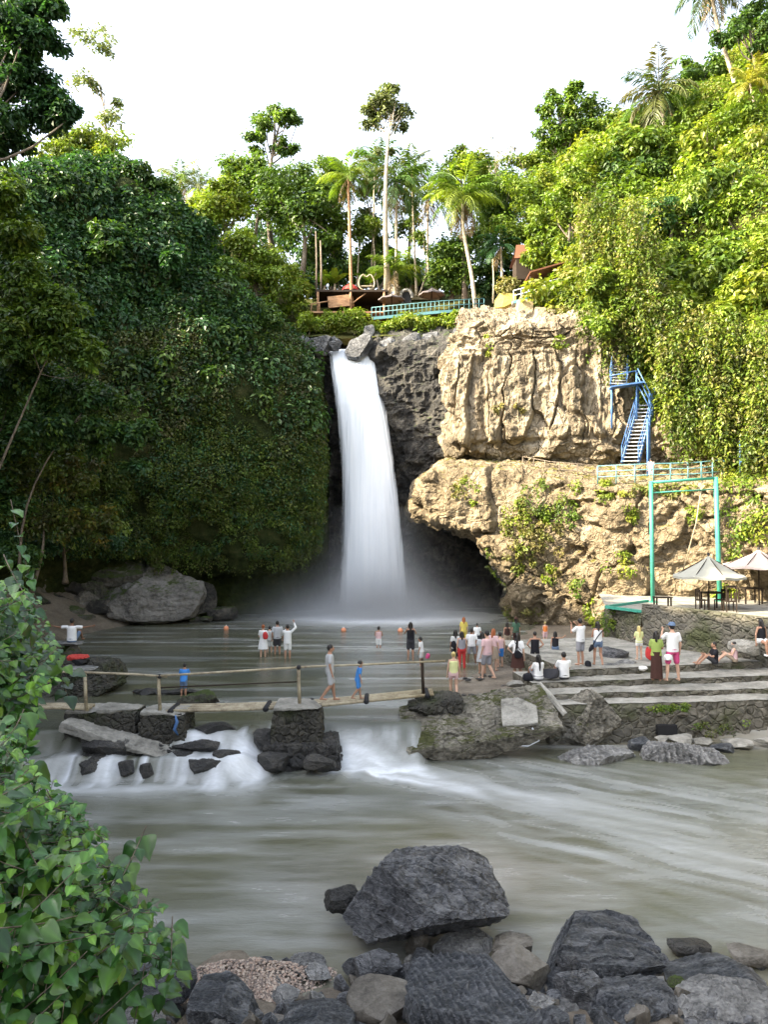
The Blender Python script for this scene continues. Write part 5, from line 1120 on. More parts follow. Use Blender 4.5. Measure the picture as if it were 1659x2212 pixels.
for k, (px, py, w, h, Y, mt, lb) in enumerate(((108, 1650, 90, 56, 20.7, 'paler', 'flat topped rock at the left end of the lower cascade'), (205, 1662, 84, 56, 20.15, 'wetrock', 'wet black rock that parts the left cascade'), (275, 1668, 46, 40, 20.0, 'wetrock', 'smaller wet rock in the middle of the left cascade'), (318, 1672, 36, 34, 19.95, 'wetrock', 'wet rock at the right side of the left cascade'),
        (470, 1582, 92, 40, 21.5, 'wetrock', 'pointed black rock at the weir between the piers'), (425, 1618, 100, 44, 20.9, 'wetrock', 'rounded wet rock below the third stone pier'), (400, 1640, 66, 34, 20.5, 'wetrock', 'low black rock at the foot of the third stone pier'), (455, 1656, 90, 40, 20.1, 'wetrock', 'wet rock awash in the foam, lower left of the tall pier'), (490, 1640, 60, 30, 20.3, 'wetrock', 'small wet rock awash between the foam streams'),
        (590, 1650, 70, 46, 20.5, 'wetrock', 'black rock at the left foot of the tall pier'), (690, 1652, 70, 40, 20.35, 'wetrock', 'black rock at the right foot of the tall pier'), (572, 1600, 50, 40, 21.1, 'wetrock', 'black rock against the left flank of the tall pier'), (230, 1612, 130, 24, 20.75, 'wetrock', 'flat wet ledge above the left cascade'))):
    rock(lb, px, py - (4 if mt == 'wetrock' else 0), w, h + (8 if mt == 'wetrock' else 0), Y - (0.1 if mt == 'wetrock' else 0), mt, 90 + k, 0.8, cuts=7, rough=0.07, sub=6)
rock('low rubble rock beside the bamboo post in the pool', 430, 1506, 84, 36, 24.2, 'mossrock', 110, 0.8, rough=0.12, sub=6)
for k, (px, w) in enumerate(((318, 40), (350, 34), (382, 40), (412, 30), (296, 26))):
    rock('dark stone in the line of stones left of the rubble rock', px, 1494, w, 14, 26.0, 'wetrock', 112 + k, 1.0, name='small_stone', group='line of stones in the pool', cat='stone', sub=4)
rock('long low dark rock in the water below the terrace', 1290, 1640, 165, 52, 21.7, 'paler', 120, 0.7, box=0.2, cuts=5, rough=0.08, sub=6, strata=((1, 0.1, 0.2), 7, 0.03))
rock('ridged pale rock in the water below the terrace', 1475, 1630, 172, 58, 21.6, 'paler', 121, 0.6, box=0.3, cuts=5, rough=0.1, sub=6, strata=((1, 0, 0.1), 9, 0.05))
rock('pointed grey rock between the two rocks below the terrace', 1386, 1608, 54, 40, 22.4, 'slate', 122, 0.8, cuts=9, sub=5)
rock('small rock at the right end of the ridged pale one', 1560, 1616, 46, 30, 22.3, 'slate', 123, 0.8, sub=5)
for k, (px, py, w) in enumerate(((1470, 1597, 60), (1520, 1600, 50), (1595, 1604, 60), (1632, 1620, 40), (1430, 1596, 30), (1650, 1600, 40))):
    rock('flat rubble stone at the foot of the terrace wall', px, py, w, 16, 22.7, 'concrete', 125 + k, 0.9, name='small_stone', group='rubble at the foot of the terrace wall', cat='stone', sub=4)
for k, (px, py, w, h, Y, lb) in enumerate(((1330, 1415, 60, 40, 28.2, 'grey boulder against the corner of the high wall'), (1352, 1432, 50, 22, 27, 'flat rock in front of the wall corner boulder'), (1075, 1505, 34, 34, 24.6, 'dark mossy rock at the edge of the beach'), (1320, 1440, 40, 14, 26.6, 'flat slab stone left of the yellow shirted bather'), (1612, 1398, 70, 36, 27, 'pile of pale rocks under the seated bather at the right edge'), (1120, 1478, 50, 20, 25.6, 'low rubble rock where beach and steps meet'))):
    rock(lb, px, py, w, h, Y, ('boulder', 'paler', 'mossrock', 'paler', 'concrete', 'concrete')[k], 135 + k, 0.8, cuts=8, rough=0.09, sub=5)
rng = np.random.default_rng(37)
for k in range(26):
    px, py = rng.uniform(1000, 1180), rng.uniform(1450, 1510)
    rock('dark pebble on the wet beach', px, py, rng.uniform(8, 18), 6, on_level(px, py, 0.12)[1], 'wetrock', 150 + k % 5, 0.9, name='small_stone', group='pebbles on the wet beach', cat='stone', sub=3)

# ------------------------------------------------------------------ piers, fallen slab, terraces
def block(parent, name, px0, px1, pyt, Yf, depth, zb, mat, seed, taper=0.15, stones=0.05, rot=(0, 0, 0), box=0.92, sub=6):
    a, b = at(px0, pyt, Yf), at(px1, pyt, Yf); zt = a[2]; w = b[0] - a[0]; c = np.array(((a[0] + b[0]) / 2, Yf + depth / 2, (zt + zb) / 2))
    V, Fc = rock_shape((w / (1 - taper * 0.5), depth, zt - zb), seed, box=box, cuts=0, rough=0.055, sub=sub, taper=taper, stones=stones, rot=rot)
    o = MB().add(V + c - np.array(parent.location), Fc).build(name, M[mat], parent); return c, zt, w
def pier(label, px0, px1, pyt, Yf, depth, zb, seed, taper=0.15, group=None, courses=()):
    a = at((px0 + px1) / 2, pyt, Yf); root = empty('stone_pier', (a[0], Yf + depth / 2, zb), label, 'pier', group)
    c, zt, w = block(root, 'shaft', px0, px1, pyt + 4, Yf, depth, zb, 'darkmasonry', seed, taper)
    V, Fc = rock_shape((w * 0.98, depth * 0.98, 0.11), seed + 3, box=0.9, cuts=3, rough=0.05, sub=5)
    MB().add(V + np.array((c[0], c[1], zt + 0.03)) - np.array(root.location), Fc).build('cap', M['concrete'], root)
    for (q0, q1, qy, zz, dd) in courses: block(root, 'footing', q0, q1, qy, Yf - dd, depth + dd, zz, 'wetrock', seed + 7, 0.12, 0.09)
    return root
pier('tall masonry pier carrying the middle of the bamboo bridge', 585, 692, 1533, 20.75, 1.3, -1.3, 201, 0.22, courses=((566, 728, 1612, -1.3, 0.25),))
pier('leftmost low masonry pier beside the weir', 136, 206, 1538, 20.9, 0.95, -0.9, 202, 0.1)
pier('second low masonry pier from the left', 203, 290, 1536, 20.85, 1.1, -0.9, 203, 0.1)
pier('third low masonry pier, under the start of the bamboo deck', 298, 398, 1540, 20.75, 1.2, -1.2, 204, 0.1)
root = empty('broken_slab', at(290, 1600, 20.5), 'broken concrete slab sloping to the water below the low piers', 'slab')
V, Fc = rock_shape((3.5, 0.85, 0.26), 205, box=0.9, cuts=2, rough=0.035, sub=6)
V = V @ np.array(Euler((0, R(14), R(-6))).to_matrix()).T + at(265, 1598, 20.6); MB().add(V - np.array(root.location), Fc).build('slab', M['concrete'], root)
V, Fc = rock_shape((2.3, 0.9, 0.62), 206, box=0.7, cuts=3, rough=0.09, sub=6); MB().add(V + at(330, 1622, 20.75) - np.array(root.location), Fc).build('footing', M['wetrock'], root)

root = empty('fallen_slab', at(1030, 1600, 22.3), 'great tilted chunk of broken masonry at the right end of the bridge', 'masonry')
V, Fc = rock_shape((4.7, 2.1, 1.1), 211, box=0.9, cuts=1, rough=0.045, sub=7, strata=((0.2, -0.3, 1), 7, 0.025), planes=[((-0.75, -0.2, -0.5), 0.7), ((0.6, -0.4, -0.7), 0.72), ((0.1, -0.2, 1), 0.6)], stones=0.015)
V = V @ np.array(Euler((R(20), R(-9), R(4))).to_matrix()).T + at(1035, 1573, 22.4); MB().add(V - np.array(root.location), Fc).build('body', M['slabrock'], root)
V, Fc = rock_shape((1.7, 1.3, 0.75), 212, box=0.8, cuts=4, rough=0.08, sub=6, stones=0.04); MB().add(V + at(940, 1528, 23.1) - np.array(root.location), Fc).build('body', M['darkmasonry'], root)
V, Fc = rock_shape((1.05, 1.25, 0.2), 213, box=0.9, cuts=3, rough=0.05, sub=6); V = V @ np.array(Euler((R(22), R(-7), R(-10))).to_matrix()).T + at(1122, 1538, 22.2); MB().add(V - np.array(root.location), Fc).build('plate', M['concrete'], root)
MB().tube([at(1150, 1572, 21.6) - np.array(root.location), at(1165, 1600, 21.5) - np.array(root.location), at(1140, 1612, 21.5) - np.array(root.location), at(1085, 1606, 21.5) - np.array(root.location)], 0.025, 6).build('pipe', M['steel'], root, True)

def slab_mb(fl, fr, depth, zt, zb, seed, jag=0.07, n=70):
    """a terrace step with a rough front edge: top sheet (slot 0) and stone face (slot 1)"""
    fl = np.asarray(fl, float); fr = np.asarray(fr, float); t = np.linspace(0, 1, n)[:, None]
    e = fl[:2] + (fr[:2] - fl[:2]) * t; d = unit(fr[:2] - fl[:2]); nrm = np.array((d[1], -d[0]))
    j = jag * (fbm(np.concatenate((e * 1.6, t * 0), 1), 3, seed) + 0.5 * fbm(np.concatenate((e * 6, t * 0), 1), 2, seed))
    e = e + nrm * j[:, None]; b = MB()
    zz = zt + 0.02 * fbm(np.concatenate((e * 2.5, t * 0), 1), 3, seed + 1)
    rows = [np.concatenate((e - nrm * s, zz[:, None] + 0.012 * fbm(np.concatenate(((e - nrm * s) * 2, t * 0), 1), 2, seed)[:, None]), 1) for s in np.linspace(0, depth, 12)]
    b.add(np.stack(rows, 1).reshape(-1, 3), grid_faces(n, 12), 0)
    m = 14; rows = []
    for k, s in enumerate(np.linspace(0, 1, m)):
        q = np.concatenate((e, (zz + (zb - zz) * s)[:, None]), 1)
        f1, f2, cid = worley(q * 3.2, seed); o = (0.06 * smooth(0, 0.25, f2 - f1) + 0.08 * (cid - 0.5)) * (0.25 if k == 0 else 1) - 0.04
        rows.append(np.concatenate((q[:, :2] + nrm * (o + (0.03 * s))[:, None], q[:, 2:]), 1))
    b.add(np.stack(rows, 1).reshape(-1, 3), grid_faces(n, m), 1)
    L_ = rows; b.add(np.array([np.append(e[0], zz[0]), np.append(e[0] - nrm * depth, zz[0]), np.append(e[0] - nrm * depth, zb), np.append(e[0], zb)]), [np.array([(0, 1, 2, 3)])], 1)
    return b
def tier(parent, name, zt, zb, pxl, pyl, pyr, depth, seed, jag=0.07):
    fl = on_level(pxl, pyl, zt); fr = on_level(1659, pyr, zt); fr = fl + (fr - fl) * 1.9
    slab_mb(fl, fr, depth, zt, zb, seed, jag, 110).build(name, [M['concrete'], M['masonry']], parent)
root = empty('stone_terrace', (0, 0, 0), 'stepped stone terrace with a rough retaining wall above the lower river', 'terrace')
tier(root, 'retaining_wall', 0.30, -1.4, 1188, 1524, 1512, 1.6, 221)
tier(root, 'step', 0.47, -0.2, 1186, 1500, 1487, 1.6, 222)
tier(root, 'step', 0.66, -0.1, 1150, 1475, 1459, 2.0, 223)
tier(root, 'step', 0.90, 0.1, 1228, 1447, 1428, 7.0, 224, 0.1)
V, Fc = rock_shape((2.1, 1.5, 2.0), 225, box=0.5, cuts=6, rough=0.08, sub=6, planes=[((-0.8, -0.35, 0.35), 0.35)], stones=0.03)
V = V @ np.array(Euler((0, R(18), R(-10))).to_matrix()).T + at(1262, 1560, 23.4); MB().add(V, Fc).build('buttress', M['slabrock'], root)
MB().box(at(1435, 1573, 23.4) + np.array((0.0, 0.05, 0)), (0.62, 0.6, 0.3), rz=R(5)).build('drain_opening', M['black'], root)  # solid black block painting the shade inside a drain hole
MB().tube([at(1165, 1478, 23.6), at(1185, 1500, 23.2), at(1222, 1545, 22.6)], [0.1, 0.12, 0.1], 7).build('sloping_kerb', M['concrete'], root)
mb = MB(); p = np.array([at(RNG.uniform(1405, 1485), RNG.uniform(1522, 1534), 22.75) for _ in range(22)]); clumps(mb, p, 0.1, 24, 0.09, FRESH, RNG)
for _ in range(14):
    q = at(RNG.uniform(1500, 1650), RNG.uniform(1555, 1595), 22.7); clumps(mb, q[None], 0.12, 20, 0.09, MOSSY + OLIVE, RNG)
mb.build('creeper', M['leaf'], colors=True)['kind'] = 'stuff'

def wall(label, pts, thick, zb, seed, mat='masonry', cap=None):
    root = empty('stone_wall', (pts[0][0], pts[0][1], zb), label, 'wall'); o = np.array(root.location); b = MB(); P = catmull(np.array(pts), 60)
    d = unit(np.gradient(P[:, :2], axis=0)); nr = np.stack((d[:, 1], -d[:, 0]), 1); rows = []
    for s in np.linspace(0, 1, 26):
        q = np.concatenate((P[:, :2], (P[:, 2] + (zb - P[:, 2]) * s)[:, None]), 1); f1, f2, cid = worley(q * 3.4, seed)
        rows.append(np.concatenate((q[:, :2] + nr * (0.05 * smooth(0, 0.25, f2 - f1) + 0.05 * cid)[:, None], q[:, 2:]), 1))
    rows = [np.concatenate((P[:, :2] - nr * thick, P[:, 2:]), 1)] + rows
    b.add(np.stack(rows, 1).reshape(-1, 3) - o, grid_faces(60, 27)); b.build('masonry', M[mat], root); return root
wall('high stone retaining wall under the parasol terrace', [at(1389, 1305, 31.2), at(1480, 1315, 29.8), at(1570, 1325, 28.4), at(1659, 1335, 27.2), at(1800, 1350, 25.6)], 0.35, 0.4, 231)
wall('lower stone wall with overgrown corner left of the high wall', [at(1308, 1311, 34.5), at(1345, 1316, 32.8), at(1388, 1322, 31.3)], 0.5, -0.1, 232)
mb = MB(); p = np.array([at(1316 + RNG.normal() * 12, RNG.uniform(1315, 1400), 33.4) for _ in range(26)]); clumps(mb, p, 0.2, 24, 0.13, FRESH + MOSSY, RNG); mb.build('creeper', M['leaf'], colors=True)['kind'] = 'stuff'
fl_pts = [on_level(1310, 1312, 2.24), on_level(1390, 1322, 2.24), on_level(1392, 1318, 2.24), np.array((22, 26, 2.24)), np.array((26, 36, 2.24)), np.array((22, 42, 2.24)), np.array((12, 41.5, 2.24))]
MB().add(np.array(fl_pts), [np.array([list(range(7))])]).build('pavement', M['concrete'])['kind'] = 'structure'
e = MB(); e.bar(on_level(1309, 1311, 2.29), on_level(1389, 1321, 2.29), 0.12); e.bar(on_level(1309, 1311, 2.29), on_level(1400, 1298, 2.29), 0.12)
tag(e.build('kerb', M['teal'], None, origin=on_level(1309, 1311, 2.24)), 'teal painted kerb around the corner of the parasol terrace', 'kerb')

# ------------------------------------------------------------------ bamboo bridge
def along(pts): return [np.array(p, float) for p in pts]
bz = lambda px: np.interp(px, [60, 400, 640, 940], [20.9, 21.3, 21.6, 23.3])
bb = at(640, 1530, 21.6); root = empty('bamboo_bridge', bb, 'bamboo footbridge with handrail crossing the weir on stone piers', 'bridge')
def bp(px, py, dy=0.0): q = at(px, py, bz(px)) - bb; q[1] += dy; return q
d = MB()
for k, dy in enumerate((-0.33, -0.11, 0.11, 0.33)):
    d.tube([bp(366, 1530, dy), bp(500, 1527.5, dy), bp(648, 1522, dy)], 0.046, 8); d.tube([bp(620, 1525, dy), bp(780, 1510, dy), bp(935, 1495, dy)], 0.05, 8)
d.build('deck', M['bamboo'], root, True)
d = MB()
for dy in (-0.2, 0.0, 0.2): d.tube([bp(60, 1526, dy), bp(130, 1525, dy), bp(198, 1527, dy)], 0.05, 8)
d.build('deck', M['bamboo'], root, True)
for px, y0, y1, mt in ((193, 1452, 1530, 'bamboo'), (350, 1458, 1534, 'bamboo'), (648, 1434, 1526, 'bamboo'), (912, 1419, 1500, 'darkwood')):
    MB().tube([bp(px + 2, y1, -0.3), bp(px, (y0 + y1) / 2, -0.3), bp(px - 1, y0, -0.3)], 0.05, 8).build('post', M[mt], root, True)
h = MB(); h.tube([bp(100, 1446, -.32), bp(200, 1448, -.32), bp(300, 1452, -.32), bp(368, 1457, -.32)], 0.032, 8); h.tube([bp(345, 1455, -.36), bp(480, 1447, -.36), bp(660, 1436, -.36)], 0.032, 8); h.tube([bp(640, 1437, -.3), bp(780, 1432, -.3), bp(960, 1424, -.3)], 0.032, 8)
h.build('handrail', M['bamboo'], root, True)
MB().tube([bp(350, 1481, -.3), bp(500, 1474, -.3), bp(648, 1468, -.3)], 0.02, 6).build('lower_rail', M['darkwood'], root, True)
for px, py in ((376, 1530), (578, 1525), (648, 1521), (670, 1520), (792, 1509), (922, 1497)): MB().tube([bp(px, py, -0.42), bp(px, py, 0.42)], 0.085, 8, flat=0.95).build('lashing', M['black'], root, True)
for px, py in ((648, 1437), (352, 1456)): MB().ball(bp(px, py, -0.33), 0.07).build('lashing', M['black'], root, True)
MB().tube([at(378, 1545, 20.6), at(382, 1560, 20.55), at(376, 1575, 20.55), at(384, 1588, 20.6)], [0.02, 0.05, 0.05, 0.02], 6).build('cloth_strip', M['blue'], None, True, origin=at(378, 1545, 20.6)); tag(COL.objects[-1], 'strip of blue cloth tied to the third low pier', 'cloth')

# stone mound with a round table slab, red cloth and a seat slab
c = at(175, 1475, 26.6); root = empty('stone_mound', (c[0], c[1], -0.3), 'masonry mound with a round concrete top at the left shore', 'masonry'); o_ = np.array(root.location)
V, Fc = rock_shape((3.2, 2.2, 1.45), 241, box=0.6, cuts=3, rough=0.06, sub=6, taper=0.35, stones=0.05); MB().add(V + np.array((c[0], c[1], 0.35)) - o_, Fc).build('base', M['darkmasonry'], root)
t_ = at(181, 1440, 26.2) - o_; MB().lathe([(0.01, -0.07), (0.62, -0.07), (0.66, -0.03), (0.66, 0.03), (0.62, 0.05), (0.01, 0.05)], t_, 28, sy=0.95).build('table_slab', M['paler'], root)
V, Fc = rock_shape((0.75, 0.45, 0.18), 242, box=0.4, cuts=3, rough=0.12, sub=5); tag(MB().add(V + at(168, 1420, 26.3), Fc).build('red_cloth', M['red'], origin=at(168, 1420, 26.3)), 'crumpled red cloth on a dark bag on the round concrete top', 'cloth')
V, Fc = rock_shape((0.5, 0.4, 0.28), 243, box=0.4, cuts=3, rough=0.06, sub=5); tag(MB().add(V + at(171, 1431, 26.2), Fc).build('dark_bag', M['black'], origin=at(171, 1431, 26.2)), 'dark bag on the round concrete top under the red cloth', 'bag')
V, Fc = rock_shape((1.25, 1.0, 1.3), 244, box=0.5, cuts=4, rough=0.06, sub=5, taper=0.2); tag(MB().add(V + at(150, 1418, 28.2), Fc).build('boulder', M['mossrock'], origin=at(150, 1418, 28.2)), 'mossy rock the bather with outstretched arms sits on', 'rock')
V, Fc = rock_shape((1.3, 0.9, 0.14), 245, box=0.6, cuts=3, rough=0.03, sub=5); tag(MB().add(V + at(140, 1391, 27.9), Fc).build('seat_slab', M['paler'], origin=at(140, 1391, 27.9)), 'pale flat slab under the seated bather with outstretched arms', 'slab')
for (px, py), lb in zip(((488, 1357), (742, 1361), (865, 1362)), ('orange buoy floating left of the three bathers', 'orange buoy in the middle of the plunge pool', 'orange buoy beside the long haired bather')):
    q = on_level(px, py + 3, 0); root = empty('buoy', q, lb, 'buoy', 'orange buoys in the plunge pool')
    MB().ball((0, 0, 0.07), (0.15, 0.15, 0.15), 14, 10).build('float', M['orange'], root, True); MB().lathe([(0.03, 0.2), (0.035, 0.26), (0.015, 0.27)], seg=8).build('eye', M['white'], root, True)

# ------------------------------------------------------------------ parasol terrace
def parasol(label, c, z0, r, he, ht, mat, group=None, sides=8, valance=0.1, name='parasol', polemat='darkwood'):
    root = empty(name, (c[0], c[1], z0), label, 'parasol', group)
    n = 64; a = np.arange(n) * 2 * math.pi / n; rows = []
    for k in range(9):
        t = k / 8; ra = r * t; sc_ = np.cos(math.pi / sides) / np.cos((a % (2 * math.pi / sides)) - math.pi / sides)
        sag = 0.06 * r * math.sin(t * math.pi); rib = 0.03 * r * t * (np.cos(a * sides) - 1) * 0.5
        rows.append(np.stack((np.cos(a) * (ra + 0.001) * sc_, np.sin(a) * (ra + 0.001) * sc_, ht - (ht - he) * t - sag + rib), 1))
    rows.append(rows[-1] - np.array((0, 0, valance)))
    V = np.concatenate(rows); i = np.arange(len(rows) - 1)[:, None] * n; j = np.arange(n)[None, :]; k = (j + 1) % n
    MB().add(V, np.stack((i + j, i + n + j, i + n + k, i + k), -1).reshape(-1, 4)).build('canopy', M[mat], root)
    MB().tube([(0, 0, 0), (0, 0, ht + 0.08)], 0.035, 8).build('pole', M[polemat], root, True)
    MB().lathe([(0.02, 0.12), (0.06, 0.08), (0.07, 0.0)], (0, 0, ht), 10).build('finial', M['black'], root, True)
    for q in range(sides):
        b = (q + 0.0) * 2 * math.pi / sides; MB().bar((0, 0, ht - 0.05), (math.cos(b) * r * 0.97, math.sin(b) * r * 0.97, he - 0.03), 0.025).build('rib', M['darkwood'], root)
    return root
q = at(1532, 1243, 32.8); parasol('grey canvas parasol nearest the terrace edge', q, 2.24, 1.6, q[2] - 2.24, at(1532, 1200, 32.8)[2] - 2.24, 'canvas')
q = at(1640, 1221, 34.6); parasol('pinkish canvas parasol behind the grey one', q, 2.24, 1.75, q[2] - 2.24, at(1640, 1187, 34.6)[2] - 2.24, 'pinkcanvas')
def chair(label, px, Y, rz, h=0.92):
    c = at(px, 1300, Y); root = empty('chair', (c[0], c[1], 2.24), label, 'chair', None, rz)
    MB().box((0, 0, 0.45), (0.44, 0.44, 0.04)).build('seat', M['darkwood'], root)
    b = MB(); b.box((0, 0.2, h - 0.06), (0.44, 0.03, 0.1))
    for x in (-0.14, 0, 0.14): b.box((x, 0.2, 0.66), (0.05, 0.025, 0.36))
    b.build('backrest', M['darkwood'], root)
    for x in (-0.2, 0.2):
        MB().box((x, -0.2, 0.215), (0.04, 0.04, 0.43)).build('leg', M['darkwood'], root); MB().box((x, 0.2, h / 2), (0.04, 0.04, h)).build('leg', M['darkwood'], root)
chair('dark wooden chair left of the grey parasol pole', 1518, 32.2, 1.6); chair('dark wooden chair right of the grey parasol pole', 1560, 32.3, -1.2); chair('dark wooden chair with high back turned to the view', 1578, 31.6, 3.0, 1.15)
def table(label, px, Y, w, d_, h, mat='darkwood'):
    c = at(px, 1300, Y); root = empty('table', (c[0], c[1], 2.24), label, 'table')
    MB().box((0, 0, h), (w, d_, 0.05)).build('tabletop', M[mat], root)
    for x in (-1, 1):
        for y in (-1, 1): MB().box((x * (w / 2 - .06), y * (d_ / 2 - .06), h / 2 - .015), (0.06, 0.06, h - 0.03)).build('leg', M[mat], root)
table('square dark table under the grey parasol', 1540, 32.9, 0.8, 0.8, 0.72); table('low slatted bench table beside the left frame post', 1432, 33.0, 0.75, 0.45, 0.5)
table('dark table under the pinkish parasol', 1622, 35.4, 0.9, 0.8, 0.72)
# teal swing frame
c = on_level(1411, 1301, 2.24); root = empty('swing_frame', c, 'tall teal steel swing frame standing on the parasol terrace', 'frame'); c2 = at(1556, 1300, 36.4); c2[2] = 2.24; zt = at(1407, 1036, c[1])[2]
t1 = at(1407, 1040, c[1]) - c; t2 = at(1547, 1037, c2[1]) - c; t2[2] = t1[2] + 0.25
for p0, p1, r_ in (((0, 0, 0), t1, 0.10), (c2 - c, t2, 0.115)):
    MB().tube([p0, (np.array(p0) + p1) / 2, p1], r_, 12).build('post', M['teal'], root, True); MB().box(np.array(p0) + (0, 0, 0.02), (0.4, 0.4, 0.05)).build('base_plate', M['teal'], root)
MB().tube([t1 + (0, 0, -0.05), t2 + (0, 0, -0.05)], 0.07, 10).build('crossbeam', M['teal'], root, True); MB().tube([t1 + (0, 0, -0.55), t2 + (0, 0, -0.6)], 0.035, 8).build('crossbeam', M['teal'], root, True)
m1 = t1 * 0.2 + t2 * 0.8; MB().tube([m1, m1 + (-0.35, 0, -2.2), m1 + (-1.0, 0.1, -4.6)], 0.03, 6).build('rope', M['bamboo'], root, True)
# thatched bar at the right edge
c = at(1690, 1300, 36.6); root = empty('thatched_bar', (c[0], c[1], 2.24), 'thatch roofed bar with a dark wooden counter at the right edge', 'hut'); o_ = np.array(root.location)
z1, z2 = at(1640, 1192, 36.6)[2] - 2.24, at(1660, 1136, 36.6)[2] - 2.24
th = MB(); th.lathe([(1.75, z1 - 0.05), (1.7, z1 + 0.1), (1.25, z1 + 0.55), (0.6, z2 - 0.08), (0.05, z2)], (0.55, 0.9, 0), 40, sx=1.15); th.build('roof', M['thatch'], root, True)
b = MB(); b.box((0.55, 0.4, 1.0), (2.6, 0.7, 0.09)); b.build('counter', M['brownwood'], root); b = MB(); b.box((0.55, 0.45, 0.48), (2.4, 0.5, 0.94)); b.build('counter_front', M['darkwood'], root)
for x in (-0.6, 1.8):
    for y in (0.1, 1.8): MB().tube([(x, y, 0), (x, y, z1 + 0.2)], 0.07, 8).build('post', M['brownwood'], root, True)

# ------------------------------------------------------------------ stairs, railings and decks
def stair(label, a, b, width, n, side, mat='steel', railmat='blue', rails=True):
    """a steep flight from a up to b with treads, stringers and railings; side = unit vector across"""
    a = np.array(a, float); b = np.array(b, float); s = np.array(side, float) * width / 2
    root = empty('steel_stair', a, label, 'stair'); d = b - a
    st = MB()
    for k in (-1, 1): st.bar(k * s, d + k * s, 0.05, 0.2)
    st.build('stringer', M[railmat], root)
    tr = MB(); fw = unit(np.array((d[0], d[1], 0)) + 1e-6)
    for k in range(n):
        p = d * ((k + 0.5) / n); tr.bar(p - s, p + s, 0.24, 0.045)
    tr.build('tread', M[mat], root)
    if rails:
        for k in (-1, 1):
            rl = MB(); up = np.array((0, 0, 1.0)); rl.tube([k * s + up, d + k * s + up], 0.028, 6); rl.tube([k * s + up * .55, d + k * s + up * .55], 0.02, 6)
            for j in range(5): p = d * (j / 4) + k * s; rl.tube([p, p + up], 0.028, 6)
            rl.build('railing', M[railmat], root, True)
    return root
stair('upper flight of the blue steel stairs, half hidden by leaves', at(1337, 832, 43.2), at(1348, 745, 45.0), 0.95, 14, (1, 0, 0))
stair('lower flight of the blue steel stairs reaching the cliff ledge', at(1362, 1000, 41.5), at(1398, 872, 42.8), 0.9, 16, (0.97, -0.2, 0))
c = at(1352, 835, 42.6); root = empty('stair_landing', c, 'blue steel landing between the two flights of stairs', 'landing')
pl = MB(); pl.bar(at(1318, 838, 42.6) - c, at(1388, 828, 42.4) - c, 0.9, 0.08); pl.build('platform', M['blue'], root)
for (px, y0, y1, Y) in ((1376, 800, 905, 42.4), (1404, 850, 1000, 42.2), (1322, 838, 925, 42.7), (1400, 905, 1040, 41.4)):
    MB().tube([at(px, y1, Y) - c, at(px, y0, Y) - c], 0.06, 8).build('post', M['blue'], root, True)
r_ = MB()
for k in range(3): r_.tube([at(1378, 796 + k * 17, 42.3) - c, at(1412, 862 + k * 17, 42.0) - c], 0.035, 6)
r_.tube([at(1318, 812, 42.5) - c, at(1380, 800, 42.3) - c], 0.03, 6); r_.build('railing', M['blue'], root, True)
def rail(label, pts, h, mat, posts, rows=2, name='railing', r=0.03):
    P = np.array(pts, float); root = empty(name, P[0], label, 'railing'); o = P[0]; up = np.array((0, 0, h)); b = MB()
    for k in range(rows): b.tube(P - o + up * (1 - k / max(rows, 1) * 0.9), r, 6)
    b.build('rail', M[mat], root, True); L = np.linspace(0, len(P) - 1, posts)
    for t in L:
        i = min(int(t), len(P) - 2); q = P[i] + (P[i + 1] - P[i]) * (t - i) - o; MB().tube([q, q + up], r * 1.2, 6).build('post', M[mat], root, True)
rail('pale blue railing along the cliff ledge behind the swing frame', [at(1292, 1046, 40.6), at(1400, 1042, 39.8), at(1500, 1040, 39.2), at(1565, 1034, 38.8)], 1.0, 'tealblue', 9, 3)
rail('short blue railing high at the right edge', [at(1600, 1020, 38), at(1660, 1005, 37), at(1720, 990, 36)], 1.6, 'blue', 4, 4)
rail('weathered wooden railing on the ledge below the pale cliff', [at(1130, 1018, 45), at(1190, 1030, 44.0), at(1290, 1040, 41.5)], 0.9, 'bark', 6, 2)
# wooden hut platform
Yh = 58.5; c = at(755, 660, Yh); root = empty('wooden_hut', c, 'dark roofed wooden hut on posts with a plank balcony above the fall', 'hut')
def hp(px, py, dy=0.0): q = at(px, py, Yh) - c; q[1] += dy; return q
b = MB(); z_ = hp(760, 634)[2]; x0, x1 = hp(684, 634)[0], hp(838, 634)[0]
b.box(((x0 + x1) / 2, 1.4, z_), (x1 - x0, 4.2, 0.16)); b.build('roof', M['darkwood'], root)
b = MB(); b.box(((x0 + x1) / 2 + 0.3, 3.0, (z_ + hp(760, 668)[2]) / 2), (x1 - x0 - 0.8, 0.12, z_ - hp(760, 668)[2])); b.build('back_wall', M['darkwood'], root)
b = MB(); xa, xb = hp(672, 680)[0], hp(830, 680)[0]; b.box(((xa + xb) / 2, 0.9, hp(700, 682)[2]), (xb - xa, 3.8, 0.14)); b.build('floor', M['wood'], root)
b = MB(); b.bar(hp(710, 660, -0.8), hp(756, 655, -0.8), 0.06, 0.9); b.build('plank_panel', M['wood'], root)
b = MB(); b.tube([hp(672, 665, -0.9), hp(712, 658, -0.9)], 0.05, 6); b.tube([hp(674, 682, -0.9), hp(675, 664, -0.9)], 0.05, 6); b.tube([hp(692, 682, -0.9), hp(692, 660, -0.9)], 0.05, 6); b.build('balcony_rail', M['wood'], root, True)
for px in (688, 758, 830): MB().tube([hp(px, 686, -0.6), hp(px, 634, -0.6)], 0.1, 8).build('post', M['wood'], root, True)
for a_, b2 in (((748, 640), (758, 655)), ((790, 638), (762, 660))): MB().tube([hp(*a_, -0.5), hp(*b2, -0.6)], 0.05, 6).build('brace', M['wood'], root, True)
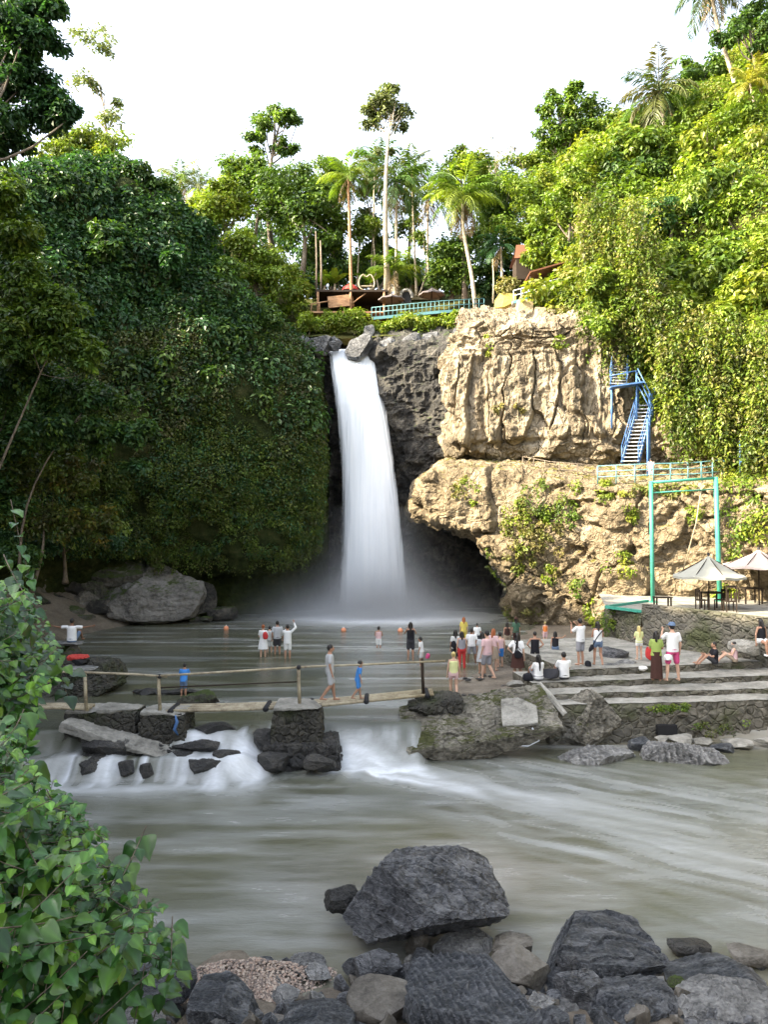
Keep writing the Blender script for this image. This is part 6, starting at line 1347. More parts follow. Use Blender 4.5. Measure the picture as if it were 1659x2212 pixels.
# heart shaped frame on the hut roof
c = at(792, 630, 58.8); root = empty('heart_frame', c, 'heart shaped bamboo photo frame standing on the hut roof', 'photo frame')
for s in (-1, 1):
    t = np.linspace(0, math.pi, 26); hx = 0.75 * np.sin(t) ** 0.85 * s * (0.55 + 0.45 * np.sin(t * 0.5)); pts = np.stack((hx * 0.95, np.zeros(26), 0.8 + 0.72 * np.cos(t) - 0.34 * np.exp(-(t / 0.42) ** 2) + 0.02), 1)
    MB().tube(pts, 0.06, 8).build('arch', M['bamboo'], root, True)
b = MB(); b.box((0, 0.05, 0.42), (0.9, 0.4, 0.08)); b.build('seat', M['bamboo'], root)
c = at(757, 632, 60); root = empty('red_awning', c, 'small red domed awning behind the palm trunk on the hut', 'awning'); V = MB(); V.lathe([(0.72, 0.0), (0.6, 0.28), (0.3, 0.5), (0.01, 0.58)], (0, 0, 0.12), 24); V.build('canopy', M['red'], root, True)
for x in (-0.55, 0.55): MB().tube([(x, 0, 0), (x, 0, 0.3)], 0.03, 6).build('post', M['wood'], root, True)
# teal deck
Yd = 56.5; c = at(920, 680, Yd); root = empty('teal_deck', c, 'long teal railed deck on stilts above the lip of the fall', 'deck')
F0, F1, F2 = at(803, 688, Yd) - c, at(950, 674, Yd) - c, at(1046, 668, Yd + 0.4) - c
b = MB(); b.bar(F0, F1, 0.1, 0.22); b.bar(F1, F2, 0.1, 0.22); b.build('fascia', M['tealblue'], root)
b = MB(); 
for p, q_ in ((F0, F1), (F1, F2)):
    b.add(np.array([p + (0, .06, .06), q_ + (0, .06, .06), q_ + (0, 3.2, .1), p + (0, 3.2, .1)]), [np.array([(0, 1, 2, 3)])])
b.build('floor', M['wood'], root)
b = MB(); hh_ = np.array((0, 0, 0.85))
for s in (1.0, 0.55): b.tube([F0 + hh_ * s, F1 + hh_ * s, F2 + hh_ * s], 0.035, 6)
for t in np.linspace(0, 1, 26):
    p = F0 + (F1 - F0) * t * 1.55 if t < 1 / 1.55 else F1 + (F2 - F1) * (t * 1.55 - 1) / 0.55; b.tube([p, p + hh_], 0.028, 6)
b.build('railing', M['tealblue'], root, True)
for px in (830, 880, 930, 985, 1035): q = at(px, 712, Yd + 0.8) - c; MB().tube([q, q + (0, 0, 1.5)], 0.09, 8).build('stilt', M['darkwood'], root, True)
parasol('dark parasol at the left end of the teal deck', at(846, 650, 57.5), at(846, 683, 57.5)[2], 1.05, 1.36, 1.8, 'darkcanvas', 'dark parasols on the teal deck')
parasol('dark parasol over the middle of the teal deck, higher of the two', at(933, 640, 58.3), at(933, 676, 58.3)[2], 1.05, 1.5, 2.05, 'darkcanvas', 'dark parasols on the teal deck')
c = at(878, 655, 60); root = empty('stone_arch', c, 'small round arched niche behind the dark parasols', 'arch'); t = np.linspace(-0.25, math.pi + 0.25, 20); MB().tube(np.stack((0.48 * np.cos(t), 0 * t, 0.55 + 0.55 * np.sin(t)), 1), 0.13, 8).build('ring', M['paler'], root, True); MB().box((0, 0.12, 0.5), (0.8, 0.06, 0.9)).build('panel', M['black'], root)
c = at(905, 610, 68); root = empty('far_house', c, 'teal roofed house far behind the palms', 'house'); MB().box((0, 0, -0.9), (3.6, 2.5, 2.2)).build('wall', M['creamwall'], root)
b = MB(); b.add(np.array([(-2.1, -1.6, 0.15), (2.1, -1.6, 0.15), (2.1, 0, 1.3), (-2.1, 0, 1.3), (-2.1, 1.6, 0.15), (2.1, 1.6, 0.15)]), [np.array([(0, 1, 2, 3), (3, 2, 5, 4)])]); b.build('roof', M['tealblue'], root); MB().box((0.3, -1.27, -0.9), (0.9, 0.05, 1.1)).build('window', M['black'], root)
# buildings on the right above the pale cliff
c = at(1265, 600, 52.5); root = empty('thatched_house', c, 'tall thatched roof half hidden in the trees, upper right', 'house')
rx, rz_ = 1.65, at(1265, 445, 52.5)[2] - c[2]; ze = at(1265, 520, 52.5)[2] - c[2]
th = MB(); th.lathe([(1.9, ze - 0.1), (1.85, ze + 0.1), (1.2, ze + 1.1), (0.75, rz_ - 0.15), (0.05, rz_)], (0, 1.2, 0), 28, sx=1.1); th.build('roof', M['thatch'], root); MB().box((0, 1.4, ze / 2), (2.4, 1.8, ze)).build('wall', M['darkwood'], root)
c = at(1135, 560, 54.5); root = empty('brown_house', c, 'small house with brown tiled roof among the dark leaves', 'house')
b = MB(); b.add(np.array([(-0.9, -0.5, -0.1), (0.75, -0.9, -0.1), (0.55, 0.6, 1.35), (-0.55, 0.7, 1.35), (0.9, 1.6, -0.1), (-0.9, 1.6, -0.1)]), [np.array([(0, 1, 2, 3), (3, 2, 4, 5)])]); b.build('roof', M['brownwood'], root); MB().box((-0.05, 0.6, -0.8), (1.3, 1.6, 1.5)).build('wall', M['darkwood'], root)
c = at(1190, 610, 51); root = empty('cafe_shelter', c, 'open cafe shelter with rusty sloping roof behind the upper deck', 'shelter')
b = MB(); b.bar(at(1140, 598, 50.6) - c, at(1245, 568, 50.6) - c, 2.0, 0.1); b.build('roof', M['brownwood'], root)
for px, py in ((1146, 598), (1192, 585), (1238, 572)): q = at(px, py, 50.2) - c; MB().tube([q, q - (0, 0, 1.5)], 0.06, 6).build('post', M['darkwood'], root, True)
b = MB(); b.bar(at(1150, 625, 51.5) - c, at(1240, 600, 51.5) - c, 0.1, 1.2); b.build('back_wall', M['darkwood'], root)
c = at(1180, 640, 49.5); root = empty('upper_deck', c, 'narrow blue edged deck climbing to the right above the pale cliff', 'deck')
a_, b2 = at(1110, 653, 49.6) - c, at(1290, 606, 49.0) - c
b = MB(); b.bar(a_, b2, 0.12, 0.2); b.build('fascia', M['tealblue'], root); b = MB(); b.bar(a_ + (0, .7, .05), b2 + (0, .7, .05), 1.3, 0.08); b.build('floor', M['steel'], root)
b = MB()
for s in (0.8, 0.45): b.tube([a_ + (0, 0, s), b2 + (0, 0, s)], 0.03, 6)
for t in np.linspace(0, 1, 12): p = a_ + (b2 - a_) * t; b.tube([p, p + (0, 0, 0.8)], 0.025, 6)
b.build('railing', M['steel'], root, True)
for t in (0.25, 0.5, 0.7): p = a_ + (b2 - a_) * t + (0, .6, 0); MB().tube([p, p - (0, 0, 1.6)], 0.09, 8).build('stilt', M['creamwall'], root, True)
V, Fc = rock_shape((1.5, 0.4, 1.0), 261, box=0.9, cuts=2, rough=0.03, sub=5); tag(MB().add(V + at(1092, 650, 50.5), Fc).build('garden_wall', M['yellowwall'], origin=at(1092, 650, 50.5)), 'yellow painted wall at the foot of the upper deck', 'wall')
for k, (px, py, w, h, lb) in enumerate(((1133, 668, 34, 34, 'taller pale cream block under the upper deck'), (1157, 680, 34, 26, 'lower pale cream block under the upper deck'))):
    V, Fc = rock_shape((w * .0305, 0.9, h * .0305), 262 + k, box=0.92, cuts=2, rough=0.04, sub=5); tag(MB().add(V + at(px, py, 48.6), Fc).build('stone_block', M['creamwall'], origin=at(px, py, 48.6)), lb, 'block')
tree('dry grassy bush beside the yellow wall', 50.8, (1100, 650), [(1100, 622, 22, 18, 6, 12)], DRY, 0.2, 30, 0.05, seed=80, name='bush', cat='bush', limbs=3)
tree('golden grass tuft on top of the pale cliff', 47.2, (1215, 690), [(1215, 672, 28, 12, 6, 10)], DRY + LIME[:1], 0.18, 30, 0.04, seed=81, name='bush', cat='bush', limbs=3)
tree('dark bush hanging under the upper deck', 49.4, (1142, 662), [(1150, 650, 16, 14, 4, 10)], GREEN, 0.18, 30, 0.04, seed=82, name='bush', cat='bush', limbs=3)
# ------------------------------------------------------------------ people
def cloth(name, c): 
    if name not in M: M[name] = plain(name, c, 0.9, 0.1, 0.14, 9)
    return name
CLO = dict(white=(0.72, 0.72, 0.71), offwhite=(0.55, 0.55, 0.53), grey=(0.26, 0.26, 0.28), pale=(0.42, 0.43, 0.44), black=(0.02, 0.02, 0.024), charcoal=(0.05, 0.05, 0.056), denim=(0.12, 0.17, 0.26), blue=(0.06, 0.22, 0.55), pink=(0.55, 0.08, 0.2), palepink=(0.62, 0.42, 0.42),
           yellow=(0.62, 0.5, 0.12), lemon=(0.6, 0.62, 0.3), olive=(0.28, 0.36, 0.1), red=(0.5, 0.05, 0.05), orange=(0.7, 0.22, 0.06), brown=(0.06, 0.03, 0.025), tan=(0.3, 0.24, 0.18), cream=(0.55, 0.5, 0.42), green=(0.06, 0.12, 0.08))
for k_, v_ in CLO.items(): cloth('cloth_' + k_, v_)
def skin_m(k):
    n = 'skin_' + str(k)
    if n not in M: M[n] = plain(n, ((0.5, 0.31, 0.22), (0.36, 0.2, 0.13), (0.22, 0.115, 0.07))[k], 0.6, 0.3, 0.1, 8)
    return M[n]
M['hair_dark'] = plain('hair_dark', (0.013, 0.011, 0.01), 0.5, 0.4, 0.3, 20); M['hair_red'] = plain('hair_red', (0.3, 0.09, 0.03), 0.5, 0.4, 0.3, 20); M['hair_fair'] = plain('hair_fair', (0.5, 0.4, 0.16), 0.5, 0.4, 0.3, 20)
M['lips'] = plain('lips', (0.35, 0.1, 0.08), 0.5, 0.3, 0.1); M['shoe'] = plain('shoe', (0.08, 0.07, 0.065), 0.7, 0.3, 0.2)
def remesh(mb, voxel, smooth_it=4):
    o = mb.build('tmp', [], None); md = o.modifiers.new('r', 'REMESH'); md.mode = 'VOXEL'; md.voxel_size = voxel
    ms = o.modifiers.new('s', 'SMOOTH'); ms.factor = 0.5; ms.iterations = smooth_it
    dg = bpy.context.evaluated_depsgraph_get(); me = bpy.data.meshes.new_from_object(o.evaluated_get(dg))
    n = len(me.vertices); V = np.empty(n * 3, np.float32); me.vertices.foreach_get('co', V)
    F = [np.array([p.vertices[:] for p in me.polygons])] if all(len(p.vertices) == 4 for p in me.polygons) else [np.array([p.vertices[:] for p in me.polygons if len(p.vertices) == k]) for k in (3, 4)]
    old = o.data; bpy.data.objects.remove(o); bpy.data.meshes.remove(old); bpy.data.meshes.remove(me)
    r = MB(); r.add(V.reshape(-1, 3), [f for f in F if len(f)]); return r
def cap_(mb, a, b, r0, r1, n=5, flat=1.0):
    a, b = np.asarray(a, float), np.asarray(b, float); t = np.linspace(0, 1, n)[:, None]
    mb.tube(a + (b - a) * t, r0 + (r1 - r0) * t[:, 0], 10, flat=flat); mb.ball(a, r0, 10, 6); mb.ball(b, r1, 10, 6)
def torso_(mb, rings, c, lean, seg=18):
    rows = []; a = np.arange(seg) * 2 * math.pi / seg
    for z, rx, ry in rings: rows.append(np.stack((c[0] + rx * np.cos(a), c[1] + lean * (z - rings[0][0]) + ry * np.sin(a), np.full(seg, c[2] + z)), 1))
    V = np.concatenate(rows); n = len(rows); i = np.arange(n - 1)[:, None] * seg; j = np.arange(seg)[None, :]; k = (j + 1) % seg
    F = [np.stack((i + j, i + k, i + seg + k, i + seg + j), -1).reshape(-1, 4)]
    V = np.concatenate((V, V[:seg].mean(0)[None], V[-seg:].mean(0)[None])); j = np.arange(seg); k = (j + 1) % seg; o = (n - 1) * seg
    F += [np.stack((k, j, np.full(seg, n * seg)), 1), np.stack((o + j, o + k, np.full(seg, n * seg + 1)), 1)]
    mb.add(V, F)
def person(label, loc, h, yaw=0.0, pose='stand', arms='down', top=('tee', 'white'), bottom=('shorts', 'grey'), hair='short', haircol='hair_dark', skin=1, hat=None, shoes=False, lean=0.0, female=False, turn=0.0, child=False):
    """a figure facing +y before yaw; every body one continuous mesh, hair and clothes its children"""
    rng = np.random.default_rng(int(abs(loc[0]) * 977 + abs(loc[1]) * 131) % 99991)
    root = empty('person', loc, label, 'person', None, yaw); s = h / 1.72; hd = 1.18 if child else 1.0
    def p(x, y, z): return np.array((x, y, z), float)
    sit = pose == 'sit'; pz = 0.10 if sit else 0.92; sw = 0.155 if female else 0.185; hw = 0.095
    dz = pz - 0.92
    if sit: hip = [p(sd * hw, 0, 0.1) for sd in (-1, 1)]; knee = [p(sd * 0.16, 0.38, 0.36) for sd in (-1, 1)]; ank = [p(sd * 0.13, 0.66, 0.06) for sd in (-1, 1)]
    elif pose == 'perch': hip = [p(sd * hw, 0, 0.92) for sd in (-1, 1)]; knee = [p(sd * 0.12, -0.36, 0.86) for sd in (-1, 1)]; ank = [p(sd * 0.11, -0.42, 0.45) for sd in (-1, 1)]
    elif pose == 'walk': hip = [p(sd * hw, 0, 0.9) for sd in (-1, 1)]; knee = [p(-0.1, 0.12, 0.5), p(0.1, 0.02, 0.49)]; ank = [p(-0.1, 0.16, 0.08), p(0.1, -0.26, 0.14)]
    elif pose == 'wide': hip = [p(sd * hw, 0, 0.9) for sd in (-1, 1)]; knee = [p(sd * 0.15, 0.02, 0.49) for sd in (-1, 1)]; ank = [p(sd * 0.19, 0, 0.08) for sd in (-1, 1)]
    else: hip = [p(sd * hw, 0, 0.9) for sd in (-1, 1)]; j = rng.uniform(-0.02, 0.05); knee = [p(-0.1, 0.02 + j, 0.49), p(0.1, 0.03, 0.49)]; ank = [p(-0.11, -0.01 + j, 0.08), p(0.11, 0, 0.08)]
    ly = lean * 0.48; sh = [p(sd * sw, ly, 1.40 + dz) for sd in (-1, 1)]
    def arm(sd, kind):
        a = sh[0 if sd < 0 else 1]
        if kind == 'up': return a + (sd * 0.2, 0.05, 0.17), a + (sd * 0.1, 0.14, 0.4)
        if kind == 'photo': return a + (sd * 0.1, 0.16, -0.2), a + (-sd * 0.06, 0.34, 0.06)
        if kind == 'spread': return a + (sd * 0.28, 0.02, -0.03), a + (sd * 0.53, 0.04, 0.02)
        if kind == 'front': return a + (sd * 0.06, 0.06, -0.28), a + (-sd * 0.07, 0.25, -0.3)
        if kind == 'hip': return a + (sd * 0.17, -0.06, -0.24), a + (sd * 0.0, 0.05, -0.42)
        if kind == 'prop': return a + (sd * 0.18, -0.1, -0.26), a + (sd * 0.22, -0.16, -0.52)
        if kind == 'knees': return a + (sd * 0.05, 0.14, -0.26), a + (-sd * 0.05, 0.38, -0.2)
        if kind == 'point': return a + (sd * 0.14, 0.22, -0.02), a + (sd * 0.2, 0.46, 0.06)
        return a + (sd * 0.06, -0.02, -0.29), a + (sd * 0.075, 0.05, -0.54)
    ak = arms if isinstance(arms, (tuple, list)) else (arms, arms); AR = [arm(-1, ak[0]), arm(1, ak[1])]
    b = MB(); f = 0.9 if female else 1.0
    T = [(-0.06, .15, .1), (0.03, .158 if not female else .165, .112), (0.16, .135 * f, .095), (0.32, .158 * f, .108), (0.44, .175 * f, .105), (0.50, .135 * f, .082), (0.545, .06, .06)]
    torso_(b, T, p(0, 0, pz), lean)
    hc = p(0, ly + 0.03 + lean * 0.1, 1.60 + dz); cap_(b, p(0, ly, 1.42 + dz), hc - (0, 0.02, 0.06), 0.058, 0.052)
    b.ball(hc, np.array((0.075, 0.095, 0.115)) * hd, 16, 12); b.ball(hc + np.array((0, 0.03, -0.055)) * hd, np.array((0.055, 0.062, 0.062)) * hd, 12, 8)
    cap_(b, hc + np.array((0, 0.09, 0.015)) * hd, hc + np.array((0, 0.112, -0.022)) * hd, 0.011, 0.016, 4)
    for sd in (-1, 1): b.ball(hc + np.array((sd * 0.076, -0.005, -0.01)) * hd, (0.014, 0.026, 0.034), 8, 6)
    for i, sd in enumerate((-1, 1)):
        el, wr = AR[i]; cap_(b, sh[i], el, 0.048 * f, 0.037 * f); cap_(b, el, wr, 0.038 * f, 0.026 * f)
        d = unit(wr - el); hnd = wr + d * 0.05; b.tube([wr - d * 0.01, wr + d * 0.04, wr + d * 0.09], [0.026, 0.036, 0.03], 8, flat=0.55)
        cap_(b, hip[i], knee[i], 0.082, 0.054); cap_(b, knee[i], (knee[i] * 0.65 + ank[i] * 0.35) + (0, -0.012, 0), 0.053, 0.055); cap_(b, (knee[i] * 0.65 + ank[i] * 0.35) + (0, -0.012, 0), ank[i], 0.055, 0.035)
        fd = p(sd * 0.02, 0.15, -0.045) if pose != 'perch' else p(sd * 0.02, -0.13, -0.06); cap_(b, ank[i] + (0, -0.02, -0.03), ank[i] + fd, 0.038, 0.03)
    body = remesh(b, 0.017, 3)
    for i, sd in enumerate((-1, 1)):                          # fingers and thumb, rooted in the palm, slightly curled
        el, wr = AR[i]; d = unit(wr - el); side = unit(np.cross(d, (0.0, 1.0, 0.2)) + 1e-6); pn = np.cross(side, d)
        for k, ln in enumerate((0.072, 0.082, 0.076, 0.058)):
            q = wr + d * 0.082 + side * (0.0165 * (k - 1.5)); body.tube([q, q + d * ln * .5 + pn * ln * .1, q + d * ln * .85 + pn * ln * .45], [0.0095, 0.009, 0.007], 6)
        q = wr + d * 0.03 + side * (0.032 * (1 if sd < 0 else -1)); e2 = side * (0.028 * (1 if sd < 0 else -1)); body.tube([q - e2 * .4, q + d * 0.03 + e2, q + d * 0.065 + e2 * 1.1], [0.012, 0.0105, 0.008], 6)
    for sd in (-1, 1): body.ball(hc + np.array((sd * 0.03, 0.088, 0.01)) * hd, (0.012, 0.008, 0.007), 8, 6, mi=1)
    body.ball(hc + np.array((0, 0.092, -0.058)) * hd, (0.024, 0.007, 0.007), 8, 6, mi=2)
    sc3 = lambda m: m.__setattr__('v', [v * s for v in m.v])
    sc3(body); body.build('body', [skin_m(skin), M['black'], M['lips']], root, True)
    def put(name, m, mat, vox=0.02, raw=False):
        r = m if raw else remesh(m, vox, 3); sc3(r); return r.build(name, M[mat], root, True)
    tk, tc = top
    if tk:
        c = MB(); inf = 0.022; lo = {'tank': 0.0, 'tee': -0.05, 'long': -0.1, 'dress': -0.05, 'crop': 0.12}[tk]
        rg = [(lo, .16 + inf + (0.015 if tk != 'tank' else 0), .115 + inf), (0.12, .148 * f + inf + 0.012, .105 + inf), (0.32, .16 * f + inf, .11 + inf), (0.44, .175 * f + inf * .8, .107 + inf * .8)] + ([(0.5, .14 * f + inf * .5, .085 + inf * .5), (0.525, .075, .07)] if tk not in ('tank', 'crop') else [(0.475, .12, .09)])
        rg = [r for r in rg if r[0] >= lo]; torso_(c, rg, p(0, 0, pz), lean)
        if tk in ('tee', 'dress'):
            for i in (0, 1): cap_(c, sh[i] + (0, 0, -0.01), sh[i] + (AR[i][0] - sh[i]) * 0.62, 0.066 * f, 0.07 * f)
        elif tk == 'long':
            for i in (0, 1): cap_(c, sh[i] + (0, 0, -0.01), AR[i][0], 0.066, 0.056); cap_(c, AR[i][0], AR[i][0] + (AR[i][1] - AR[i][0]) * 0.85, 0.056, 0.042)
        else:
            for i, sd in enumerate((-1, 1)): cap_(c, p(sd * 0.075, ly - .06, 1.36 + dz), p(sd * 0.085, ly, 1.452 + dz), 0.022, 0.02); cap_(c, p(sd * 0.085, ly, 1.452 + dz), p(sd * 0.075, ly + .075, 1.35 + dz), 0.02, 0.022)
        put('dress' if tk == 'dress' else 'shirt', c, 'cloth_' + tc)
    bk, bc = bottom
    if bk:
        c = MB(); inf = 0.02
        if bk in ('skirt', 'long_skirt') and not sit:
            zt, zb, rb = (pz + 0.1, 0.52 if bk == 'skirt' else 0.1, 0.25 if bk == 'skirt' else 0.2); n = 40; a = np.arange(n) * 2 * math.pi / n; rows = []
            for t in np.linspace(0, 1, 9): rx = 0.165 + (rb - 0.165) * t ** 0.8 + 0.012 * t * np.sin(a * 7 + 1); rows.append(np.stack((rx * np.cos(a), rx * 0.8 * np.sin(a), np.full(n, zt + (zb - zt) * t)), 1))
            i = np.arange(8)[:, None] * n; j = np.arange(n)[None, :]; k = (j + 1) % n; c.add(np.concatenate(rows), np.stack((i + j, i + n + j, i + n + k, i + k), -1).reshape(-1, 4)); put('skirt', c, 'cloth_' + bc, raw=True)
        else:
            torso_(c, [(-0.1, .15 + inf, .1 + inf), (0.02, .165 + inf, .115 + inf), (0.09, .155 + inf, .105 + inf)], p(0, 0, pz), lean); e_ = {'shorts': 0.78, 'hot': 0.32, 'pants': 1.0}.get(bk, 0.8)
            for i in (0, 1):
                cap_(c, hip[i], hip[i] + (knee[i] - hip[i]) * min(e_, 1), 0.098, 0.09 if e_ < .9 else 0.07)
                if bk == 'pants': cap_(c, knee[i], knee[i] + (ank[i] - knee[i]) * 0.92, 0.072, 0.06)
            put('trousers' if bk == 'pants' else 'shorts', c, 'cloth_' + bc)
    c = MB(); c.ball(hc + np.array((0, -0.018, 0.022)) * hd, np.array((0.086, 0.1, 0.108)) * hd, 16, 12)
    if hair in ('long', 'mid'):
        e_ = 0.36 if hair == 'long' else 0.16; c.tube([hc + (0, -0.05, 0.03), hc + (0, -0.095, -0.1), hc + (0, -0.125 - lean * .1, -0.1 - e_ * .6), hc + (0, -0.125, -0.1 - e_)], [0.085, 0.09, 0.085, 0.05], 12, flat=0.5)
        for sd in (-1, 1): c.tube([hc + (sd * .06, -0.02, 0.03), hc + (sd * .075, -0.04, -0.1), hc + (sd * .085, -0.07, -0.16)], [0.04, 0.036, 0.02], 8)
    elif hair == 'bun': c.ball(hc + (0, -0.11, 0.06), (0.05, 0.05, 0.05))
    if hair: put('hair', c, haircol, 0.015)
    if hat:
        c = MB(); c.lathe([(0.001, 0.125), (0.06, 0.12), (0.09, 0.085), (0.1, 0.035), (0.17 if hat[0] == 'brim' else 0.104, 0.028), (0.17 if hat[0] == 'brim' else 0.104, 0.02), (0.09, 0.022)], hc + (0, -0.01, 0.03), 24, sy=1.12)
        if hat[0] == 'cap': c.box(hc + (0, 0.13, 0.055), (0.14, 0.12, 0.012))
        put('hat', c, 'cloth_' + hat[1], raw=True)
    if shoes:
        for i in (0, 1):
            c = MB(); cap_(c, ank[i] + (0, -0.03, -0.035), ank[i] + (0, 0.14, -0.045), 0.046, 0.042); put('shoe', c, 'shoe' if shoes is True else 'cloth_' + shoes)
    return root
def stand(label, px, py_top, py_foot, Y=None, zg=None, **kw):
    """put a figure so that its head top and its feet come where the photo has them; feet on the ground"""
    if Y is None: Y = on_level(px, py_foot, 0.1 if zg is None else zg)[1]
    q = at(px, py_top, Y); z = zg if zg is not None else gz(q[0], Y)
    h = kw.pop('h', q[2] - z); HTS.append((label[:40], round(h, 2), round(Y, 1), round(z, 2)))
    return person(label, (q[0], Y, z), h, **kw)
HTS = []
# in the plunge pool
stand('woman in a short white dress with a red bag on her back', 568, 1349, 1421, 33.6, -0.12, top=('dress', 'white'), bottom=('skirt', 'white'), hair='bun', haircol='hair_red', skin=0, female=True, arms='front')
stand('person in pale shirt half hidden behind the woman with the red bag', 582, 1352, 1418, 34.8, -0.12, top=('tee', 'offwhite'), bottom=('shorts', 'white'), hair='short', skin=0)
stand('man in a pale grey shirt and black shorts in the middle of the pool trio', 599, 1341, 1417, 34.3, -0.12, top=('tee', 'pale'), bottom=('shorts', 'charcoal'), skin=1, yaw=0.2)
stand('man in white shirt and shorts raising a phone, right of the pool trio', 621, 1349, 1424, 33.2, -0.12, top=('long', 'white'), bottom=('shorts', 'white'), arms=('photo', 'up'), skin=1)
stand('child in white shorts wading alone in the middle of the pool', 818, 1355, 1402, 36.2, -0.25, h=1.28, top=('tank', 'palepink'), bottom=('shorts', 'white'), skin=1, child=True, arms='front')
stand('long haired woman in black standing in the shallows left of the beach', 887, 1344, 1424, 32.8, -0.05, top=('tank', 'black'), bottom=('shorts', 'charcoal'), hair='long', female=True, arms='photo', skin=1)
stand('child in a white shirt looking down beside the long haired woman', 911, 1368, 1430, 31.4, -0.05, h=1.25, top=('tee', 'white'), bottom=('shorts', 'offwhite'), hair='short', child=True, yaw=1.2, lean=0.12, skin=1)
stand('bather in blue bending over the water left of the bridge posts', 396, 1430, 1490, 25.6, -0.1, h=1.2, top=('tee', 'blue'), bottom=('shorts', 'denim'), lean=0.35, arms='front', skin=1)
# far group by the cliff
stand('red haired swimmer in a yellow top standing waist deep by the cliff', 1002, 1333, 1398, 39.5, -0.45, top=('tee', 'yellow'), bottom=('shorts', 'yellow'), hair='mid', haircol='hair_red', female=True, skin=0)
stand('man in a white shirt far out beside the yellow topped swimmer', 1031, 1346, 1412, 37.5, -0.2, top=('tee', 'white'), bottom=('shorts', 'charcoal'), skin=1)
stand('person with a black rucksack and white top at the water edge', 984, 1361, 1445, 31.6, top=('tee', 'offwhite'), bottom=('shorts', 'charcoal'), skin=1, female=True, hair='mid')
stand('woman in long red trousers at the water edge', 998, 1364, 1450, 30.8, top=('tank', 'grey'), bottom=('pants', 'red'), female=True, hair='mid', skin=0)
stand('man in a loose white shirt and grey shorts standing in the shallows', 1019, 1357, 1443, 31.9, top=('tee', 'white'), bottom=('shorts', 'grey'), skin=2, pose='wide', shoes=True)
stand('woman in a lemon tank top walking onto the beach from the bridge', 980, 1408, 1503, 25.3, top=('tank', 'lemon'), bottom=('hot', 'palepink'), female=True, hair='bun', haircol='hair_fair', skin=0, pose='walk')
stand('man in pale pink shirt and grey shorts in the middle of the beach', 1053, 1362, 1465, 28.0, top=('tee', 'palepink'), bottom=('shorts', 'grey'), skin=0, yaw=0.6, pose='walk')
stand('woman in pale pink behind the man in grey shorts', 1066, 1358, 1450, 30.0, top=('tee', 'palepink'), bottom=('skirt', 'tan'), female=True, hair='mid', haircol='hair_red', skin=0, yaw=-0.6)
stand('boy in bright blue shorts on the beach', 1081, 1366, 1445, 30.6, top=('tank', 'palepink'), bottom=('shorts', 'blue'), skin=0, child=True, yaw=0.4)
stand('person in pale top partly hidden at the left of the beach group', 1042, 1366, 1456, 29.4, top=('tee', 'pale'), bottom=('skirt', 'pale'), skin=1, female=True, hair='mid')
stand('woman in dark sleeveless top standing near the cliff foot', 1096, 1345, 1420, 35.0, top=('tank', 'brown'), bottom=('shorts', 'tan'), female=True, hair='long', skin=1)
stand('person in a brown brimmed hat and olive shirt near the cliff foot', 1115, 1334, 1412, 36.0, top=('tee', 'green'), bottom=('pants', 'brown'), hat=('brim', 'brown'), skin=1, female=True, hair='mid')
stand('woman with a white blouse, dark skirt and black shoulder bag on the beach', 1118, 1367, 1471, 27.0, top=('tee', 'white'), bottom=('skirt', 'brown'), female=True, hair='long', skin=0, yaw=-0.25, arms=('hip', 'down'), shoes='cream')
stand('man in black tank top and black shorts facing the fall', 1156, 1364, 1452, 29.0, top=('tank', 'black'), bottom=('shorts', 'black'), arms='hip', skin=1, pose='wide')
stand('bather in a bright orange top below the cliff', 1178, 1343, 1410, 36.4, top=('tank', 'orange'), bottom=('shorts', 'palepink'), skin=0, female=True, hair='bun', haircol='hair_fair')
stand('girl in black top and denim shorts pointing a phone', 1200, 1364, 1446, 30.0, top=('tank', 'black'), bottom=('hot', 'denim'), female=True, hair='mid', skin=1, arms=('down', 'point'), yaw=-0.5)
# on the terrace
ZT = 0.93
stand('man in white shirt and grey shorts taking a picture at the terrace end', 1254, 1336, 1446, 26.3, ZT, top=('tee', 'white'), bottom=('shorts', 'grey'), arms='photo', skin=1, yaw=0.5)
stand('woman in white tank top with a black strap bag at the terrace end', 1292, 1342, 1447, 26.2, ZT, top=('tank', 'white'), bottom=('hot', 'denim'), female=True, hair='mid', skin=1, arms='front', pose='walk')
person('woman in white with long black hair sitting on the step', at(1164, 1466, 25.0) * (1, 1, 0) + (0, 0, 0.68), 1.62, 0.2, 'sit', 'knees', ('tee', 'white'), ('shorts', 'grey'), 'long', female=True, skin=1)
person('man in a white shirt sitting on the step beside the black bags', at(1219, 1460, 25.2) * (1, 1, 0) + (0, 0, 0.68), 1.72, 0.1, 'sit', 'knees', ('tee', 'white'), ('shorts', 'charcoal'), 'short', skin=1)
stand('woman with fair hair and yellow blouse behind the terrace rocks', 1381, 1352, 1438, 27.4, ZT, top=('tee', 'lemon'), bottom=('hot', 'white'), hair='long', haircol='hair_fair', female=True, skin=0, arms='front')
stand('woman in an olive top and long dark skirt on the terrace step', 1418, 1363, 1473, 24.75, 0.68, top=('tee', 'olive'), bottom=('long_skirt', 'brown'), hair='mid', female=True, skin=1, arms='front', yaw=-0.3)
stand('tall man in white shirt, pink shorts and cap on the terrace step', 1453, 1346, 1472, 24.75, 0.68, top=('tee', 'white'), bottom=('shorts', 'pink'), hat=('cap', 'denim'), skin=0, arms=('photo', 'down'), pose='wide', yaw=0.15)
person('boy in a black shirt sitting on the ground below the high wall', at(1545, 1424, 26.6) * (1, 1, 0) + (0, 0, ZT), 1.5, 1.5, 'sit', 'knees', ('tee', 'black'), ('shorts', 'charcoal'), 'short', skin=1)
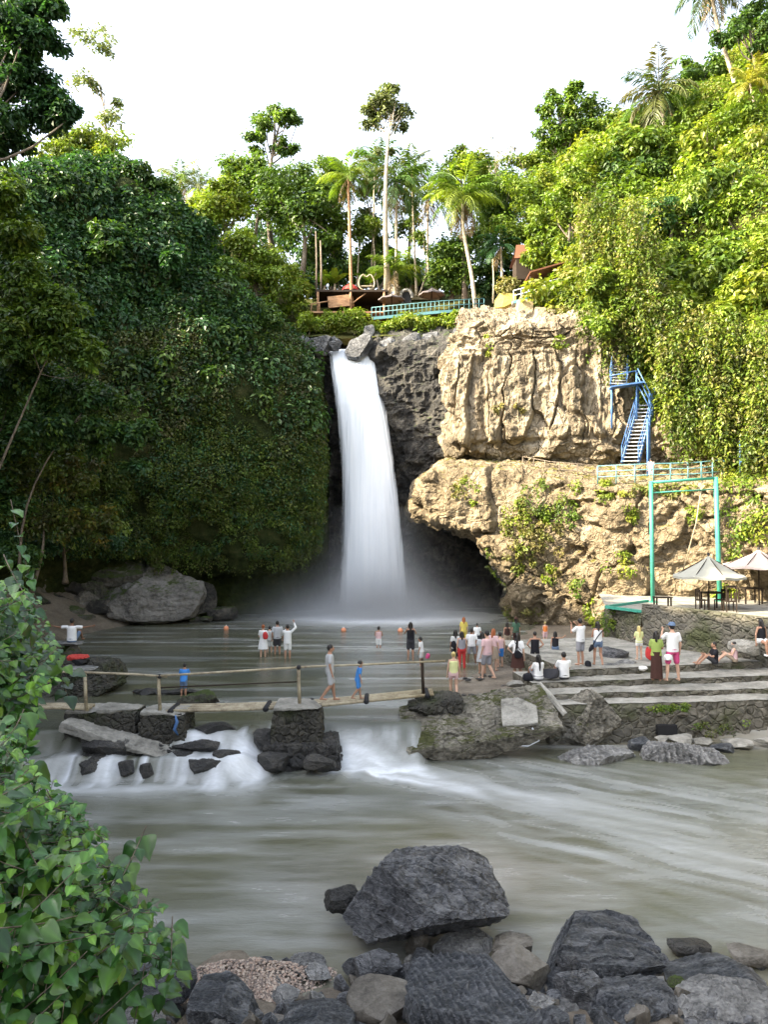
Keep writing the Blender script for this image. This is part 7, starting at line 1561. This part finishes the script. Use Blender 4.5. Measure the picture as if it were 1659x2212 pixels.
person('bather with dark hair sitting behind the pale rock pile', at(1588, 1424, 27.0) * (1, 1, 0) + (0, 0, ZT), 1.4, 1.2, 'sit', 'knees', ('tank', 'palepink'), ('shorts', 'tan'), 'short', skin=0)
q = at(1645, 1337, 26.4); person('woman in black tank top and white shorts perched on rocks at the right edge', (q[0], 26.4, q[2] - 1.62), 1.62, 0.25, 'perch', ('prop', 'down'), ('tank', 'black'), ('hot', 'white'), 'mid', female=True, skin=1, shoes='white')
# left shore and bridge
q = at(154, 1388, 27.9); person('bather in a white shirt sitting with arms stretched out on the left shore', (q[0], 27.9, q[2] + 0.02), 1.7, 0.0, 'sit', 'spread', ('tee', 'white'), ('shorts', 'denim'), 'short', skin=2)
stand('person in a pale grey shirt crossing the bamboo bridge', 712, 1392, 1517, 21.75, at(712, 1513, 21.9)[2], top=('tee', 'pale'), bottom=('shorts', 'pale'), skin=1, pose='walk', yaw=-1.4)
stand('child in blue following on the bamboo bridge', 772, 1428, 1510, 22.1, at(772, 1508, 22.3)[2], top=('tee', 'blue'), bottom=('shorts', 'blue'), skin=1, pose='walk', yaw=-1.4, child=True, lean=0.2)
# people far off
stand('person in white at the foot of the blue stairs', 1407, 990, 1028, 40.8, at(1407, 1040, 40.8)[2], top=('tee', 'white'), bottom=('shorts', 'white'), skin=1)
stand('person in a bright pink shirt on the upper deck', 1216, 612, 645, 49.9, at(1216, 646, 49.9)[2], h=1.2, top=('tee', 'pink'), bottom=('shorts', 'charcoal'), skin=1, yaw=3.1)
# bags
def bag(label, c, size, mat, seed, cat='bag', name='bag', strap=None):
    V, Fc = rock_shape(size, seed, box=0.35, cuts=2, rough=0.04, sub=4); c = np.array(c, float)
    root = empty(name, c, label, cat); MB().add(V, Fc).build('pouch', M[mat], root, True)
    if strap is not None: MB().tube(catmull(np.array(strap) - c, 10), 0.012, 5, flat=1.6).build('strap', M[mat], root, True)
bag('black bag on the step left of the seated woman', at(1141, 1462, 25.0), (0.36, 0.3, 0.26), 'cloth_black', 401); bag('large dark bag between the two people sitting on the step', at(1191, 1454, 25.1), (0.55, 0.4, 0.36), 'cloth_charcoal', 402)
bag('black bag on the terrace between the two people standing at its end', at(1271, 1437, 26.3), (0.22, 0.2, 0.34), 'cloth_black', 403); bag('white bag held by the woman in the long skirt', at(1444, 1420, 24.6), (0.26, 0.16, 0.2), 'cloth_white', 404)
c = at(1120, 1413, 26.8); bag('black shoulder bag of the woman in the dark skirt', c, (0.3, 0.16, 0.3), 'cloth_black', 405, strap=[c + (-.1, 0, .12), c + (-.05, -.02, .5), at(1112, 1386, 26.9), c + (.1, .02, .12)])
bag('red bag on the back of the woman in the short white dress', at(573, 1373, 33.35), (0.24, 0.14, 0.34), 'cloth_red', 406); bag('black rucksack of the person at the water edge', at(982, 1395, 31.4), (0.32, 0.2, 0.42), 'cloth_black', 407)
c = at(1278, 1400, 26.0); bag('black strap bag of the woman in the white tank top', c, (0.2, 0.12, 0.26), 'cloth_black', 408, strap=[c, at(1290, 1378, 25.95), at(1303, 1362, 26.1)])
bag('pink toy held by the child in the white shirt', at(924, 1417, 31.2), (0.2, 0.16, 0.22), 'cloth_pink', 409, 'toy', 'toy'); bag('white bag lying on the terrace by the fair haired woman', at(1390, 1444, 26.0), (0.3, 0.24, 0.16), 'cloth_white', 410)
bag('red towel draped on the rocks behind the woman in olive', at(1404, 1412, 27.4), (0.3, 0.2, 0.5), 'cloth_red', 411, 'towel', 'towel')
print('HTS', HTS)
